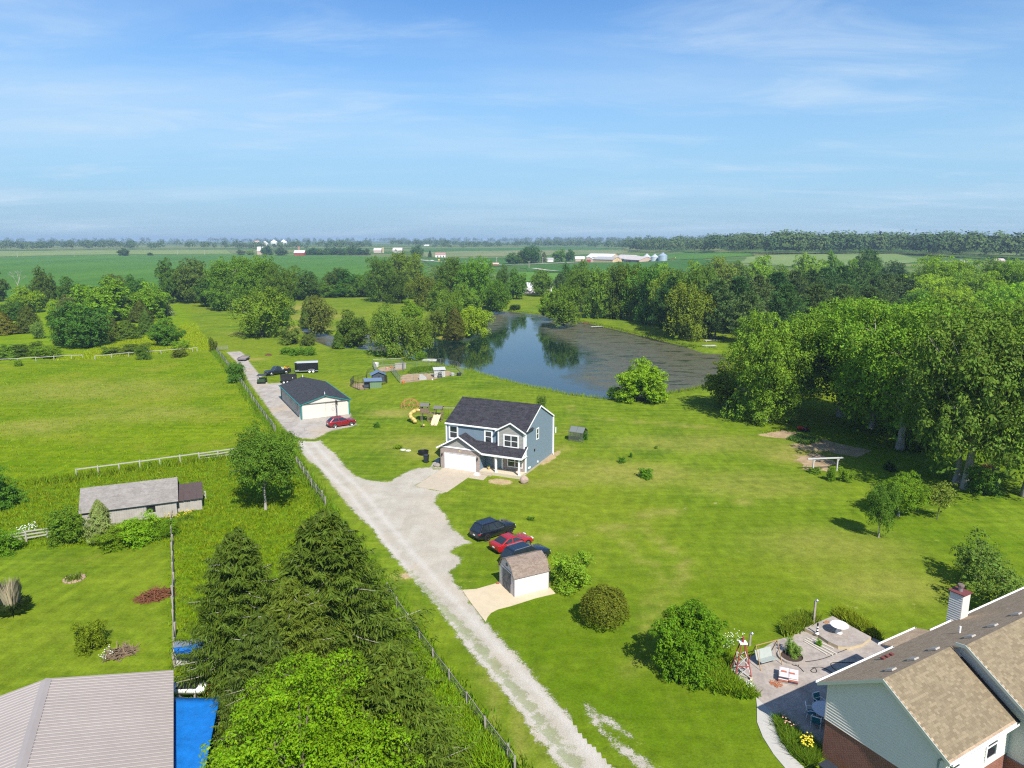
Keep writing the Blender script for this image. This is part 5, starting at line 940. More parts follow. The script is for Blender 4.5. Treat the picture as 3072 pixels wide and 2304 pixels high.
for y0, y1 in ((.70, 1.49), (1.51, 2.30)):
    d_ = part(S, 'door', M_SDOOR, lambda b: b.box(-.03, .0, y0, y1, .08, 1.95)); part(d_, 'brace', mat('door_brace', (.10, .10, .105), .8), lambda b: (b.bar((-.04, y0 + .05, .15), (-.04, y1 - .05, .85), .02, .06), b.bar((-.04, y1 - .05, .95), (-.04, y0 + .05, 1.7), .02, .06), b.box(-.05, -.03, y0, y1, .86, .94)))
part(S, 'latch', M_STEEL, lambda b: b.box(-.06, -.03, 1.46, 1.55, .88, .98)); part(S, 'door_header', M_SHED, lambda b: b.box(-.03, .0, .62, 2.38, 1.96, 2.05)); part(S, 'gable_vent', M_SDOOR, lambda b: b.box(-.02, .0, 1.35, 1.65, 2.35, 2.6))
part(S, 'corner_post', mat('shed_trim', (.22, .21, .23), .8), lambda b: (b.box(-.02, .03, -.02, .03, .05, SE - .04), b.box(SL - .03, SL + .02, -.02, .03, .05, SE - .04)))
o = part(None, 'paving_brick', mat('red_brick', (.30, .10, .07), .9), lambda b: (b.box(-.12, .12, -.06, .06, .05, .12), b.box(-.02, .2, -.05, .07, .121, .19)), loc=G(1492, 1753)); tag(o, 'pair of red bricks lying by the shed doors', 'brick')

# ---- old weathered barn with lean-to
O = thing('old_barn', 'weathered grey barn with sagging gabled roof in the pasture', 'barn', G(250, 1585, 0), R(23))
M_GREYR = shingle_mat('old_shingles', (.165, .150, .135), (.27, .25, .225), .8); M_OLDW = mat('peeling_white', (.34, .315, .275), .9, var=.30, scale=1.2)
OL, OD, OE, OR = 9.4, 5.2, 2.0, 3.75
part(O, 'wall_core', M_OLDW, lambda b: b.extx([(0, 0), (OD, 0), (OD, OE), (OD / 2, OR - .06), (0, OE)], .03, OL - .03))
xs = np.arange(0, OL - .05, .24)
part(O, 'wall_plank', M_OLDW, lambda b: [b.box(x + .008, x + .232, -.03 - .012 * random.random(), .0, .05 + .1 * random.random(), OE - .03) for x in xs if not (6.2 < x < 7.1)] + [b.box(x + .008, x + .232, -.03, 0, .05, .7) for x in xs if 6.2 < x < 7.1])
part(O, 'window_opening', M_BLACK, lambda b: b.box(6.3, 7.2, -.012, .02, .8, 1.55))
for j, (y0, z0, y1, z1) in enumerate(((-.35, OE - .2, OD / 2 * .55, OE + (OR - OE) * .55 - .02), (OD / 2 * .55, OE + (OR - OE) * .55 - .02, OD / 2, OR))): part(O, 'roof_plane', M_GREYR, lambda b: b.slab([(-.25, y0, z0 + .03), (OL + .2, y0, z0 + .03), (OL + .2, y1, z1 + .03), (-.25, y1, z1 + .03)], .05))
part(O, 'roof_plane', M_GREYR, lambda b: b.slab([(OL + .2, OD + .35, OE - .2), (-.25, OD + .35, OE - .2), (-.25, OD / 2 + .002, OR + .03), (OL + .2, OD / 2 + .002, OR + .03)], .05))
M_RUSTR = mat('brown_metal', (.105, .075, .068), .6, .3, .25)
part(O, 'lean_to_wall', M_OLDW, lambda b: (b.box(OL, OL + 2.6, .9, 3.6, 0, 1.55), [b.box(OL + .1 + i * .25, OL + .32 + i * .25, .86, .898, .05, 1.5) for i in range(10)]))
part(O, 'lean_to_roof', M_RUSTR, lambda b: [b.slab([(OL + .02 + i * .69, .55, 1.55), (OL + .02 + i * .69 + .68, .55, 1.5), (OL + .02 + i * .69 + .68, 3.9, 2.45), (OL + .02 + i * .69, 3.9, 2.5)], .03) for i in range(4)])

# ---- metal-roofed building bottom left
Mb = thing('metal_roof_building', 'low building with a ribbed grey metal roof at the bottom left', 'building', Vector((-22.4, 42.3, 0)), R(-65))
M_RIB = mat('taupe_metal', (.335, .295, .27), .5, .1, .10, .35); ML, MS, ME, MR = 16.0, 7.0, 3.0, 4.35
part(Mb, 'wall', mat('taupe_wall', (.36, .33, .30), .7), lambda b: b.extx([(-.3, 0), (-2 * MS + .3, 0), (-2 * MS + .3, ME - .1), (-MS, MR - .1), (-.3, ME - .1)], .3, ML))
pw = .91
for i in range(int(ML / pw)):
    for s in (0, 1):
        y0, y1 = (0, -MS) if s == 0 else (-2 * MS, -MS)
        def pan(b):
            q = [(i * pw + .002, y0, ME), (i * pw + pw - .002, y0, ME), (i * pw + pw - .002, y1, MR), (i * pw + .002, y1, MR)]; b.slab(q if s else q[::-1], -.02 if s else .02)
            for k in range(3):
                x = i * pw + .10 + k * .305; b.add([(x - .035, y0, ME + .02), (x - .018, y0, ME + .06), (x + .018, y0, ME + .06), (x + .035, y0, ME + .02), (x - .035, y1, MR + .02), (x - .018, y1, MR + .06), (x + .018, y1, MR + .06), (x + .035, y1, MR + .02)], [(0, 1, 5, 4), (1, 2, 6, 5), (2, 3, 7, 6), (0, 3, 2, 1), (4, 5, 6, 7)])
        part(Mb, 'roof_panel', M_RIB, pan)
part(Mb, 'ridge_cap', M_RIB, lambda b: b.extx([(-MS - .28, MR - .0), (-MS, MR + .10), (-MS + .28, MR - .0)], -.05, ML))
part(Mb, 'gable_trim', M_RIB, lambda b: (b.extx([(0, ME - .15), (-MS, MR - .15), (-2 * MS, ME - .15), (-2 * MS, ME + .05), (-MS, MR + .06), (0, ME + .05)], -.06, -.002)))
# ---- neighbour house bottom right: x along the ridge, y towards the left eave (negative is the sunny side)
N = thing('brick_house', 'brick and grey siding house with tan shingle roof at the bottom right', 'house', Vector((18.35, 38.2, 0)), R(29.5))
NE, NR, NS = 5.0, 7.5, 3.9; sln = (NR - NE) / NS; NL = 24.0; X2 = 6.45; R2 = 4.75; NR2 = NE + sln * R2
M_NB = brick_mat('red_brick_wall', (.20, .055, .035), (.26, .085, .055), (.33, .25, .21)); M_SIDE = mat('grey_siding', (.74, .65, .58), .6, var=.04); M_SIDL = mat('cream_siding', (.62, .60, .55), .6, var=.04)
part(N, 'brick_wall', M_NB, lambda b: (b.box(.4, NL, -7.35, -.45, -.1, 2.62), b.box(X2 + .3, NL, -10.2, -7.352, -.1, 2.4)))
part(N, 'wall_core', M_SIDE, lambda b: (b.extx([(-.45, 2.62), (-7.35, 2.62), (-7.35, NE - .1), (-NS, NR - .12), (-.45, NE + .15)], .42, X2 + .4), b.extx([(-.45, 2.62), (-10.2, 2.40), (-10.2, NR2 - sln * (10.2 - R2) - .1), (-R2, NR2 - .12), (-.45, NE + .15)], X2 + .45, NL)))
z = 2.64
while z < NR - .2:                               # each lap board of the gable is a piece
    def cl(zz): return (.45, 7.35) if zz < NE + .05 else (max(.45, (zz - NE + .12) / sln), min(7.35, 2 * NS - (zz - NE + .12) / sln))
    a0, a1 = cl(z); b0, b1 = cl(z + .18)
    if b1 <= b0: b0 = b1 = NS
    part(N, 'siding_board', M_SIDE, lambda b: b.add([(.355, -a0, z), (.355, -a1, z), (.41, -b1, z + .178), (.41, -b0, z + .178), (.415, -a0, z), (.415, -a1, z), (.415, -b1, z + .178), (.415, -b0, z + .178)], [(0, 1, 2, 3), (4, 7, 6, 5), (0, 4, 5, 1), (0, 3, 7, 4), (1, 5, 6, 2)]))
    z += .18
z = 2.64
while z < NE - .25: part(N, 'front_board', M_SIDL, lambda b: b.add([(.4, -7.385, z), (X2 + .4, -7.385, z), (X2 + .4, -7.36, z + .178), (.4, -7.36, z + .178), (.4, -7.352, z), (X2 + .4, -7.352, z)], [(0, 1, 2, 3), (4, 5, 1, 0)])); z += .18
z = 2.42
while z < 6.3:                                   # wing wall that steps forward
    y1 = max(-10.2, -(2 * R2 - (z - NE + .25) / sln)) if z > 3.9 else -10.2
    part(N, 'wing_board', M_SIDL, lambda b: b.add([(X2 + .40, -7.36 if z < NE - .2 else -(2 * NS - (z - NE - .1) / sln) - .0, z), (X2 + .40, y1, z), (X2 + .43, y1, z + .178), (X2 + .43, -7.36 if z < NE - .2 else -(2 * NS - (z - NE - .1) / sln), z + .178)], [(0, 1, 2, 3)])); z += .18
part(N, 'corner_trim', M_SIDE, lambda b: (b.box(.36, .46, -.50, -.40, 2.62, NE + .05), b.box(.36, .46, -7.42, -7.33, 2.62, NE - .25)))
# roof decks: same shingles, colour lightened to offset shade on the left slopes
t = NT('tan_shingles'); v = t.attr('v'); n = t.noise(t.obj(), 25, 4, .8); c = t.mix(v, (.135, .105, .065), (.285, .228, .145)); M_TAN = t.fin(t.mix(1.0, c, t.rng(n, .3, .7, .85, 1.15), 'MULTIPLY'), .9, 0, .15)
part(N, 'roof_deck', shingle_mat('shade_lifted_shingles', (.255, .18, .115), (.43, .33, .225), 1.4), lambda b: (b.slab([(0, -NS, NR), (0, 0, NE), (X2, 0, NE), (X2, -NS, NR)][::-1], .1), b.slab([(X2 + .002, -R2, NR2), (X2 + .002, 0, NE), (NL, 0, NE), (NL, -R2, NR2)][::-1], .1),
     b.slab([(7.6, 0, NE - .005), (7.6, 1.0, NE - .005 - sln * .5), (11.6, 1.0, NE - .005 - sln * .5), (11.6, 0, NE - .005)][::-1], .08), b.slab([(0, -NS - .001, NR), (X2, -NS - .001, NR), (X2, -2 * NS, NE), (0, -2 * NS, NE)][::-1], .1), b.slab([(X2 - .1, -R2 - .001, NR2), (NL, -R2 - .001, NR2), (NL, -10.6, NR2 - sln * (10.6 - R2)), (X2 - .1, -10.6, NR2 - sln * (10.6 - R2))][::-1], .1)))
# shingles of the sunny slopes: nearest ones as pieces, the rest as one part
shl = []
def fill(x0, x1, yr, zr, n):
    sl_ = math.hypot(1, sln); row = .145
    for j in range(n):
        s = (j + .5) * row; y = yr - s / sl_; zz = zr - s / sl_ * sln; x = x0 + (.15 if j % 2 else 0) + random.uniform(-.02, .02)
        while x < x1 - .02: w = min(random.choice((.16, .22, .3, .3)), x1 - x); shl.append((x + w / 2, y, zz, w)); x += w
fill(.0, X2, -NS, NR, 31); fill(X2 - .1, X2 + 9, -R2, NR2, 46)
ang = math.atan(sln)
def shingle_geo(mb, c, w, t=.014):
    d = Vector((0, -math.cos(ang), -math.sin(ang))); nn = Vector((0, -math.sin(ang), math.cos(ang))); c = Vector(c); u = Vector((w / 2 - .003, 0, 0)); h = d * .0715
    q = [c - u - h, c + u - h, c + u + h + nn * t, c - u + h + nn * t]; q = [p + nn * .006 for p in q]; mb.add(q + [p - nn * (t + .006) for p in q[2:]], [(0, 1, 2, 3), (3, 2, 4, 5), (0, 3, 5), (1, 4, 2)])
MWn = Matrix.Translation(N.location) @ Matrix.Rotation(R(29.5), 4, 'Z')
def inview(c): p = MWn @ Vector(c); d = depth(p); x = 1536 + FPX * p.x / d; return x < 3072 and PY(p) < 2304
shl.sort(key=lambda s: (not inview(s[:3]), depth(MWn @ Vector(s[:3]))))
vars_ = {}
def with_v(me, val): me.attributes.new('v', 'FLOAT', 'POINT').data.foreach_set('value', np.full(len(me.vertices), val, np.float32)); return me
for x, y, zz, w in shl[:300]:
    key = (round(w, 2), random.randrange(5))
    if key not in vars_: mb = MB(); shingle_geo(mb, (0, 0, 0), w); vars_[key] = with_v(mb.mesh('shingle', M_TAN), (.30, .42, .50, .58, .74)[key[1]])
    inst(vars_[key], 'shingle', N, loc=(x, y, zz))
mb = MB(); vals = []
for x, y, zz, w in shl[300:]: shingle_geo(mb, (x, y, zz), w); vals += [random.choice((.30, .42, .50, .58, .74))] * 6
me = mb.mesh('shingle_courses', M_TAN); me.attributes.new('v', 'FLOAT', 'POINT').data.foreach_set('value', np.array(vals, np.float32)); o = inst(me, 'shingle_courses', N); o['kind'] = 'stuff'
M_SAGE = mat('sage_trim', (.40, .43, .38), .6, var=.04)
part(N, 'rake_trim', M_SAGE, lambda b: b.extx([(0, NE - .22), (-NS, NR - .22), (-2 * NS, NE - .22), (-2 * NS, NE - .01), (-NS, NR - .012), (0, NE - .01)], -.05, -.002))
part(N, 'soffit', M_SAGE, lambda b: b.extx([(0, NE - .20), (-NS, NR - .20), (-2 * NS, NE - .20), (-2 * NS, NE - .18), (-NS, NR - .18), (0, NE - .18)], .0, .42))
part(N, 'wing_rake', M_SAGE, lambda b: b.extx([(-NS - .3, NR2 - .3), (-R2, NR2 - .20), (-10.6, NR2 - sln * (10.6 - R2) - .2), (-10.6, NR2 - sln * (10.6 - R2)), (-R2, NR2 + .0), (-NS - .3, NR2 - .1)], X2 - .16, X2 - .11))
part(N, 'valley_flashing', M_BLACK, lambda b: b.slab([(X2 - .11, -NS - .6, NR + .02 - sln * .6), (X2 + .12, -NS - .6, NR + .02 - sln * .6), (X2 + .12, -2 * NS - .1, NE + .02), (X2 - .11, -2 * NS - .1, NE + .02)][::-1], -.01))
def gut(x0, x1, y, zz): return lambda b: (b.box(x0, x1, y - .02, y + .0, zz - .1, zz + .02), b.box(x0, x1, y + .0, y + .12, zz - .1, zz - .085), b.box(x0, x1, y + .105, y + .12, zz - .085, zz + .03))
part(N, 'gutter', M_WHITE, gut(-.02, 7.55, .02, NE - .02)); part(N, 'gutter', M_WHITE, gut(7.55, 11.65, 1.02, NE - sln * .5 - .03)); part(N, 'gutter', M_WHITE, gut(11.65, NL, .02, NE - .02))
part(N, 'gutter', M_WHITE, lambda b: (b.box(-.02, X2 - .1, -7.82, -7.80, NE - .11, NE + .0), b.box(-.02, X2 - .1, -7.94, -7.82, NE - .11, NE - .095), b.box(-.02, X2 - .1, -7.955, -7.94, NE - .11, NE + .02)))
part(N, 'downspout', mat('sage_pipe', (.22, .26, .27), .5), lambda b: b.path([(.05, -7.85, NE - .1), (.25, -7.6, NE - .25), (.36, -7.2, NE - .3), (.37, -7.05, NE - .5), (.37, -7.05, .2)], .055))
for x in (.75, 4.45): window(N, '', (0, -7.386, 0), (1, 0, 0), (0, -1, 0), x, x + 1.0, 3.1, 4.55, .10)
for x in (1.6, 3.7, 5.8, 8.3, 10.8, 13.6):       # ridge vents on the shaded slope
    y = -NS + .55 if x < X2 else -R2 + .75; zt = (NR if x < X2 else NR2) - (y + (NS if x < X2 else R2)) * sln
    part(N, 'roof_vent', mat('vent_grey', (.34, .32, .29), .6), lambda b: b.add([(x - .22, y - .2, zt + .16), (x + .22, y - .2, zt + .16), (x + .22, y + .25, zt - .14), (x - .22, y + .25, zt - .14), (x - .2, y - .14, zt + .24), (x + .2, y - .14, zt + .24), (x + .2, y + .22, zt + .02), (x - .2, y + .22, zt + .02)], [(4, 5, 6, 7), (0, 1, 5, 4), (1, 2, 6, 5), (2, 3, 7, 6), (3, 0, 4, 7)]))
part(N, 'vent_pipe', M_WHITE, lambda b: b.tube((9.9, -2.6, NE + sln * 2.6), (9.9, -2.6, NE + sln * 2.6 + .45), .06))
for i in range(3): part(N, 'roof_jack', mat('rust_red', (.16, .05, .04), .6), lambda b: b.box(4.3 + i * .42, 4.52 + i * .42, -1.28, -1.05, NE + sln * 1.17, NE + sln * 1.17 + .14))
ch = part(N, 'chimney', M_SIDL, lambda b: b.box(14.2, 15.1, -.45, .45, 0, 7.05))
for i in range(18): part(ch, 'chimney_board', M_SIDL, lambda b: b.add([(14.17, -.45, 4.0 + i * .165), (14.17, .45, 4.0 + i * .165), (14.197, .45, 4.16 + i * .165), (14.197, -.45, 4.16 + i * .165), (14.199, -.45, 4.0 + i * .165), (14.199, .45, 4.0 + i * .165)], [(0, 1, 2, 3), (4, 5, 1, 0)]))
part(ch, 'chimney_cap', mat('maroon_cap', (.16, .05, .045), .6), lambda b: b.box(14.12, 15.18, -.55, .55, 7.05, 7.12)); part(ch, 'flue', M_STEEL, lambda b: b.lathe([(.15, 7.12), (.15, 7.42)], 12, 0, (14.65, .02)))
part(ch, 'flue_cap', mat('rust_cap', (.16, .12, .10), .7), lambda b: b.lathe([(.21, 7.42), (.23, 7.55), (.20, 7.62)], 12, 0, (14.65, .02)))
# ------------------------------------------------------------------ vehicles: x forward
def loft(mb, rings, m=0):
    n = len(rings[0]); vs = [p for r_ in rings for p in r_]
    fs = [(j * n + i, j * n + (i + 1) % n, (j + 1) * n + (i + 1) % n, (j + 1) * n + i) for j in range(len(rings) - 1) for i in range(n)] + [tuple(range(n - 1, -1, -1)), tuple(range((len(rings) - 1) * n, len(rings) * n))]
    mb.add(vs, fs, m)
def shell(mb, st):
    rings = []
    for x, w, zb, zt in st:
        h = [(w * .90, zb), (w * .985, zb + .10), (w, zb + (zt - zb) * .45), (w * .985, zt - .16), (w * .95, zt - .05), (w * .86, zt)]
        rings.append([(x, -a, z) for a, z in h] + [(x, a, z) for a, z in reversed(h)])
    loft(mb, rings)
M_RIM = mat('alloy_rim', (.45, .45, .46), .3, .8, .1); M_DRIM = mat('dark_rim', (.03, .03, .033), .35, .6, .1); M_TAIL = mat('tail_red', (.35, .01, .012), .2, 0, .05, 1, .6, .6); M_HEAD = mat('lamp_clear', (.62, .64, .66), .12, 0, .05, 1, .8)
def wheels(t, L, W, axles, r=.36, rim=M_RIM, name='wheel'):
    for ax in axles:
        for s in (-1, 1):
            part(t, 'wheel_arch', M_BLACK, lambda b: b.tube((ax, s * (W / 2 - .12), r + .02), (ax, s * (W / 2 + .006), r + .02), r * 1.18, None, 20))
            w = part(t, name, M_RUBBER, lambda b: b.tube((ax, s * (W / 2 - .22), r), (ax, s * (W / 2 + .022), r), r, None, 20), bevel=.03)
            part(w, 'rim', rim, lambda b: (b.tube((ax, s * (W / 2 - .05), r), (ax, s * (W / 2 + .034), r), r * .22, None, 10), [b.bar((ax, s * (W / 2 + .026), r), (ax + r * .68 * math.cos(a), s * (W / 2 + .026), r + r * .68 * math.sin(a)), .02, .07) for a in np.arange(5) * 1.2566], b.path([(ax + r * .68 * math.cos(a), s * (W / 2 + .024), r + r * .68 * math.sin(a)) for a in np.linspace(0, 6.283, 15)], .035, 5)))
def glassq(t, name, q, inset=.06, off=.008, m=M_GLASS, ref=(0, 0, 0)):
    q = [Vector(p) for p in q]; c = sum(q, Vector()) / 4; n = (q[1] - q[0]).cross(q[3] - q[0]).normalized()
    if n.dot(c - Vector(ref)) < 0: n = -n
    e = [p + (c - p).normalized() * inset * 1.2 + n * off for p in q]
    return part(t, name, m, lambda b: b.slab(e, .004))
def car(name, label, cat, loc, rz, L, W, Ht, pm, kind, rim=M_RIM, group=None, seed=0):
    t = thing(name, label, cat, loc, rz, group); w = W / 2
    suv = dict(st=[(-.5, .74, .50, .92), (-.492, .88, .38, 1.0), (-.47, .95, .30, 1.06), (-.40, .99, .26, 1.10), (-.2, 1, .24, 1.08), (.1, 1, .24, 1.06), (.24, 1, .25, 1.05), (.34, .985, .27, 1.03), (.43, .95, .30, .98), (.48, .86, .36, .88), (.5, .74, .45, .76)], cab=(-.482, -.385, .045, .235), belt=1.02)
    sed = dict(st=[(-.5, .74, .45, .80), (-.492, .88, .34, .95), (-.47, .95, .28, 1.00), (-.38, .99, .24, 1.0), (-.2, 1, .22, .97), (.1, 1, .22, .94), (.24, 1, .22, .93), (.34, .985, .24, .90), (.43, .94, .26, .82), (.485, .84, .32, .68), (.5, .70, .40, .58)], cab=(-.43, -.20, .02, .24), belt=.90)
    pick = dict(st=[(-.5, .92, .50, .90), (-.495, .97, .45, 1.02), (-.4, 1, .42, 1.06), (-.12, 1, .42, 1.07), (.1, 1, .40, 1.10), (.24, 1, .40, 1.14), (.36, .99, .42, 1.14), (.45, .96, .44, 1.10), (.492, .88, .48, 1.0), (.5, .78, .52, .90)], cab=(-.125, -.10, .12, .225), belt=1.06)
    d = dict(suv=suv, sedan=sed, pickup=pick, cross=dict(suv, cab=(-.475, -.32, .03, .24)))[kind]
    part(t, 'body', pm, lambda b: shell(b, [(x * L, a * w, zb, zt) for x, a, zb, zt in d['st']]), smooth=True, bevel=.03)
    x0, x1, x2, x3 = [k * L for k in d['cab']]; zb = d['belt'] - .02; wb, wr = w * .90, w * (.72 if kind != 'pickup' else .76); xm = (x1 + x2) / 2
    bot = [(x0, -wb), (x3, -wb), (x3, wb), (x0, wb)]; top = [(x1, -wr), (x2, -wr), (x2, wr), (x1, wr)]
    B_ = [Vector((x, y, zb)) for x, y in bot]; T_ = [Vector((x, y, Ht - .05)) for x, y in top]
    def cab(b):
        b.add(B_ + T_ + [Vector((x1 + .12, -wr * .86, Ht)), Vector((x2 - .12, -wr * .86, Ht)), Vector((x2 - .12, wr * .86, Ht)), Vector((x1 + .12, wr * .86, Ht))],
              [(0, 1, 5, 4), (1, 2, 6, 5), (2, 3, 7, 6), (3, 0, 4, 7), (4, 5, 9, 8), (5, 6, 10, 9), (6, 7, 11, 10), (7, 4, 8, 11), (8, 9, 10, 11)])
    part(t, 'cabin', pm, cab, smooth=False, bevel=.05); ref = ((x0 + x3) / 2, 0, (zb + Ht) / 2)
    glassq(t, 'windshield', [B_[1], B_[2], T_[2], T_[1]], .09, .012, ref=ref); glassq(t, 'rear_window', [B_[3], B_[0], T_[0], T_[3]], .10, .012, ref=ref)
    n = 3 if kind in ('suv',) else 2
    for a, b_, c, e in ((B_[0], B_[1], T_[1], T_[0]), (B_[3], B_[2], T_[2], T_[3])):
        for i in range(n):
            f0, f1 = .045 + .91 * i / n, .045 + .91 * (i + 1) / n
            glassq(t, 'side_window', [a.lerp(b_, f0), a.lerp(b_, f1), e.lerp(c, f1), e.lerp(c, f0)], .055, .010, ref=ref)
    r_ = .385 if kind in ('suv', 'pickup') else .345; wheels(t, L, W, (-.295 * L if kind != 'pickup' else -.30 * L, .305 * L), r_ if kind != 'pickup' else .41, rim)
    for s in (-1, 1):
        hx = (.478 if kind != 'pickup' else .480) * L; part(t, 'headlight', M_HEAD, lambda b: b.box(hx - .12, hx + .03, s * w * .70 - .16, s * w * .70 + .16, .66 if kind != 'pickup' else .84, .80 if kind != 'pickup' else 1.0), bevel=.03)
        part(t, 'taillight', M_TAIL, lambda b: b.box(-.495 * L, -.462 * L, s * w * .74 - .20, s * w * .74 + .17, .82, .98), bevel=.03)
        part(t, 'mirror', pm, lambda b: b.box(x3 - .42, x3 - .22, s * (w + .03) - .08, s * (w + .03) + .08, zb + .0, zb + .15), bevel=.03)
    part(t, 'rear_bumper', M_BLACK, lambda b: b.box(-.503 * L, -.46 * L, -w * .86, w * .86, .34, .50), bevel=.04); part(t, 'front_bumper', M_BLACK, lambda b: b.box(.46 * L, .502 * L, -w * .82, w * .82, .34, .52), bevel=.04)
    part(t, 'licence_plate', M_WHITE, lambda b: b.box(-.506 * L, -.498 * L, -.16, .16, .60, .72))
    if kind == 'suv':
        for s in (-1, 1): part(t, 'roof_rail', M_STEEL if seed else M_BLACK, lambda b: b.bar((x1 + .15, s * wr * .93, Ht + .03), (x2 - .1, s * wr * .93, Ht + .02), .04, .04))
        part(t, 'window_trim', M_STEEL, lambda b: [b.bar((x0 + .15, s * (wb + .025), zb + .02), (x3 - .1, s * (wb + .025), zb + .02), .02, .03) for s in (-1, 1)])
    return t
P_BLK = paint('black_paint', (.010, .012, .018)); P_NAVY = paint('navy_paint', (.008, .016, .030)); P_RED = paint('red_paint', (.42, .012, .014)); P_MAR = paint('maroon_paint', (.26, .008, .016))
def ends(r_, f_): a, b = G(*r_), G(*f_); return math.atan2(b.y - a.y, b.x - a.x), (a + b) / 2
# three cars by the shed
def axle_car(rear, front, L, W, off=.0):        # near-side wheel contacts -> centre and heading
    a, b = G(*rear), G(*front); d = (b - a).normalized(); n = Vector((-d.y, d.x, 0)); c = (a + b) / 2 + n * (W / 2); return c - d * off, math.atan2(d.y, d.x)
c, a = axle_car((1461, 1624), (1531, 1601), 5.05, 1.98); car('black_suv', 'black SUV with roof rails, farthest of the three cars by the shed', 'car', c, a, 5.05, 1.98, 1.76, P_BLK, 'suv', M_DRIM, 'cars parked by the shed')
dv = Vector((math.cos(a), math.sin(a), 0)); nv = Vector((-dv.y, dv.x, 0))
c2 = G(1502, 1648) + dv * 2.0 + nv * .5; car('red_sedan', 'bright red sedan parked between the two dark SUVs', 'car', G(1535, 1643) + Vector((.0, .1, 0)), a - R(2), 4.6, 1.84, 1.44, P_RED, 'sedan', M_RIM, 'cars parked by the shed')
car('navy_suv', 'dark blue black SUV half hidden behind the shed roof', 'car', G(1577, 1684) + Vector((.0, .1, 0)), a - R(3), 5.05, 2.0, 1.80, P_NAVY, 'suv', M_RIM, 'cars parked by the shed', 1)
c, a = axle_car((1005, 1284), (1054, 1277), 4.7, 1.9); car('maroon_crossover', 'dark red crossover parked before the white barn', 'car', c, a, 4.72, 1.9, 1.64, P_MAR, 'cross', M_RIM)
# pickup facing left, with a loaded bed
c, a = axle_car((808, 1128), (864, 1121), 5.9, 2.0); a += math.pi; pk = car('pickup_truck', 'black crew cab pickup with loaded bed beside the enclosed trailer', 'truck', c + Vector((.2, -.2, 0)), a, 5.9, 2.02, 1.92, P_BLK, 'pickup')
part(pk, 'bed_well', M_BLACK, lambda b: b.box(-2.85, -.80, -.78, .78, 1.055, 1.075)); part(pk, 'bed_rail', P_BLK, lambda b: (b.box(-2.9, -.78, -.99, -.80, 1.03, 1.22), b.box(-2.9, -.78, .80, .99, 1.03, 1.22), b.box(-2.95, -2.86, -.98, .98, .9, 1.20)), bevel=.02)
for q, lab, nm, mc in (((-1.1, 0, 1.08), 'grey steel tool box across the pickup bed', 'tool_box', (.40, .41, .42)), ((-1.75, .15, 1.08), 'yellow machine part in the pickup bed', 'machine_part', (.60, .30, .02)), ((-2.4, -.1, 1.08), 'rusty scrap heap at the tail of the pickup bed', 'scrap_heap', (.16, .05, .035))):
    p = pk.matrix_basis @ Vector(q)
    def g(b, nm=nm):
        if nm == 'tool_box': b.box(-.25, .25, -.75, .75, 0, .38); b.box(-.26, .26, -.76, .76, .385, .42)
        else:
            rr = random.Random(len(nm))
            for _ in range(9): x, y, z_ = rr.uniform(-.35, .35), rr.uniform(-.6, .6), rr.uniform(.0, .3); b.bar((x, y, z_), (x + rr.uniform(-.5, .5), y + rr.uniform(-.4, .4), z_ + rr.uniform(.05, .4)), rr.uniform(.05, .16), rr.uniform(.05, .2))
    o = part(None, nm, mat(nm + '_paint', mc, .6, var=.25), g); o.matrix_basis = Matrix.Translation(p) @ Matrix.Rotation(a, 4, 'Z'); tag(o, lab, 'cargo')
# enclosed trailer
pL, pR = G(886, 1121), G(955, 1118); L = (pR - pL).length; ta = math.atan2(pR.y - pL.y, pR.x - pL.x)
T = thing('enclosed_trailer', 'black enclosed box trailer with white roof and twin white wheels', 'trailer', pL, ta); M_TBLK = mat('trailer_black', (.016, .017, .022), .35, .2, .06)
part(T, 'box_body', M_TBLK, lambda b: b.prism([(.55, 0), (L, 0), (L, 2.2), (.55, 2.2), (-.1, 1.1)], .45, 2.45)); part(T, 'roof', mat('trailer_roof', (.62, .63, .64), .4, .3), lambda b: b.prism([(.5, -.04), (L + .04, -.04), (L + .04, 2.24), (.5, 2.24), (-.16, 1.1)], 2.452, 2.56))
part(T, 'skirt', M_STEEL, lambda b: (b.box(.0, L + .01, -.03, -.002, .42, .62), b.box(-.05, .9, -.035, -.004, .62, .86)));
for x in (L * .62, L * .78):
    wv = part(T, 'wheel', M_RUBBER, lambda b: b.tube((x, -.08, .36), (x, .18, .36), .36, None, 18)); part(wv, 'rim', M_WHITE, lambda b: b.tube((x, -.10, .36), (x, -.07, .36), .25, None, 14))
part(T, 'fender', M_STEEL, lambda b: b.path([(L * .70 + .95 * math.cos(k), -.12, .40 + .52 * math.sin(k)) for k in np.linspace(.1, 3.04, 9)], .06, 4)); part(T, 'hitch', M_BLACK, lambda b: b.bar((-.1, 1.1, .5), (-1.1, 1.1, .48), .10)); part(T, 'jack', M_STEEL, lambda b: b.tube((-.8, 1.1, 0), (-.8, 1.1, .8), .04))
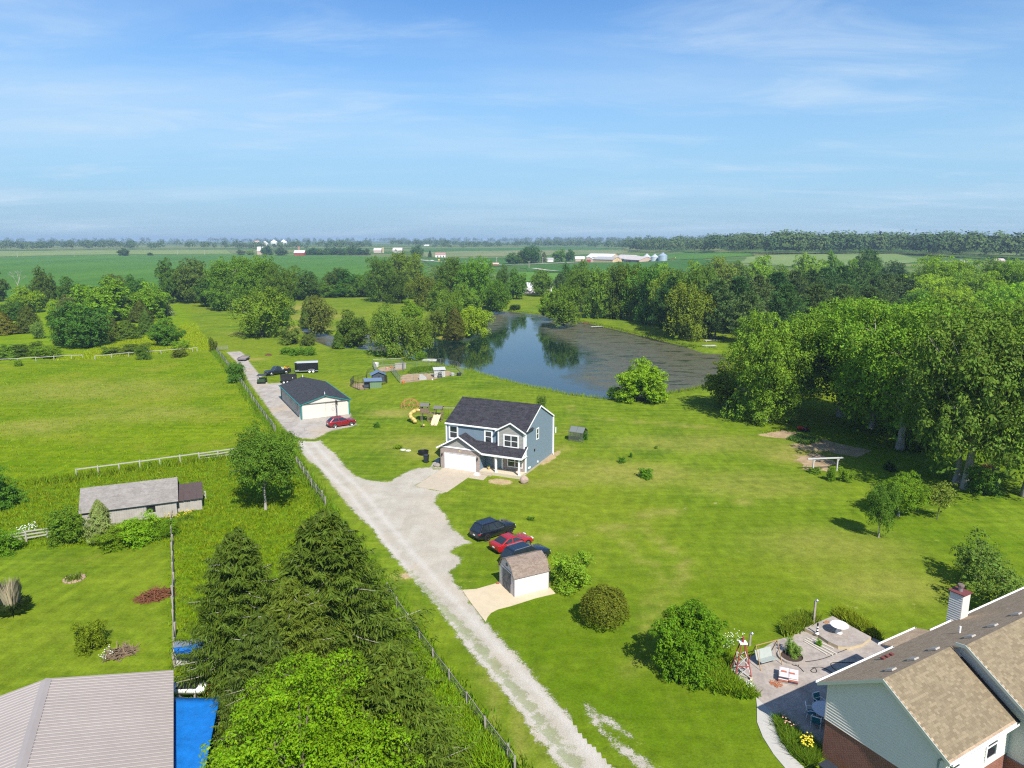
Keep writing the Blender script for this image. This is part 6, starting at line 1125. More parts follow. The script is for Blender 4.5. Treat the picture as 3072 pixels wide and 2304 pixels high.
# open dump trailer
T = thing('dump_trailer', 'black open dump trailer behind the white barn', 'trailer', G(843, 1152), R(20)); M_TB2 = mat('trailer_black_matt', (.02, .02, .022), .6)
part(T, 'bed', M_TB2, lambda b: (b.box(0, 3.4, 0, 1.9, .65, .72), b.box(0, 3.4, 0, .05, .72, 1.75), b.box(0, 3.4, 1.85, 1.9, .72, 1.75), b.box(0, .05, .05, 1.85, .72, 1.75), b.box(3.35, 3.4, .05, 1.85, .72, 1.75)))
part(T, 'top_rail', M_TB2, lambda b: (b.box(-.04, 3.44, -.04, .0, 1.66, 1.78), b.box(-.04, 3.44, 1.9, 1.94, 1.66, 1.78), b.box(-.05, -.002, -.04, 1.94, 1.66, 1.78)))
for x in (.6, 1.35):
    wv = part(T, 'wheel', M_RUBBER, lambda b: b.tube((x, -.26, .34), (x, -.04, .34), .34, None, 16)); part(wv, 'rim', M_WHITE, lambda b: b.tube((x, -.275, .34), (x, -.255, .34), .19, None, 12))
part(T, 'side_lamp', M_WHITE, lambda b: b.tube((2.5, -.03, 1.2), (2.5, .0, 1.2), .09)); part(T, 'frame', M_TB2, lambda b: (b.box(.1, 3.3, .4, .5, .5, .648), b.box(.1, 3.3, 1.4, 1.5, .5, .648), b.bar((3.3, .95, .56), (4.5, .95, .5), .1)))
# utility vehicle with a roof
T = thing('utility_vehicle', 'dark green utility cart with flat roof on the concrete lane', 'cart', G(787, 1149), R(8)); M_UTV = mat('utv_green', (.03, .06, .02), .5)
part(T, 'body', M_UTV, lambda b: (b.box(-.8, .8, -1.4, 1.4, .40, .62), b.box(-.78, .78, -1.42, -.5, .62, 1.0), b.box(-.78, .78, .55, 1.42, .62, .95)), bevel=.05); part(T, 'roof', mat('cart_roof', (.045, .047, .05), .5), lambda b: b.box(-.95, .95, -1.1, .95, 1.80, 1.88), bevel=.03)
for x in (-.85, .85):
    for y in (-.9, .75): part(T, 'roof_post', M_BLACK, lambda b: b.bar((x * .95, y, .6), (x * .98, y * .95, 1.82), .06))
for x in (-.72, .72):
    for y in (-.95, .95): part(T, 'wheel', M_RUBBER, lambda b: b.tube((x - .14, y, .32), (x + .14, y, .32), .32, None, 14))
part(T, 'seat', mat('cart_seat', (.20, .22, .10), .8), lambda b: (b.box(-.65, .65, -.45, .05, .62, .85), b.box(-.65, .65, .05, .2, .62, 1.25)), bevel=.05)
# flatbed trailer with wooden deck
T = thing('flatbed_trailer', 'old flatbed trailer with weathered wooden deck at the lane end', 'trailer', G(725, 1084), R(95)); M_DECK = mat('deck_wood', (.27, .215, .18), .9, var=.3)
for i in range(7): part(T, 'deck_plank', M_DECK, lambda b: b.box(-.1, 4.0, -1.0 + i * .286, -1.0 + i * .286 + .27, .62, .67))
part(T, 'frame', mat('grey_frame', (.13, .125, .13), .7), lambda b: (b.box(-.2, 4.1, -1.12, -1.02, .45, .75), b.box(-.2, 4.1, 1.02, 1.12, .45, .75), b.box(-.22, -.1, -1.1, 1.1, .40, .72), b.box(4.0, 4.1, -1.02, 1.02, .5, .9)))
for y in (-1.2, 1.2): part(T, 'wheel', M_RUBBER, lambda b: b.tube((1.8, y - .1, .33), (1.8, y + .1, .33), .33, None, 14)); part(T, 'fender', mat('grey_frame', (.13, .125, .13)), lambda b: b.box(1.3, 2.3, y - .14, y + .14, .70, .76))
# ------------------------------------------------------------------ fences: every post and rail a piece
def fence_line(px): return [G(x, y) for x, y in px]
def resample(q, step):
    o = [q[0].copy()]; acc = 0
    for a, b in zip(q, q[1:]):
        L = (b - a).length; s = step - acc
        while s < L: o.append(a.lerp(b, s / L)); s += step
        acc = (acc + L) % step
    o.append(q[-1].copy()); return o
_fm = {}
def fence(name, label, px, step, post, rails, m, rail_m=None, wires=0, wm=None, jit=.02, seed=0, skip=None):
    """post=(width,height); rails=[(z,height,thick)]; wires: thin lines between"""
    r = random.Random(seed); q = resample(fence_line(px), step); t = thing(name, label, 'fence', q[0])
    key = (name, post, m.name)
    if key not in _fm: mb = MB(); w, h = post; mb.box(-w / 2, w / 2, -w / 2, w / 2, -.1, h); _fm[key] = mb.mesh('post', m)
    for p in q: inst(_fm[key], 'post', t, loc=p - q[0], rot=(r.gauss(0, jit), r.gauss(0, jit), r.uniform(0, .3)), scale=(1, 1, r.uniform(.92, 1.06)))
    for i, (a, b) in enumerate(zip(q, q[1:])):
        a, b = a - q[0], b - q[0]
        for k, (z, hh, th) in enumerate(rails):
            if skip and skip(i, k): continue
            da, db = r.gauss(0, jit * 1.2), r.gauss(0, jit * 1.2); d = (b - a).normalized() * .02
            part(t, 'rail', rail_m or m, lambda b_: b_.bar((a.x + d.x, a.y + d.y, z + da), (b.x - d.x, b.y - d.y, z + db), th, hh))
        if wires: part(t, 'wire_mesh', wm, lambda b_: ([b_.bar((a.x, a.y, z), (b.x, b.y, z), .012) for z in np.linspace(.12, post[1] - .12, wires)], [b_.bar(Vector((a.x, a.y, .1)).lerp(Vector((b.x, b.y, .1)), f), Vector((a.x, a.y, post[1] - .1)).lerp(Vector((b.x, b.y, post[1] - .1)), f), .010) for f in np.linspace(.08, .92, max(3, int((b - a).length / .45)))]))
    return t
M_FENCEW = mat('fence_white', (.36, .345, .30), .9, var=.2, scale=2); M_WIRE = mat('fence_wire', (.24, .24, .24), .5, .5, .1); M_POSTW = mat('fence_post', (.24, .225, .195), .9, var=.25)
fence('wire_fence', 'woven wire fence with grey posts beside the concrete lane', [(644, 1050), (690, 1108), (713, 1141), (740, 1177), (782, 1240), (826, 1300)], 3.2, (.14, 1.45), [(1.3, .10, .05)], M_POSTW, None, 6, M_WIRE, .05, 1)
fence('wire_fence', 'sagging wire fence with grey posts beside the gravel drive, near the lone pasture tree', [(893, 1398), (935, 1465), (977, 1524)], 2.6, (.15, 1.5), [(1.35, .08, .04), (.75, .08, .04)], M_POSTW, None, 5, M_WIRE, .06, 2)
fence('wire_fence', 'low wire fence with wooden posts right of the spruces', [(1161, 1788), (1209, 1860), (1282, 1967), (1355, 2064), (1422, 2156), (1500, 2258), (1545, 2320)], 2.9, (.13, 1.25), [(1.15, .07, .04)], M_POSTW, None, 6, M_WIRE, .03, 3)
fence('board_fence', 'long white board fence crossing the pasture', [(231, 1434), (340, 1420), (440, 1407), (560, 1390), (678, 1374), (726, 1366)], 2.5, (.14, 1.35), [(1.22, .15, .04), (.82, .15, .04), (.42, .15, .04)], M_FENCEW, seed=4, skip=lambda i, k: i < 6 and k > 0)
fence('rail_fence', 'white rail fence at the far left of the pasture', [(-60, 1094), (60, 1087), (160, 1081), (248, 1076)], 4.0, (.14, 1.2), [(1.05, .14, .05)], M_FENCEW, seed=5)
fence('rail_fence', 'white rail fence before the round dark green tree', [(286, 1080), (360, 1072), (460, 1064), (592, 1054)], 4.0, (.14, 1.2), [(1.05, .14, .05)], M_FENCEW, seed=6)
fence('board_fence', 'short white board fence left of the old barn', [(14, 1636), (95, 1622), (176, 1610)], 1.9, (.13, 1.2), [(1.1, .14, .04), (.75, .14, .04), (.40, .14, .04)], M_FENCEW, seed=7)
fence('weathered_fence', 'weathered grey rail fence between back yard and spruces', [(515, 1565), (517, 1640), (520, 1720), (521, 1800), (523, 1880), (524, 1960), (526, 2005)], 2.4, (.14, 1.35), [(1.2, .14, .05), (.7, .14, .05)], M_WOOD, seed=8, jit=.05)
fence('plank_rail', 'short plank rail right of the old barn lean-to', [(566, 1500), (618, 1497)], 2.4, (.12, 1.1), [(.95, .16, .04), (.5, .12, .04)], M_FENCEW, seed=9)
# farm gate at the lane end
t = thing('farm_gate', 'grey tube gate at the end of the wire fence', 'gate', G(648, 1052), R(20))
for z in (.25, .5, .75, 1.0, 1.25): part(t, 'gate_bar', M_POSTW, lambda b: b.tube((0, 0, z), (3.2, .0, z), .035))
for x in (0, 1.6, 3.2): part(t, 'upright', M_POSTW, lambda b: b.bar((x, 0, 0 if x != 1.6 else .2), (x, 0, 1.35), .08))
# ------------------------------------------------------------------ poultry pens
M_PENW = mat('pen_wire', (.30, .31, .30), .5, .5, .1); M_PEND = mat('pen_dark', (.045, .042, .04), .6, .3)
def pen(name, label, px, h, m, step=2.0, top=True, grid=.28):
    q = [G(x, y) for x, y in px]; t = thing(name, label, 'pen', q[0])
    for a, b in zip(q, q[1:] + q[:1]):
        n = max(1, round((b - a).length / step))
        for i in range(n): p = a.lerp(b, i / n) - q[0]; part(t, 'post', m, lambda b_: b_.tube((p.x, p.y, 0), (p.x, p.y, h), .035, None, 6))
        A, B_ = a - q[0], b - q[0]
        if top: part(t, 'top_rail', m, lambda b_: b_.tube((A.x, A.y, h), (B_.x, B_.y, h), .028, None, 6))
        k = max(2, int((b - a).length / grid)); part(t, 'wire_mesh', m, lambda b_: ([b_.bar((A.x, A.y, z), (B_.x, B_.y, z), .011) for z in np.arange(.1, h, grid)], [b_.bar(A.lerp(B_, (i + .5) / k) + Vector((0, 0, .03)), A.lerp(B_, (i + .5) / k) + Vector((0, 0, h)), .010) for i in range(k)]))
    return t
def soil(name, label, px, m, z=.018):
    q = [G(x, y) for x, y in px]; o = part(None, name, m, lambda b: b.add([(p.x, p.y, z) for p in q], [tuple(range(len(q)))])); tag(o, label, kind='structure')
t = NT('bare_soil'); p = t.pos(); n = t.noise(p, .8, 6, .7); n2 = t.noise(p, 7, 4, .75); t.bump(n2, .5, .04); M_SOIL = t.fin(t.mix(1.0, t.mix(t.rng(n, .35, .65), (.27, .185, .10), (.40, .30, .185)), t.rng(n2, .3, .7, .78, 1.2), 'MULTIPLY'), .95, 0, .1)
def rag(px, k=.35, seed=0):                      # ragged outline
    r = random.Random(seed); q = [G(*p) for p in px]; o = []
    for a, b in zip(q, q[1:] + q[:1]):
        n = max(2, int((b - a).length / .7))
        for i in range(n): p = a.lerp(b, i / n); o.append(Vector((p.x + r.gauss(0, k * .4), p.y + r.gauss(0, k * .4), 0)))
    return o
def patch(name, label, px, k=.35, z=.018, seed=0):
    q = rag(px, k, seed); o = part(None, name, M_SOIL, lambda b: b.add([(p.x, p.y, z) for p in q], [tuple(range(len(q)))])); tag(o, label, kind='structure')
patch('pen_soil', 'bare soil in the large poultry pen', [(1205, 1150), (1260, 1143), (1300, 1138), (1365, 1124), (1345, 1112), (1290, 1118), (1220, 1122), (1200, 1132)], .5, .018, 1)
patch('pen_soil', 'bare soil in the back poultry pen', [(1135, 1116), (1190, 1112), (1216, 1108), (1200, 1098), (1140, 1102)], .4, .018, 2)
patch('pen_soil', 'bare soil in the small dark coop run', [(1056, 1162), (1082, 1170), (1105, 1166), (1098, 1150), (1062, 1152)], .2, .018, 3)
pen('poultry_pen', 'large wire poultry pen with grey posts beside the pond', [(1201, 1150), (1390, 1124), (1372, 1106), (1322, 1096), (1175, 1117)], 1.75, M_PENW, 3.4)
pen('poultry_pen', 'small wire pen behind the blue metal coops', [(1130, 1120), (1212, 1112), (1204, 1096), (1120, 1100)], 1.8, M_PENW, 2.6)
pen('coop_run', 'dark wire run left of the blue metal coops', [(1052, 1160), (1078, 1171), (1110, 1168), (1100, 1150), (1062, 1148)], 1.6, M_PEND, 1.0, True, .16)
pen('coop_run', 'dark wire run right of the blue metal coops', [(1140, 1158), (1162, 1150), (1152, 1134), (1136, 1138)], 1.6, M_PEND, 1.0, True, .16)
M_BMET = mat('blue_metal', (.20, .28, .38), .35, .45, .06); M_DWOOD = mat('dark_blue_wood', (.05, .065, .085), .7); M_GALV = mat('green_galvanised', (.20, .30, .18), .4, .4, .1)
t = thing('chicken_coop', 'front poultry coop with blue metal lid roof and green tin wall', 'coop', G(1100, 1166), R(16))
part(t, 'wall', M_DWOOD, lambda b: b.box(-.4, 1.5, .4, 2.4, 0, 1.75)); part(t, 'tin_wall', M_GALV, lambda b: [b.box(.62 + i * .36, .62 + i * .36 + .35, -.06, -.02, 0, 1.45) for i in range(7)]); part(t, 'side_panel', M_BMET, lambda b: b.box(-.46, -.41, .3, 2.3, 0, 1.7))
part(t, 'roof_panel', M_BMET, lambda b: b.slab([(-.5, -.35, 1.62), (3.3, -.35, 1.55), (3.3, 1.3, 2.0), (-.5, 1.3, 2.05)], .04)); part(t, 'corner_post', M_DWOOD, lambda b: (b.bar((3.05, .0, 0), (3.05, .0, 1.55), .09), b.bar((3.05, 1.2, 0), (3.05, 1.2, 1.95), .09), b.bar((.62, .02, 0), (.62, .02, 1.6), .09)))
t = thing('chicken_coop', 'rear poultry coop with blue gabled metal roof', 'coop', G(1118, 1148), R(16))
part(t, 'wall', M_DWOOD, lambda b: b.extr([(0, 0), (2.6, 0), (2.6, 1.7), (1.3, 2.25), (0, 1.7)], 0, 2.4))
for s in (1, -1): part(t, 'roof_panel', M_BMET, lambda b: b.slab([(1.3 + s * 1.75, -.3, 1.62), (1.3 + s * 1.75, 2.7, 1.62), (1.3 + s * .001, 2.7, 2.4), (1.3 + s * .001, -.3, 2.4)][::s], .04))
t = thing('hoop_cage', 'rounded wire cage behind the blue coops', 'cage', G(1100, 1134), R(16))
for i in range(4): part(t, 'hoop', M_PEND, lambda b: b.path([(1.3 + 1.3 * math.cos(k), i * .8, 1.9 * math.sin(k)) for k in np.linspace(0, math.pi, 11)], .025, 4))
part(t, 'stringer', M_PEND, lambda b: [b.bar((1.3 + 1.3 * math.cos(k), 0, 1.9 * math.sin(k)), (1.3 + 1.3 * math.cos(k), 2.4, 1.9 * math.sin(k)), .02) for k in np.linspace(.3, 2.84, 6)])
t = thing('hen_house', 'white wooden hen house with dark window in the large pen', 'coop', G(1303, 1133), R(12)); M_WW = mat('weathered_white', (.45, .44, .42), .8, var=.15)
part(t, 'wall', M_WW, lambda b: b.box(0, 2.5, 0, 1.7, .05, 1.75)); part(t, 'roof', mat('felt_roof', (.42, .42, .41), .8), lambda b: b.slab([(-.15, -.2, 1.78), (2.65, -.2, 1.78), (2.65, 1.9, 2.12), (-.15, 1.9, 2.12)], .07)); w = part(t, 'window', M_GLASS, lambda b: b.box(.75, 1.75, -.02, -.002, .55, 1.15)); part(w, 'frame', M_WHITE, lambda b: (b.box(.7, .75, -.05, -.003, .5, 1.2), b.box(1.75, 1.8, -.05, -.003, .5, 1.2), b.box(.75, 1.75, -.05, -.003, .82, .88)))
part(t, 'header', M_BLACK, lambda b: b.box(.1, 2.4, -.02, -.002, 1.5, 1.62)); part(t, 'nest_tray', M_DWOOD, lambda b: b.box(.7, 1.8, -.35, -.06, .15, .5))
t = thing('nest_box', 'white slant topped nest box on the pen soil', 'coop', G(1258, 1140), R(8)); part(t, 'box', M_WW, lambda b: b.extr([(0, 0), (1.6, 0), (1.6, .45), (.7, 1.05), (0, 1.05)], 0, 1.1)); part(t, 'opening', M_BLACK, lambda b: b.box(-.02, -.002, .2, .8, .1, .7))
t = thing('nest_box', 'low grey shelter against the back of the small pen', 'coop', G(1186, 1106), R(8)); part(t, 'box', mat('grey_board', (.33, .31, .27), .9), lambda b: b.box(0, 2.6, 0, 1.0, 0, 1.15)); part(t, 'lid', M_WOOD, lambda b: b.box(-.1, 2.7, -.1, 1.1, 1.152, 1.22))
for (x, y, lab, mc, s) in ((1128, 1100, 'pale bucket heap left in the small pen', (.55, .53, .5), .8), (1162, 1108, 'pink feed tub in the small pen', (.55, .25, .25), .35), (1175, 1104, 'orange feed sack in the small pen', (.55, .25, .06), .4), (1210, 1149, 'orange bucket at the large pen corner', (.60, .15, .05), .35), (1358, 1127, 'grey water tank at the right end of the large pen', (.45, .45, .45), .5), (1377, 1127, 'dark grill cart right of the large pen', (.04, .04, .045), .55), (1297, 1140, 'white feeder dish on the pen soil', (.7, .7, .68), .2)):
    o = part(None, 'feed_tub', mat('tub_' + lab[:9].replace(' ', '_'), mc, .6), lambda b: b.lathe([(s * .8, 0), (s, s * 1.2), (s * .9, s * 1.25), (s * .7, s * .9)], 12), loc=G(x, y)); tag(o, lab, 'tub')
blades('pen_weeds', 'tall weeds growing inside the large poultry pen', scatter(gpoly([(1225, 1122), (1300, 1120), (1335, 1108), (1300, 1102), (1240, 1108)]), 500, 21), .75, .07, 8, (.07, .14, .01), 'weeds', .25, .3, 21)
t = thing('overturned_boat', 'pale upturned flat boat on the near pond bank', 'boat', G(1262, 1082), R(-4)); part(t, 'hull', mat('boat_grey', (.42, .42, .38), .6), lambda b: loft(b, [[(x, -w, 0), (x, -w * .85, h), (x, w * .85, h), (x, w, 0)] for x, w, h in ((0, .5, .3), (.5, .7, .45), (3.4, .72, .45), (4.2, .6, .4))])); part(t, 'keel', M_WOOD, lambda b: b.box(.3, 4.0, -.03, .03, .45, .50))
# ------------------------------------------------------------------ play things
t = thing('climbing_dome', 'orange geodesic climbing dome on the lawn', 'dome', G(1230, 1221)); M_ORG = mat('dome_orange', (.50, .20, .10), .5, var=.2)
rings = [(1.75, .02, 10, 0), (1.6, .75, 10, .5), (1.15, 1.35, 5, .0), (.0, 1.62, 1, 0)]
P_ = [[Vector((r0 * math.cos(6.2832 * (i + of) / n), r0 * math.sin(6.2832 * (i + of) / n), z)) for i in range(n)] for r0, z, n, of in rings]
def strut(a, b): part(t, 'strut', M_ORG, lambda m: m.tube(a, b, .026, None, 5))
for i in range(10): strut(P_[0][i], P_[0][(i + 1) % 10]); strut(P_[1][i], P_[1][(i + 1) % 10]); strut(P_[0][i], P_[1][i]); strut(P_[0][(i + 1) % 10], P_[1][i])
for i in range(5): strut(P_[2][i], P_[2][(i + 1) % 5]); strut(P_[2][i], P_[3][0]); strut(P_[2][i], P_[1][2 * i]); strut(P_[2][i], P_[1][(2 * i - 1) % 10])
part(t, 'hub', mat('hub_red', (.65, .10, .08), .5), lambda m: [m.lathe([(.07, p.z - .05), (.07, p.z + .05)], 6, 0, (p.x, p.y)) for k in P_ for p in k])
t = thing('playset', 'wooden playset with yellow tube slide and twin cream slides', 'playset', G(1298, 1263), R(-8)); M_PW = mat('play_wood', (.20, .135, .095), .85, var=.25); M_YEL = mat('slide_yellow', (.52, .38, .12), .4, var=.05); M_CRE = mat('slide_cream', (.70, .58, .33), .45, var=.06)
for x, y in ((-1.9, -.6), (-1.9, .6), (-.7, -.6), (-.7, .6), (.5, -.6), (.5, .6), (1.7, -.6), (1.7, .6)): part(t, 'post', M_PW, lambda b: b.bar((x, y, 0), (x, y, 2.9 if x < 0 else 2.5), .11))
part(t, 'deck', M_PW, lambda b: (b.box(-2, -.6, -.7, .7, 1.5, 1.6), b.box(.4, 1.8, -.7, .7, 1.2, 1.3), b.box(-.6, .4, -.5, .5, 1.35, 1.42)))
for i in range(5): part(t, 'wall_slat', M_PW, lambda b: b.box(-1.95 + i * .26, -1.95 + i * .26 + .24, -.72, -.67, 1.6, 2.35))
for i in range(5): part(t, 'wall_slat', M_PW, lambda b: b.box(-1.97, -1.92, -.6 + i * .25, -.6 + i * .25 + .22, 1.6, 2.35))
part(t, 'roof_panel', mat('play_roof', (.14, .13, .12), .8), lambda b: (b.slab([(-2.1, -.9, 2.75), (-.5, -.9, 2.75), (-.5, 0, 3.2), (-2.1, 0, 3.2)], .05), b.slab([(-.5, .9, 2.75), (-2.1, .9, 2.75), (-2.1, .002, 3.2), (-.5, .002, 3.2)], .05), b.slab([(.3, -.9, 2.4), (1.9, -.9, 2.4), (1.9, 0, 2.8), (.3, 0, 2.8)], .05), b.slab([(1.9, .9, 2.4), (.3, .9, 2.4), (.3, .002, 2.8), (1.9, .002, 2.8)], .05)))
part(t, 'tube_slide', M_YEL, lambda b: b.path([(-1.9, -.2, 2.0), (-2.9, -.3, 1.85), (-3.6, -.7, 1.5), (-3.7, -1.3, 1.15), (-3.2, -1.8, .85), (-2.6, -2.1, .55), (-2.4, -2.6, .38)], .34, 12), smooth=True)
for x in (.75, 1.35): part(t, 'slide', M_CRE, lambda b: (b.slab([(x - .24, -.7, 1.28), (x - .24, -3.0, .22), (x + .24, -3.0, .22), (x + .24, -.7, 1.28)], .05), b.slab([(x - .24, -3.0, .22), (x - .24, -3.4, .16), (x + .24, -3.4, .16), (x + .24, -3.0, .22)], .05), b.bar((x - .27, -.7, 1.36), (x - .27, -3.1, .30), .05, .18), b.bar((x + .27, -.7, 1.36), (x + .27, -3.1, .30), .05, .18)))
lad = part(t, 'ladder', M_PW, lambda b: (b.bar((-.35, -.5, 1.4), (-.35, -1.6, 0), .07), b.bar((.15, -.5, 1.4), (.15, -1.6, 0), .07)))
for i in range(5): part(lad, 'rung', M_PW, lambda b: b.bar((-.35, -.6 - .2 * i, 1.28 - .26 * i), (.15, -.6 - .2 * i, 1.28 - .26 * i), .05))
part(t, 'swing_beam', M_WOOD, lambda b: b.bar((1.8, .3, 2.35), (5.4, .3, 2.4), .12, .14)); part(t, 'swing_leg', M_WOOD, lambda b: (b.bar((5.3, .3, 2.4), (5.5, -.9, 0), .1), b.bar((5.3, .3, 2.4), (5.5, 1.5, 0), .1)))
for x in (2.8, 4.2): part(t, 'swing', M_BLACK, lambda b: (b.bar((x, .3, 2.3), (x, .3, .55), .02), b.bar((x + .45, .3, 2.3), (x + .45, .3, .55), .02), b.box(x - .03, x + .48, .2, .4, .5, .55)))
t = thing('tether_pole', 'thin pole with a yellow ball near the playset', 'tetherball', G(1267, 1280)); part(t, 'pole', M_STEEL, lambda b: b.tube((0, 0, 0), (0, 0, 2.2), .04)); part(t, 'ball', M_YEL, lambda b: b.lathe([(.02, .05), (.14, .1), (.19, .24), (.14, .38), (.02, .43)], 12, 0, (.25, 0)), smooth=True); part(t, 'cord', M_BLACK, lambda b: b.bar((0, 0, 2.15), (.25, 0, .43), .015)); part(t, 'base', M_BLACK, lambda b: b.lathe([(.35, 0), (.3, .1)], 12))
# greenhouse right of the blue house
t = thing('greenhouse', 'small clear greenhouse on the lawn right of the blue house', 'greenhouse', G(1706, 1322), R(-28)); gm = NT('greenhouse_pane'); gm.b.inputs['Alpha'].default_value = .28; M_PANE = gm.fin((.16, .18, .15), .25, 0, .5); M_GF = mat('greenhouse_frame', (.16, .15, .13), .5, .4)
for x in (0, 1.2, 2.4):
    part(t, 'frame', M_GF, lambda b: (b.bar((x, 0, 0), (x, 0, 1.5), .05), b.bar((x, 1.9, 0), (x, 1.9, 1.5), .05), b.bar((x, 0, 1.5), (x, .95, 2.2), .05), b.bar((x, 1.9, 1.5), (x, .95, 2.2), .05)))
part(t, 'frame', M_GF, lambda b: (b.bar((0, .95, 2.2), (2.4, .95, 2.2), .05), b.bar((0, 0, 1.5), (2.4, 0, 1.5), .05), b.bar((0, 1.9, 1.5), (2.4, 1.9, 1.5), .05), b.bar((0, .6, 0), (0, .6, 1.8), .04), b.bar((0, 1.3, 0), (0, 1.3, 1.8), .04)))
for i in range(2):
    x0, x1 = i * 1.2 + .03, i * 1.2 + 1.17
    part(t, 'roof_pane', mat('frosted_pane', (.15, .165, .16), .4, var=.08), lambda b: b.slab([(x0, -.06, 1.47), (x1, -.06, 1.47), (x1, .94, 2.22), (x0, .94, 2.22)], .012)); part(t, 'roof_pane', mat('frosted_pane', (.5, .52, .52)), lambda b: b.slab([(x1, 1.96, 1.47), (x0, 1.96, 1.47), (x0, .96, 2.22), (x1, .96, 2.22)], .012))
    for y in (0, 1.9): part(t, 'wall_pane', M_PANE, lambda b: b.box(x0, x1, y - .005, y + .005, .03, 1.46))
part(t, 'end_pane', M_PANE, lambda b: b.add([(-.003, .03, .03), (-.003, 1.87, .03), (-.003, 1.87, 1.47), (-.003, .95, 2.15), (-.003, .03, 1.47)], [(0, 1, 2, 3, 4)]))
plant('shrub', G(1752, 1318), 1.7, 1.6, (.06, .12, .02), 'leafy vine bush leaning on the greenhouse end', name='vine_bush', cat='shrub')
# bins, tubs, boulders, covers by the blue house
def bin_(label, loc, rz, h=1.05, w=.55, m=M_BLACK, lid=None):
    t = thing('wheelie_bin', label, 'bin', loc, rz); part(t, 'body', m, lambda b: loft(b, [[(-k, -k, z), (k, -k, z), (k, k, z), (-k, k, z)] for k, z in ((w * .38, .06), (w * .5, h))])); part(t, 'lid', lid or m, lambda b: b.box(-w * .56, w * .56, -w * .6, w * .56, h + .003, h + .07), bevel=.02)
    part(t, 'handle', m, lambda b: b.tube((-w * .4, w * .62, h), (w * .4, w * .62, h), .03))
    for x in (-w * .42, w * .42): part(t, 'wheel', M_RUBBER, lambda b: b.tube((x - .04, w * .42, .1), (x + .04, w * .42, .1), .1, None, 12))
M_BIN = mat('bin_charcoal', (.030, .034, .042), .55)
bin_('dark wheeled trash bin beside the blue house garage', G(1279, 1388), R(-20), 1.1, .62, M_BIN)
t = part(None, 'stock_tank', M_BLACK, lambda b: b.lathe([(.72, 0), (.80, .55), (.76, .57), (.70, .45), (.66, .06)], 24), loc=G(1270, 1363)); tag(t, 'round black stock tank on the lawn beside the blue house', 'tank')
def boulder(label, loc, s, mc, seed):
    me = bpy.data.meshes.new('boulder'); bm = bmesh.new(); bmesh.ops.create_icosphere(bm, subdivisions=3, radius=1); r = random.Random(seed); f = [Vector((r.uniform(-1, 1), r.uniform(-1, 1), r.uniform(-1, 1))).normalized() for _ in range(9)]
    for v in bm.verts:
        k = 1.0
        for n in f: k = min(k, .78 / max(.2, v.co.dot(n)) if v.co.dot(n) > .78 else k)
        v.co = v.co * k; v.co.x *= s[0]; v.co.y *= s[1]; v.co.z = v.co.z * s[2] + s[2] * .6
    bm.to_mesh(me); bm.free(); me.materials.append(mat('boulder_%d' % seed, mc, .9, var=.25, scale=3, bump=.5)); o = inst(me, 'boulder', None, loc); tag(o, label, 'boulder'); return o
boulder('pinkish boulder at the porch corner of the blue house', G(1572, 1449), (.62, .5, .6), (.34, .25, .20), 1); boulder('grey boulder by the garage corner in white gravel', G(1310, 1399), (.5, .4, .32), (.25, .22, .19), 2)
part(None, 'gravel_bed', M_GRAVEL, lambda b: b.add([(p.x, p.y, .052) for p in rag([(1295, 1400), (1325, 1402), (1322, 1408), (1300, 1409)], .1, 5)], [tuple(range(len(rag([(1295, 1400), (1325, 1402), (1322, 1408), (1300, 1409)], .1, 5))))]))['kind'] = 'structure'
o = part(None, 'gravel_bed', mat('white_gravel', (.62, .60, .57), .95, var=.2, scale=14), lambda b: b.prism([(p.x, p.y) for p in gpoly([(1420, 1426), (1432, 1430), (1447, 1424), (1440, 1416), (1426, 1418)])], .03, .07)); tag(o, 'white gravel by the front walk', kind='structure')
for i, (x, y) in enumerate(((1209, 1350), (1225, 1352))): o = part(None, 'septic_lid', mat('lid_pale', (.55, .54, .50), .8), lambda b: b.lathe([(.42, 0), (.42, .06), (.38, .08)], 20), loc=G(x, y)); tag(o, ('left', 'right')[i] + ' of two pale round septic lids in the lawn', 'lid')
t = thing('well_pipe', 'white well pipe standing at the right rear of the blue house', 'pipe', G(1667, 1298)); part(t, 'pipe', M_WHITE, lambda b: b.tube((0, 0, 0), (0, 0, 1.0), .09)); part(t, 'cap', M_STEEL, lambda b: b.tube((0, 0, 1.0), (0, 0, 1.1), .12))
t = thing('flower_pot', 'yellow pot with green plant on the porch of the blue house', 'pot', H.matrix_basis @ Vector((7.0, .75, .42))); part(t, 'pot', M_YEL, lambda b: b.lathe([(.12, 0), (.2, .35), (.17, .36)], 12)); part(t, 'foliage', mat('pot_green', (.05, .13, .03), .7), lambda b: [b.bar((0, 0, .3), (random.uniform(-.2, .2), random.uniform(-.2, .2), .75), .05, .02) for _ in range(9)])
for i, (x, y, h_, w_, lab) in enumerate(((1130, 1282, .9, 1.3, 'dark green bush on the lawn below the playset'), (1195, 1346, .7, 1.4, 'grassy clump beside the septic lids'), (1593, 1560, .45, .8, 'small dark weed clump on the lawn above the three cars'), (1866, 1388, .85, 1.2, 'young leafy bush with stakes on the open lawn'), (1893, 1372, .7, .5, 'sunflower seedling on the open lawn'), (1968, 1345, .4, .6, 'tiny bush farther out on the open lawn'), (2410, 1545, 0, 0, ''))):
    if lab: plant('shrub', G(x, y), h_, w_, (.06, .12, .02) if i != 1 else (.12, .18, .02), lab, name='lawn_bush', cat='shrub')
tree('shrub', 1938, 1432, 1405, 55, (.07, .15, .015), 'dense low bush lying on the open lawn', name='lawn_bush', cat='shrub', wy=.7)
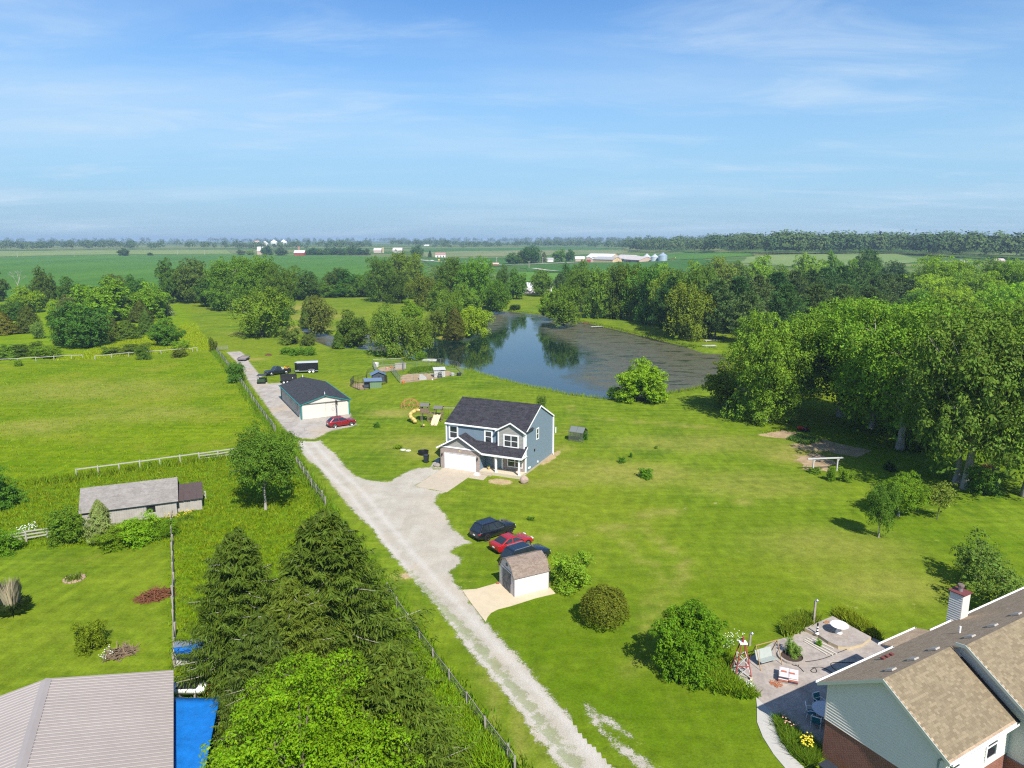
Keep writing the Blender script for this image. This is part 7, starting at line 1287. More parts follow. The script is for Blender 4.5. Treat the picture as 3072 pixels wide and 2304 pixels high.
# ------------------------------------------------------------------ garden beds at the grove
patch('garden_bed', 'sunny tan garden bed at the grove edge', [(2292, 1300), (2350, 1292), (2402, 1300), (2400, 1312), (2370, 1318), (2330, 1312)], .25, .02, 6); patch('garden_bed', 'long brown garden bed in the grove shade', [(2415, 1330), (2470, 1318), (2555, 1340), (2616, 1351), (2575, 1372), (2500, 1360)], .25, .02, 7)
blades('garden_rows', 'leafy vegetable rows in the garden bed', scatter(gpoly([(2360, 1318), (2400, 1305), (2462, 1322), (2420, 1336)]), 500, 22), .45, .09, 8, (.06, .13, .03), 'vegetables', .15, .4, 22)
blades('garden_rows', 'thin seedling row along the tan garden bed', along_px([(2292, 1300), (2350, 1289)], .1, .12, 0, 23), .35, .06, 8, (.12, .2, .02), 'vegetables', .1, .4, 23)
patch('straw_patch', 'straw coloured bare patch on the lawn', [(2380, 1372), (2440, 1362), (2500, 1380), (2512, 1398), (2470, 1420), (2420, 1410)], 1.3, .015, 8)
t = thing('lawn_tractor', 'small red lawn tractor at the garden edge', 'tractor', G(2411, 1293), R(170)); part(t, 'hood', P_RED, lambda b: b.box(.1, 1.0, -.3, .3, .35, .8), bevel=.06); part(t, 'deck', M_BLACK, lambda b: b.box(-.5, .5, -.55, .55, .15, .32), bevel=.04); part(t, 'seat', M_BLACK, lambda b: (b.box(-.6, -.15, -.25, .25, .5, .65), b.box(-.65, -.55, -.25, .25, .65, 1.0)), bevel=.03); part(t, 'fender', P_RED, lambda b: b.box(-.8, -.1, -.5, .5, .35, .5), bevel=.05)
for x, r_ in ((-.5, .26), (.75, .19)):
    for y in (-.45, .45): part(t, 'wheel', M_RUBBER, lambda b: b.tube((x, y - .1, r_), (x, y + .1, r_), r_, None, 12))
t = thing('grape_arbor', 'pale single beam on two posts standing on the lawn', 'arbor', G(2432, 1415), math.atan2(*(lambda d: (d.y, d.x))(G(2512, 1412) - G(2432, 1415)))); AL = (G(2515, 1410) - G(2432, 1415)).length
part(t, 'beam', M_WW, lambda b: (b.box(-.6, AL + .3, -.16, .16, 1.78, 1.90)))
for x in (.3, AL - .4): part(t, 'brace', M_WW, lambda b: b.bar((x, 0, 1.3), (x + .4, 0, 1.78), .06))
for x in (.3, AL - .4): part(t, 'post', M_WW, lambda b: b.box(x - .08, x + .08, -.08, .08, 0, 1.8))
tree('shrub', 2492, 1442, 1400, 28, (.09, .16, .02), 'left vine bush under the white arbor', name='vine_bush', cat='shrub'); tree('shrub', 2536, 1444, 1402, 38, (.085, .155, .02), 'right vine bush under the white arbor', name='vine_bush', cat='shrub'); tree('shrub', 2445, 1418, 1402, 40, (.08, .14, .025), 'low leafy bush left of the white arbor', name='lawn_bush', cat='shrub')
# docks on the pond
t = thing('dock', 'small grey wooden dock at the right pond bank', 'dock', G(2112, 1047, -.6) + Vector((0, 0, .3)), R(8))
for i in range(9): part(t, 'plank', M_WW, lambda b: b.box(i * .45, i * .45 + .42, 0, 2.0, .45, .52))
for x in (.2, 3.8): part(t, 'leg', M_WOOD, lambda b: b.box(x - .06, x + .06, .1, .22, -1.2, .45))
t = thing('bench_plank', 'white flat bench lying on the right pond lawn', 'bench', G(2116, 1025), R(10)); part(t, 'seat', M_WW, lambda b: b.box(0, 4, 0, 1.0, .3, .4)); part(t, 'leg', M_WW, lambda b: (b.box(.3, .5, .1, .9, 0, .3), b.box(3.5, 3.7, .1, .9, 0, .3)))
t = thing('dock', 'slim pale dock at the far right pond bank', 'dock', G(1775, 982, -.6), R(12));
for i in range(6): part(t, 'plank', M_WW, lambda b: b.box(i * .8, i * .8 + .76, 0, 1.3, .15, .22))
part(t, 'leg', M_WOOD, lambda b: (b.box(.1, .2, .1, .2, -1, .15), b.box(4.5, 4.6, .1, .2, -1, .15)))
# ------------------------------------------------------------------ piles and plants
def sticks(name, label, loc, rx, ry, h, n, mc, seed, cat='brush pile', rz=0.0, wmin=.02, wmax=.05, ln=1.2):
    r = random.Random(seed); mb = MB()
    for _ in range(n):
        a = r.uniform(0, 6.28); k = math.sqrt(r.random()); x, y = rx * k * math.cos(a), ry * k * math.sin(a); z = h * (1 - k) * r.random() + .03; d = Vector((r.gauss(0, 1), r.gauss(0, 1) * ry / rx, r.gauss(0, .35))).normalized() * r.uniform(.4, 1) * ln / 2; p = Vector((x, y, z))
        q0, q1 = p - d, p + d; q0.z = max(.02, q0.z); q1.z = max(.02, q1.z); w = r.uniform(wmin, wmax); mb.bar(q0, q1, w)
    o = mb.build(name, mat('sticks_' + name, mc, .9, var=.3), None, loc=loc, rot=(0, 0, rz)); return tag(o, label, cat)
sticks('brush_pile', 'rust brown brush pile against the weathered rail fence', G(465, 1790), 1.5, 1.0, .9, 260, (.17, .065, .03), 1, rz=R(40), ln=1.3); sticks('branch_pile', 'grey branch pile above the metal roof', G(365, 1962), .95, .7, .55, 110, (.20, .14, .09), 2, rz=R(30), ln=1.5, wmax=.07)
sticks('burn_pile', 'small rusty scrap pile on the lawn behind the lane', G(805, 1066), .8, .7, .7, 60, (.16, .07, .05), 3, ln=.9, wmax=.12)
sticks('stone_pile', 'tan stones and wood heaped in a weedy mound', G(895, 1060), 2.6, 1.2, 1.0, 80, (.40, .28, .15), 4, ln=.9, wmin=.15, wmax=.4); sticks('log_pile', 'brown log heap beside the willow on the right bank', G(1760, 972), 1.2, .8, .8, 40, (.16, .08, .05), 5, ln=1.2, wmax=.18)
for i, (x, w_) in enumerate(((860, 40), (885, 36), (912, 40), (930, 34))): tree('shrub', x, 1062 + (i % 2) * 4, 1040, w_, (.075, .15, .02), ('leftmost weedy bush at the stone heap', 'second weedy bush at the stone heap, left of the tan stones', 'third weedy bush at the stone heap, right of the tan stones', 'rightmost weedy bush at the stone heap')[i], 'weeds around the stone heap', name='weedy_shrub', cat='shrub')
sticks('scrap_heap', 'little heap of red garden wood by the grove', G(2962, 1400), .6, .5, 1.2, 70, (.30, .12, .07), 6, ln=.9)
t = thing('pampas_clump', 'tall tan pampas grass clump at the left picture edge', 'ornamental grass', G(38, 1842))
r = np.random.default_rng(5)
for nm, n, h_, col_, sp in (('green_blades', 900, 1.5, (.15, .22, .06), .8), ('dry_stalks', 420, 3.0, (.42, .37, .25), .45)):
    a = r.uniform(0, 6.28, n); d = np.column_stack([np.cos(a), np.sin(a), 0 * a]); P0 = d * (r.uniform(0, .35, n))[:, None]; hh = h_ * r.uniform(.6, 1.1, n); tip = P0 + d * (r.uniform(.2, 1.2, n) * sp * 1.4)[:, None]; tip[:, 2] = hh * (.75 if nm == 'green_blades' else 1); s = np.column_stack([-d[:, 1], d[:, 0], 0 * a]) * .022; mid = P0 * .5 + tip * .5; mid[:, 2] = hh * .7
    V = np.stack([P0 - s, P0 + s, mid + s, tip, mid - s], 1).reshape(-1, 3); inst(mesh_np(nm, V, np.arange(5 * n).reshape(-1, 5), M_LEAF, {'v': np.repeat(r.uniform(.2, .8, n), 5), 'h': np.full(5 * n, .5)}), nm, t, color=col_)
t = thing('fire_ring', 'stone ringed flower circle in the back yard', 'stone ring', G(223, 1738))
for i in range(13): part(t, 'stone', mat('ring_stone', (.34, .24, .17), .9, var=.3), lambda b: b.box(-.13, .13, -.09, .09, 0, .14), loc=(.85 * math.cos(i * .483), .85 * math.sin(i * .483), 0), rot=(0, 0, i * .483 + 1.57), bevel=.03)
part(t, 'soil', M_SOIL, lambda b: b.lathe([(.8, .0), (.78, .07)], 18)); 
blades('ring_weeds', 'weeds inside the stone ringed circle', [(*(G(223, 1738) + Vector((random.gauss(0, .3), random.gauss(0, .3), 0)))[:2], .05) for _ in range(40)], .4, .05, 7, (.07, .12, .015), 'weeds', .12, .4, 24)
def flowers(name, label, pts, col_, s=.05, h=.5, cat='flowers', seed=0):
    r = random.Random(seed); mb = MB()
    for x, y, z in pts: zz = z + h * r.uniform(.8, 1.25); mb.lathe([(.01, zz - s * .4), (s, zz), (s * .6, zz + s * .5)], 6, 0, (x, y)); mb.bar((x, y, z), (x, y, zz), .008, .008, 1)
    return tag(mb.build(name, [mat('petal_' + name + str(seed), col_, .7, var=.1), mat('stem_green', (.07, .14, .02), .8)]), label, cat, kind='stuff')
fl = lambda px, n, seed: scatter(gpoly(px), n, seed)
flowers('yellow_lilies', 'bright yellow lilies in the flower bed by the curved walk', fl([(2396, 2236), (2432, 2232), (2440, 2274), (2400, 2266)], 60, 31), (.72, .56, .03), .06, .75, 'flowers', 1); flowers('pink_lilies', 'pale pink lilies along the upper flower bed', fl([(2328, 2158), (2350, 2166), (2400, 2205), (2380, 2215), (2345, 2195)], 18, 32), (.62, .34, .24), .055, .6, 'flowers', 2)
flowers('yellow_daisies', 'yellow daisies at the old barn lean-to', fl([(495, 1566), (580, 1550), (584, 1562), (500, 1580)], 60, 33), (.60, .42, .02), .06, .9, 'flowers', 3); flowers('white_blooms', 'white hydrangea blooms on the shrub by the shed', [(*G(1712 + random.uniform(-50, 50), 1745)[:2], .7) for _ in range(9)], (.75, .74, .68), .11, .9, 'flowers', 4)
flowers('white_umbels', 'white wild flowers above the short board fence', fl([(50, 1610), (110, 1592), (120, 1604), (60, 1620)], 46, 34), (.62, .64, .58), .07, .9, 'flowers', 5); flowers('white_umbels', 'white daisies left of the branch pile', fl([(290, 1985), (330, 1950), (345, 1975), (310, 1995)], 30, 35), (.65, .67, .60), .04, .45, 'flowers', 6); flowers('white_umbels', 'white wild flowers before the patio derrick', fl([(2230, 2060), (2255, 2050), (2262, 2075), (2248, 2078)], 26, 36), (.72, .74, .66), .05, .4, 'flowers', 7)
flowers('white_umbels', 'white blossoms beside the large patio shrub', fl([(2150, 1935), (2200, 1905), (2240, 1920), (2200, 1950), (2170, 1965)], 70, 37), (.62, .66, .54), .045, .5, 'flowers', 8)
# ------------------------------------------------------------------ patio things
Z3 = .30
t = thing('round_table', 'white round pedestal table on the raised terrace', 'table', G(2516, 1899, Z3)); part(t, 'table_top', M_WHITE, lambda b: b.lathe([(.66, .70), (.70, .73), (.66, .76)], 32)); part(t, 'pedestal', M_WHITE, lambda b: b.lathe([(.27, 0), (.27, .06), (.16, .35), (.22, .70)], 16), smooth=True)
t = thing('striped_post', 'small black and white striped lighthouse post on the terrace edge', 'ornament', G(2451, 1901, Z3));
for i in range(6): part(t, 'band', M_WHITE if i % 2 == 0 else M_BLACK, lambda b: b.lathe([(.10 - .008 * i, .05 + i * .12), (.095 - .008 * i, .168 + i * .12)], 12))
part(t, 'foot', M_WHITE, lambda b: b.lathe([(.16, 0), (.16, .05)], 12)); part(t, 'lamp', M_BLACK, lambda b: b.lathe([(.07, .77), (.07, .9), (.01, .98)], 10))
o = sticks('driftwood', 'little orange driftwood heap on the terrace', G(2482, 1868, Z3), .3, .15, .1, 14, (.45, .22, .10), 7, 'driftwood', ln=.35)
def lamp_post(label, loc, h):
    t = thing('lamp_post', label, 'lamp post', loc); part(t, 'post', M_WOOD, lambda b: b.box(-.07, .07, -.07, .07, 0, h)); part(t, 'lamp_head', M_STEEL, lambda b: (b.lathe([(.10, h), (.14, h + .12), (.05, h + .2)], 10, 0, (.12, 0)), b.box(-.06, .1, -.04, .04, h + .02, h + .1)))
lamp_post('tall wooden post with a grey lamp beside the raised terrace', G(2440, 1877), 2.15); lamp_post('short wooden post with a lamp beside the patio derrick', G(2249, 1937), .95)
t = thing('windmill_derrick', 'red and white model derrick tower on the patio', 'tower ornament', G(2222, 2026)); M_DR = mat('derrick_red', (.30, .06, .05), .6); bt, tt, hh = .62, .14, 2.6
cor = [(-1, -1), (1, -1), (1, 1), (-1, 1)]; at = lambda c, z: Vector((c[0] * (bt + (tt - bt) * z / hh), c[1] * (bt + (tt - bt) * z / hh), z))
for c in cor: part(t, 'leg', M_DR, lambda b: b.bar(at(c, 0), at(c, hh), .07))
for i in range(4):
    for z0, z1 in ((.1, 1.0), (1.0, 1.75)): part(t, 'cross_brace', M_WW, lambda b: (b.bar(at(cor[i], z0), at(cor[(i + 1) % 4], z1), .045), b.bar(at(cor[i], z1), at(cor[(i + 1) % 4], z0), .045)))
    part(t, 'ring_bar', M_DR, lambda b: b.bar(at(cor[i], 1.0), at(cor[(i + 1) % 4], 1.0), .045))
part(t, 'platform', M_WHITE, lambda b: b.box(-.27, .27, -.27, .27, hh, hh + .06)); part(t, 'crown_post', M_DR, lambda b: b.lathe([(.09, hh + .06), (.07, hh + .5), (.03, hh + .55)], 8))
for i, c in enumerate(((-.75, -.45), (.45, -.55))):
    o = part(None, 'concrete_block', mat('block_tan', (.46, .40, .28), .9), lambda b: (b.box(-.2, .2, -.1, -.07, 0, .2), b.box(-.2, .2, .07, .1, 0, .2), b.box(-.2, -.16, -.07, .07, 0, .2), b.box(-.02, .02, -.07, .07, 0, .2), b.box(.16, .2, -.07, .07, 0, .2)), loc=G(2222, 2026) + Vector((*c, .045)), rot=(R(90), 0, .5 + i)); o.location.z = .15; tag(o, ('left', 'right')[i] + ' concrete block at the foot of the patio derrick', 'block')
t = thing('garden_swing', 'old bench swing with grey seat and thin rusty frame on the patio', 'swing', G(2295, 1990), R(22)); M_RUST = mat('rust_pole', (.36, .24, .10), .7)
for x in (-1.0, 1.0): part(t, 'frame_leg', M_RUST, lambda b: (b.bar((x, -.7, .04), (x, 0, 1.7), .045), b.bar((x, .7, .04), (x, 0, 1.7), .045)))
part(t, 'top_bar', M_RUST, lambda b: b.bar((-1.0, 0, 1.7), (1.0, 0, 1.7), .05)); M_SEATG = mat('swing_grey', (.33, .36, .33), .6)
part(t, 'seat', M_SEATG, lambda b: b.slab([(-.75, -.45, .5), (.75, -.45, .5), (.75, .1, .42), (-.75, .1, .42)], .05)); part(t, 'backrest', M_SEATG, lambda b: b.slab([(-.75, .1, .42), (.75, .1, .42), (.75, .35, 1.05), (-.75, .35, 1.05)], .05)); part(t, 'hanger', M_RUST, lambda b: (b.bar((-.75, -.3, .5), (-.75, 0, 1.7), .02), b.bar((.75, -.3, .5), (.75, 0, 1.7), .02)))
t = thing('round_planter', 'round brown planter pit with green bushy plants on the patio', 'planter', G(2374, 1974)); part(t, 'rim', M_PATIO, lambda b: b.lathe([(1.0, .03), (1.0, .2), (.82, .2), (.80, .06)], 28)); part(t, 'soil', mat('planter_soil', (.06, .04, .03), .95), lambda b: b.lathe([(.8, .05), (.8, .09)], 24))
plant('shrub', G(2378, 1968) + Vector((0, 0, .1)), 1.25, 1.2, (.12, .18, .06), 'upright green plant in the round planter', name='planter_plant', cat='plant'); plant('bare', G(2355, 1966) + Vector((0, 0, .1)), .9, .8, 'mid', 'dry twigs at the left of the round planter', name='dry_plant', cat='plant')
t = thing('potted_fern', 'small bright green plant before the terrace edge', 'plant', G(2456, 1938)); plant('shrub', G(2456, 1938) + Vector((0, 0, .05)), .55, .5, (.10, .20, .02), 'small bright green plant before the terrace edge', name='potted_fern', cat='plant'); bpy.data.objects.remove(t)
for i, (a, b_) in enumerate((((2413, 1921), (2498, 1968)), ((2420, 1917), (2510, 1965)), ((2434, 1917), (2500, 1948)), ((2412, 1926), (2480, 1966)))):
    p, q = G(*a) + Vector((0, 0, .08)), G(*b_) + Vector((0, 0, .08)); o = part(None, 'lumber_plank', mat('pale_lumber', (.50, .46, .38), .85, var=.12), lambda m: m.bar((0, 0, 0), q - p, .12, .06), loc=p); tag(o, ('longest pale plank', 'second pale plank', 'short pale plank nearest the terrace', 'outermost pale plank')[i] + ' lying on the patio', 'plank')
t = thing('mulch_pallet', 'pallet of shrink wrapped red mulch bags on the patio', 'pallet', G(2364, 2040) + Vector((0, 0, .045)), R(-22)); M_BAGW = mat('bag_white', (.62, .55, .53), .35, var=.12, scale=2); M_BAGR = mat('bag_red', (.42, .13, .07), .5, var=.3, scale=3); M_BAGD = mat('bag_dark', (.07, .06, .10), .4, var=.3)
part(t, 'pallet_base', M_WOOD, lambda b: [b.box(-.65, .65, -.6 + i * .27, -.6 + i * .27 + .2, 0, .10) for i in range(5)])
k = 0
for lay in range(4):
    for ix in range(2):
        for iy in range(2 if lay == 3 else 2):
            k += 1; x, y, z = -.33 + ix * .66, -.32 + iy * .62, .11 + lay * .115; part(t, 'mulch_bag', M_BAGW if lay == 3 else (M_BAGD, M_BAGR, M_BAGW)[k % 3], lambda b: loft(b, [[(x - .32 * f, y - .29 * f, zz), (x + .32 * f, y - .29 * f, zz), (x + .32 * f, y + .29 * f, zz), (x - .32 * f, y + .29 * f, zz)] for f, zz in ((.8, z), (1, z + .035), (1, z + .08), (.75, z + .112))]), rot=(0, 0, random.uniform(-.02, .02)), smooth=False)
for (x, y) in ((-.3, 0), (.25, -.05)): part(t, 'bag_label', M_BAGR, lambda b: b.slab([(x - .18, y - .12, .574), (x + .18, y - .10, .574), (x + .16, y + .12, .574), (x - .2, y + .1, .574)], .003))
o = sticks('spilled_mulch', 'orange mulch spilled beside the pallet', G(2328, 2052) + Vector((0, 0, .045)), .45, .5, .05, 90, (.42, .14, .05), 8, 'mulch', ln=.10); o['kind'] = 'stuff'
M_HOSE = mat('black_hose', (.015, .015, .016), .5)
def hose(label, px, z=.07):
    q = [G(x, y) for x, y in px]; P = []
    for i in range(len(q) - 1):
        a, b, c, d = q[max(i - 1, 0)], q[i], q[i + 1], q[min(i + 2, len(q) - 1)]
        for s in np.linspace(0, 1, 6)[:-1]: P.append(.5 * ((2 * b) + (c - a) * s + (2 * a - 5 * b + 4 * c - d) * s * s + (3 * b - a - 3 * c + d) * s ** 3))
    o = part(None, 'garden_hose', M_HOSE, lambda m: m.path([(p.x, p.y, z) for p in P], .022, 5)); tag(o, label, 'hose')
hose('black garden hose curving along the terrace foot', [(2540, 1950), (2510, 1962), (2470, 1978), (2430, 1986), (2400, 1988), (2370, 1984), (2376, 1996), (2395, 2000), (2390, 1990), (2380, 1992), (2400, 2006), (2413, 2020)])
hose('looped black garden hose on the shaded patio', [(2640, 1990), (2560, 1990), (2500, 1990), (2494, 2000), (2510, 2014), (2530, 2022)]); hose('small coil of black hose in the patio middle', [(2440, 2008), (2432, 2014), (2440, 2020), (2450, 2018), (2446, 2008), (2436, 2006), (2460, 2004), (2480, 2010), (2500, 2024)])
M_TEALC = mat('teal_sling', (.01, .17, .20), .7)
def chair(label, loc, rz):
    t = thing('patio_chair', label, 'chair', loc, rz, 'teal patio chairs')
    part(t, 'seat', M_TEALC, lambda b: b.slab([(-.26, -.25, .44), (.26, -.25, .44), (.26, .25, .40), (-.26, .25, .40)], .02)); part(t, 'backrest', M_TEALC, lambda b: b.slab([(-.26, .25, .42), (.26, .25, .42), (.26, .38, .92), (-.26, .38, .92)], .02))
    for x in (-.29, .29): part(t, 'side_frame', M_WHITE, lambda b: b.path([(x, -.30, 0), (x, -.27, .62), (x, .10, .66), (x, .30, .60), (x, .40, .95)], .025, 6)); part(t, 'leg', M_WHITE, lambda b: b.tube((x, .28, .45), (x, .36, 0), .025, None, 6))
    part(t, 'top_rail', M_WHITE, lambda b: (b.tube((-.29, .40, .95), (.29, .40, .95), .03, None, 6), b.tube((-.29, .30, .62), (.29, .30, .62), .02, None, 6)))
tb = G(2478, 2158); t = thing('patio_table', 'pale oval patio table beside the brick house wall', 'table', tb); part(t, 'table_top', mat('table_grey', (.52, .54, .57), .4, var=.05), lambda b: b.lathe([(.90, .70), (.93, .72), (.90, .74)], 28)); part(t, 'leg', M_WHITE, lambda b: [b.tube((.5 * math.cos(k), .5 * math.sin(k), 0), (.35 * math.cos(k), .35 * math.sin(k), .7), .03) for k in (.8, 2.4, 3.9, 5.5)])
chair('teal patio chair at the far side of the patio table', G(2458, 2125), R(20)); chair('teal patio chair at the left of the patio table', G(2433, 2152), R(75)); chair('teal patio chair at the near side of the patio table', G(2447, 2180), R(150))
bin_('left black wheeled bin against the brick wall', Vector((18.3, 35.9, 0)), R(-60), 1.1, .68, M_BIN); bin_('right black wheeled bin against the brick wall', Vector((18.75, 35.2, 0)), R(-60), 1.1, .70, M_BIN)
# ------------------------------------------------------------------ tarps and clutter behind the metal roof
M_TARP = mat('blue_tarp', (.006, .145, .48), .42, 0, .30, 1.6, .45, bump=.8)
def tarp(label, px, z, sag=.12, nx=14, ny=14, seed=0):
    r = np.random.default_rng(seed); q = [G(x, y, z) for x, y in px]; V = []; 
    for j in range(ny + 1):
        for i in range(nx + 1):
            s, u = i / nx, j / ny; p = q[0].lerp(q[1], s).lerp(q[3].lerp(q[2], s), u); V.append((p.x, p.y, p.z - sag * math.sin(math.pi * s) * (.4 + .6 * abs(math.sin(3.1 * u * math.pi))) + r.normal(0, .012)))
    ix = np.arange((nx + 1) * (ny + 1)).reshape(ny + 1, nx + 1); F = np.stack([ix[:-1, :-1], ix[:-1, 1:], ix[1:, 1:], ix[1:, :-1]], -1).reshape(-1, 4); me = mesh_np('blue_tarp', V, F, M_TARP, None, True); o = inst(me, 'blue_tarp'); md = o.modifiers.new('thick', 'SOLIDIFY'); md.thickness = .02; tag(o, label, 'tarp'); return o
tarp('large bright blue tarp stretched beside the metal roof', [(522, 2092), (660, 2092), (610, 2330), (520, 2330)], 1.9, .15); tarp('small blue tarp under the left spruce', [(520, 1945), (612, 1925), (618, 1958), (524, 1962)], 1.6, .1, 8, 5, 1)
t = thing('tarp_frame', 'plain timber frame holding the large blue tarp', 'frame', G(560, 2200, 0)); c0 = G(560, 2200, 0)
for x, y in ((526, 2100), (650, 2100), (526, 2300), (610, 2300)): p = G(x, y, 1.85) - c0; part(t, 'post', M_WOOD, lambda b: b.bar((p.x, p.y, 0), (p.x, p.y, 1.72), .09))
t = thing('storage_box', 'white walled storage box under the small blue tarp', 'box', G(524, 1998, 0), R(12)); part(t, 'wall', M_WW, lambda b: b.box(0, 1.7, 0, .9, 0, 1.4)); part(t, 'lid', M_STEEL, lambda b: b.box(-.04, 1.74, -.04, .94, 1.402, 1.46))
t = thing('slide_boat', 'white curved plastic sled boat with black seat under the spruce', 'boat', G(522, 2100, 0), R(4)); part(t, 'hull', M_WHITE, lambda b: loft(b, [[(x, -w, 1.0 + k), (x, -w * .6, .55 + k), (x, w * .6, .55 + k), (x, w, 1.0 + k)] for x, w, k in ((-.2, .2, .3), (.3, .45, .05), (1.6, .5, 0), (2.2, .45, .05))]), smooth=True); part(t, 'seat', M_BLACK, lambda b: b.box(.3, 1.7, -.35, .35, 1.02, 1.1), bevel=.03); part(t, 'stand', M_WOOD, lambda b: (b.box(.4, .5, -.4, .4, 0, .55), b.box(1.5, 1.6, -.4, .4, 0, .55)))
o = part(None, 'orange_crate', mat('crate_orange', (.52, .28, .08), .7), lambda b: (b.box(0, .7, 0, .5, 0, .08), b.box(0, .7, 0, .03, .08, .5), b.box(0, .7, .47, .5, .08, .5), b.box(0, .03, .03, .47, .08, .5), b.box(.67, .7, .03, .47, .08, .5)), loc=G(612, 2085, 0)); o.location.z = 0; tag(o, 'orange wooden crate under the spruce edge', 'crate')
o = part(None, 'dead_limb', M_PALEBARK, lambda b: [b.path([Vector((0, 0, 0)), Vector((.8, 0, 1.6)), Vector((2.2, .2, 2.6)), Vector((3.4, 0, 4.4))], .09, 6), b.path([Vector((.8, 0, 1.6)), Vector((.4, .3, 3.0)), Vector((1.2, .4, 4.6))], .07, 6), b.path([Vector((2.2, .2, 2.6)), Vector((1.9, .5, 3.8)), Vector((2.6, .6, 5.2))], .05, 6)], loc=G(2345, 1225) + Vector((0, 0, 0)), smooth=True); tag(o, 'bare dead limb leaning right of the leftmost grove tree', 'dead limb')

# ------------------------------------------------------------------ far farms
M_WROOF = mat('white_roof', (.72, .72, .72), .4, .2, .05, .1); M_FTAN = mat('farm_tan', (.62, .43, .24), .7, var=.05); M_FRED = mat('farm_red', (.30, .04, .035), .7, var=.1); M_FPINK = mat('farm_weathered', (.46, .33, .27), .8, var=.15); M_FWHT = mat('farm_white', (.74, .72, .68), .6, var=.05); M_FGREY = mat('farm_grey_roof', (.34, .33, .32), .6, var=.15); M_RUSTW = mat('rusty_white_roof', (.52, .46, .43), .7, var=.3, scale=.4)
def shed_far(name, label, x0, x1, yb, ye, yr, wall, roof, dfrac=.8, end=None, rz=0.0, doors=(), cat='barn', gable_front=False):
    """far building: photo columns x0..x1 of its front, rows of its foot, eave and ridge"""
    a, b = GT(x0, yb), GT(x1, yb); L = (b - a).length; e = max(1.5, height_to(a, ye)); d = L * dfrac; t = thing(name, label, cat, a - Vector((0, 0, .3)), math.atan2(b.y - a.y, b.x - a.x) + rz)
    h = max(e + 1, height_to(Vector((a.x, a.y + d / 2, a.z)), yr))
    if gable_front: part(t, 'wall', wall, lambda m: m.extr([(0, 0), (L, 0), (L, e), (L / 2, h), (0, e)], 0, d)); [part(t, 'roof', roof, lambda m: m.slab([(L / 2 + s * (L / 2 + .4), -.4, e), (L / 2 + s * (L / 2 + .4), d, e), (L / 2, d, h + .3), (L / 2, -.4, h + .3)][::s], .2)) for s in (1, -1)]
    else:
        part(t, 'wall', wall, lambda m: m.extx([(0, 0), (d, 0), (d, e), (d / 2, h), (0, e)], 0, L)); part(t, 'roof', roof, lambda m: (m.slab([(-.4, -.4, e), (L + .4, -.4, e), (L + .4, d / 2, h + .25), (-.4, d / 2, h + .25)], .2), m.slab([(L + .4, d + .4, e), (-.4, d + .4, e), (-.4, d / 2 + .01, h + .25), (L + .4, d / 2 + .01, h + .25)], .2)))
    for f0, f1, hh, m_ in doors: part(t, 'door', m_, lambda m: m.box(f0 * L, f1 * L, -.12, -.01, .3, hh * e))
    return t
def bin_far(label, x, yb, w, ye, yt, m, group=None):
    a = GT(x, yb); r_ = w * depth(a) / FPX / 2; e, h = height_to(a, ye), height_to(a, yt); t = thing('grain_bin', label, 'grain bin', a - Vector((0, 0, .3)), 0, group)
    part(t, 'wall', m, lambda b: [b.lathe([(r_, e * i / 8 + .01), (r_ * 1.012, e * (i + .5) / 8), (r_, e * (i + 1) / 8)], 24) for i in range(8)]); part(t, 'roof', m, lambda b: b.lathe([(r_ * 1.04, e), (r_ * .12, h)], 24)); part(t, 'cap', m, lambda b: b.lathe([(r_ * .12, h), (r_ * .10, h + .6)], 10))
M_BINS = mat('bin_steel', (.60, .62, .64), .35, .35, .06, .2); M_BINB = mat('bin_blue_steel', (.42, .50, .58), .35, .4, .06, .2); M_BINW = mat('bin_white', (.82, .82, .80), .4, .1, .04, .2)
shed_far('long_shed', 'long tan shed with white roof and red door among far farm buildings', 1780, 1838, 788, 777, 769, M_FTAN, M_FGREY, .5, doors=()); shed_far('gable_shed', 'tan gable end with big red door on the far farm', 1753, 1780, 788, 777, 770, M_FPINK, M_WROOF, .6, doors=((.25, .7, .9, M_FRED),), gable_front=True)
shed_far('big_barn', 'large white roofed barn behind the tan shed', 1757, 1832, 782, 771, 760, M_FTAN, M_WROOF, .7); shed_far('low_shed', 'low white roofed shed left of the tan gable', 1726, 1754, 784, 776, 769, M_FPINK, M_WROOF, .7); shed_far('old_farm_barn', 'old grey barn behind the leafless far tree', 1838, 1888, 784, 774, 763, M_FGREY, M_RUSTW, .6, doors=((.45, .6, .6, M_FRED),))
shed_far('small_barn', 'small tan barn left of the grain bins', 1872, 1918, 787, 777, 767, M_FPINK, M_RUSTW, .5, doors=((.3, .45, .7, M_FRED), (.75, .9, .7, M_FRED)))
bin_far('left of the three grain bins on the far farm', 1940, 784, 24, 770, 761, M_BINS, 'far farm grain bins'); bin_far('middle of the three grain bins on the far farm', 1964, 784, 24, 770, 762, M_BINS, 'far farm grain bins'); bin_far('right and largest of the three far farm grain bins, bluish', 1988, 783, 27, 766, 758, M_BINB, 'far farm grain bins')
a, b = GT(2003, 781), GT(2026, 781); t = thing('grain_auger', 'yellow grain auger right of the three bins', 'auger', a); part(t, 'tube', mat('auger_yellow', (.70, .50, .05), .5), lambda m: m.bar((0, 0, .5), (b.x - a.x, b.y - a.y, 3.6), .7)); part(t, 'axle', M_BLACK, lambda m: m.bar(((b.x - a.x) * .5, (b.y - a.y) * .5, 0), ((b.x - a.x) * .5, (b.y - a.y) * .5, 2), .3))
shed_far('red_barn', 'red barn with grey roof in the left distance', 882, 913, 767, 758, 751, M_FRED, M_WROOF, .6); shed_far('white_leanto', 'low white shed right of the red barn', 914, 930, 766, 763, 758, M_FWHT, M_FGREY, .7)
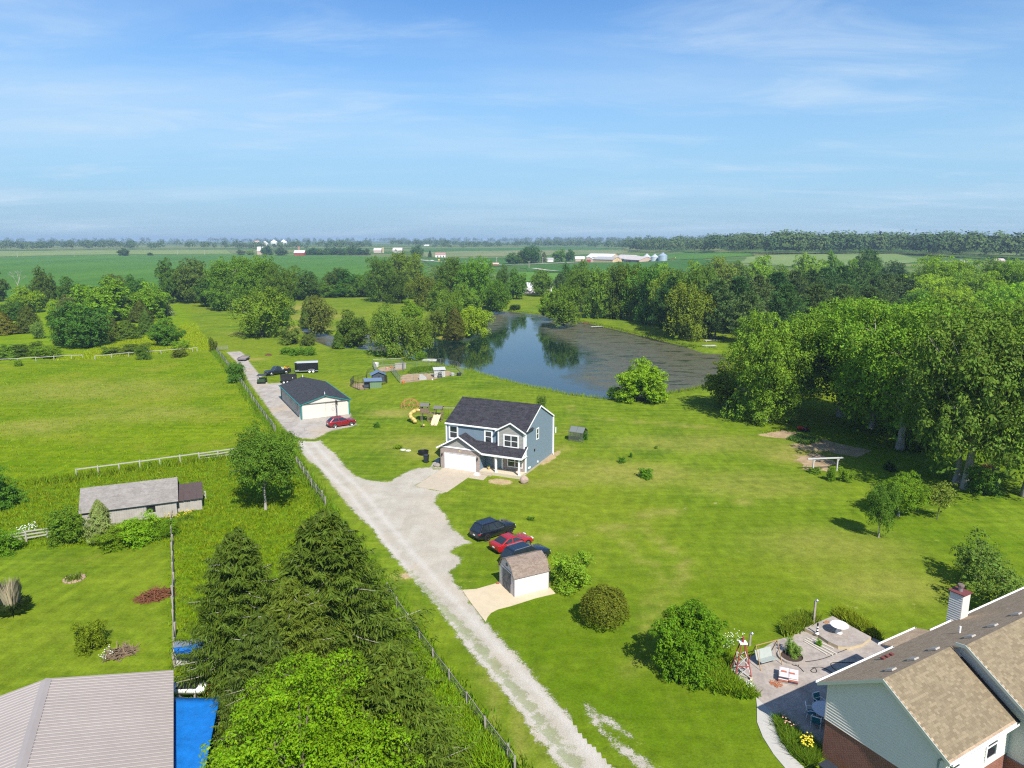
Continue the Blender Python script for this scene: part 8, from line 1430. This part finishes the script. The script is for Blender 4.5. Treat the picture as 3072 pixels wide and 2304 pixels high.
a = GT(891, 763); h_ = height_to(a, 740); t = thing('brick_silo', 'brown brick silo behind the red barn', 'silo', a + Vector((0, 14, 0))); part(t, 'wall', mat('silo_brick', (.34, .19, .13), .9), lambda m: m.lathe([(2.6, 0), (2.6, h_)], 18)); part(t, 'rim', mat('silo_rim', (.28, .16, .11), .9), lambda m: m.lathe([(2.75, h_), (2.75, h_ + .5)], 18))
shed_far('white_barn', 'white roofed barn left of the red barn', 772, 789, 764, 752, 740, M_FPINK, M_FWHT, .9); bin_far('left white grain bin on the left skyline', 823, 741, 20, 726, 719, M_BINW, 'white bins on the left skyline'); bin_far('right white grain bin on the left skyline', 852, 741, 20, 726, 719, M_BINW, 'white bins on the left skyline')
shed_far('white_gable', 'small white gable left of the skyline bins', 786, 802, 741, 731, 723, M_FWHT, M_FWHT, .7, gable_front=True); shed_far('white_house', 'white house at the left of the skyline bins', 761, 777, 741, 729, 722, M_FWHT, M_FPINK, .7)
shed_far('weathered_barn', 'left weathered barn beside a tan silo in the far fields', 1121, 1144, 759, 751, 744, M_FPINK, M_RUSTW, .7); shed_far('weathered_barn', 'right weathered barn with rusty white roof in the far fields', 1178, 1206, 759, 751, 743, M_FGREY, M_RUSTW, .7)
a = GT(1149, 759); h_ = height_to(a, 742); t = thing('tan_silo', 'tan silo right of the left weathered barn', 'silo', a); part(t, 'wall', mat('silo_tan', (.42, .34, .2), .9), lambda m: m.lathe([(2.4, 0), (2.4, h_)], 16)); part(t, 'rim', mat('silo_tan', (.4, .3, .2)), lambda m: m.lathe([(2.5, h_), (2.5, h_ + .5)], 16))
h_ = shed_far('farmhouse', 'white farmhouse with reddish hip roof beyond the pond grove', 1306, 1336, 772, 764, 758, M_FWHT, mat('red_hip_roof', (.36, .20, .17), .8), .8, cat='house', doors=((.2, .3, .7, M_GLASS), (.5, .6, .7, M_GLASS), (.75, .85, .7, M_GLASS)))
shed_far('white_farm_shed', 'white farm shed behind the two lone trunked trees', 1562, 1655, 881, 861, 847, M_FWHT, M_WROOF, .4, doors=((.1, .3, .8, M_WW), (.55, .7, .8, M_FPINK))); shed_far('brick_roadside_shed', 'low red roadside shed before the farm clump', 1478, 1496, 797, 792, 788, M_FRED, M_FPINK, .5)
shed_far('grey_roof_house', 'grey roofed house in the right far wood', 2884, 2908, 787, 783, 779, M_FWHT, M_FGREY, .7, cat='house'); shed_far('pinkish_roof_house', 'pinkish roofed house in the right far wood', 2985, 3015, 786, 781, 775, M_FPINK, mat('pale_pink_roof', (.45, .38, .35), .8), .7, cat='house')
shed_far('far_white_shed', 'far white shed under the centre horizon', 1272, 1287, 738, 736, 734, M_FWHT, M_FWHT, .5); shed_far('farmstead_house', 'small pale house beside the roadside farm clump', 1640, 1660, 786, 779, 773, M_FWHT, M_FGREY, .7, cat='house')
for (x, y, L_, lab, mc) in ((1580, 881, 5.5, 'dark flat trailer parked before the white farm shed', (.06, .05, .05)), (1562, 881, 4, 'dark truck parked left before the white farm shed', (.05, .06, .07)), (1604, 881, 4, 'pale truck parked right before the white farm shed', (.45, .4, .36))):
    car('farm_truck', lab, 'truck', GT(x, y) + Vector((0, -4, .6)), R(4), L_, 2.0, 2.0, mat('truck_' + lab[:5].strip(), mc, .5), 'pickup')
car('white_van', 'white car on the far road', 'car', GT(1297, 785) + Vector((0, 0, .6)), R(0), 5, 2, 1.9, M_WHITE, 'suv'); t = thing('road_sign', 'yellow road sign on the far road', 'sign', GT(1317, 784)); part(t, 'plate', mat('sign_yellow', (.75, .55, .03), .5), lambda b: b.box(-.9, .9, -.05, .05, 1.2, 3.0)); part(t, 'post', M_WOOD, lambda b: b.bar((0, .1, 0), (0, .1, 2.5), .15))
def pole(label, x, yb, yt):
    a = GT(x, yb); h = max(8, height_to(a, yt)); t = thing('utility_pole', label, 'pole', a, 0, 'utility poles'); part(t, 'post', mat('pole_wood', (.36, .33, .28), .9), lambda b: b.tube((0, 0, 0), (0, 0, h), .35, .25)); part(t, 'crossarm', mat('pole_wood', (.36, .33, .28)), lambda b: b.bar((-1.4, 0, h - 1), (1.4, 0, h - 1), .25))
for x, yb, yt, lab in ((53, 772, 758, 'utility pole at the far left of the fields'), (223, 770, 755, 'second utility pole from the left in the fields'), (533, 764, 750, 'utility pole left of the big grove in the fields'), (614, 764, 750, 'utility pole above the big grove'), (1336, 787, 774, 'utility pole right of the white car on the far road'), (1490, 796, 771, 'tall utility pole beside the red roadside shed'), (1628, 790, 770, 'utility pole before the blue spruces'), (1587, 805, 795, 'short pole in the field beyond the trunked trees'), (1110, 764, 752, 'utility pole left of the weathered barns'), (1422, 785, 772, 'utility pole above the broad crowned tree')): pole(lab, x, yb, yt)
# ------------------------------------------------------------------ air
t = NT('haze_air'); pv = t.N.new('ShaderNodeVolumePrincipled'); pv.inputs['Color'].default_value = (.60, .80, 1.0, 1); pv.inputs['Density'].default_value = 1.55e-4; pv.inputs['Anisotropy'].default_value = .15
t.N.remove(t.b); t.lk(pv.outputs[0], t.o.inputs['Volume'])
hz = part(None, 'haze', t.m, lambda b: b.box(-12500, 12500, -150, 12500, -3.2, 58)); tag(hz, 'thin summer haze over the fields', kind='stuff')
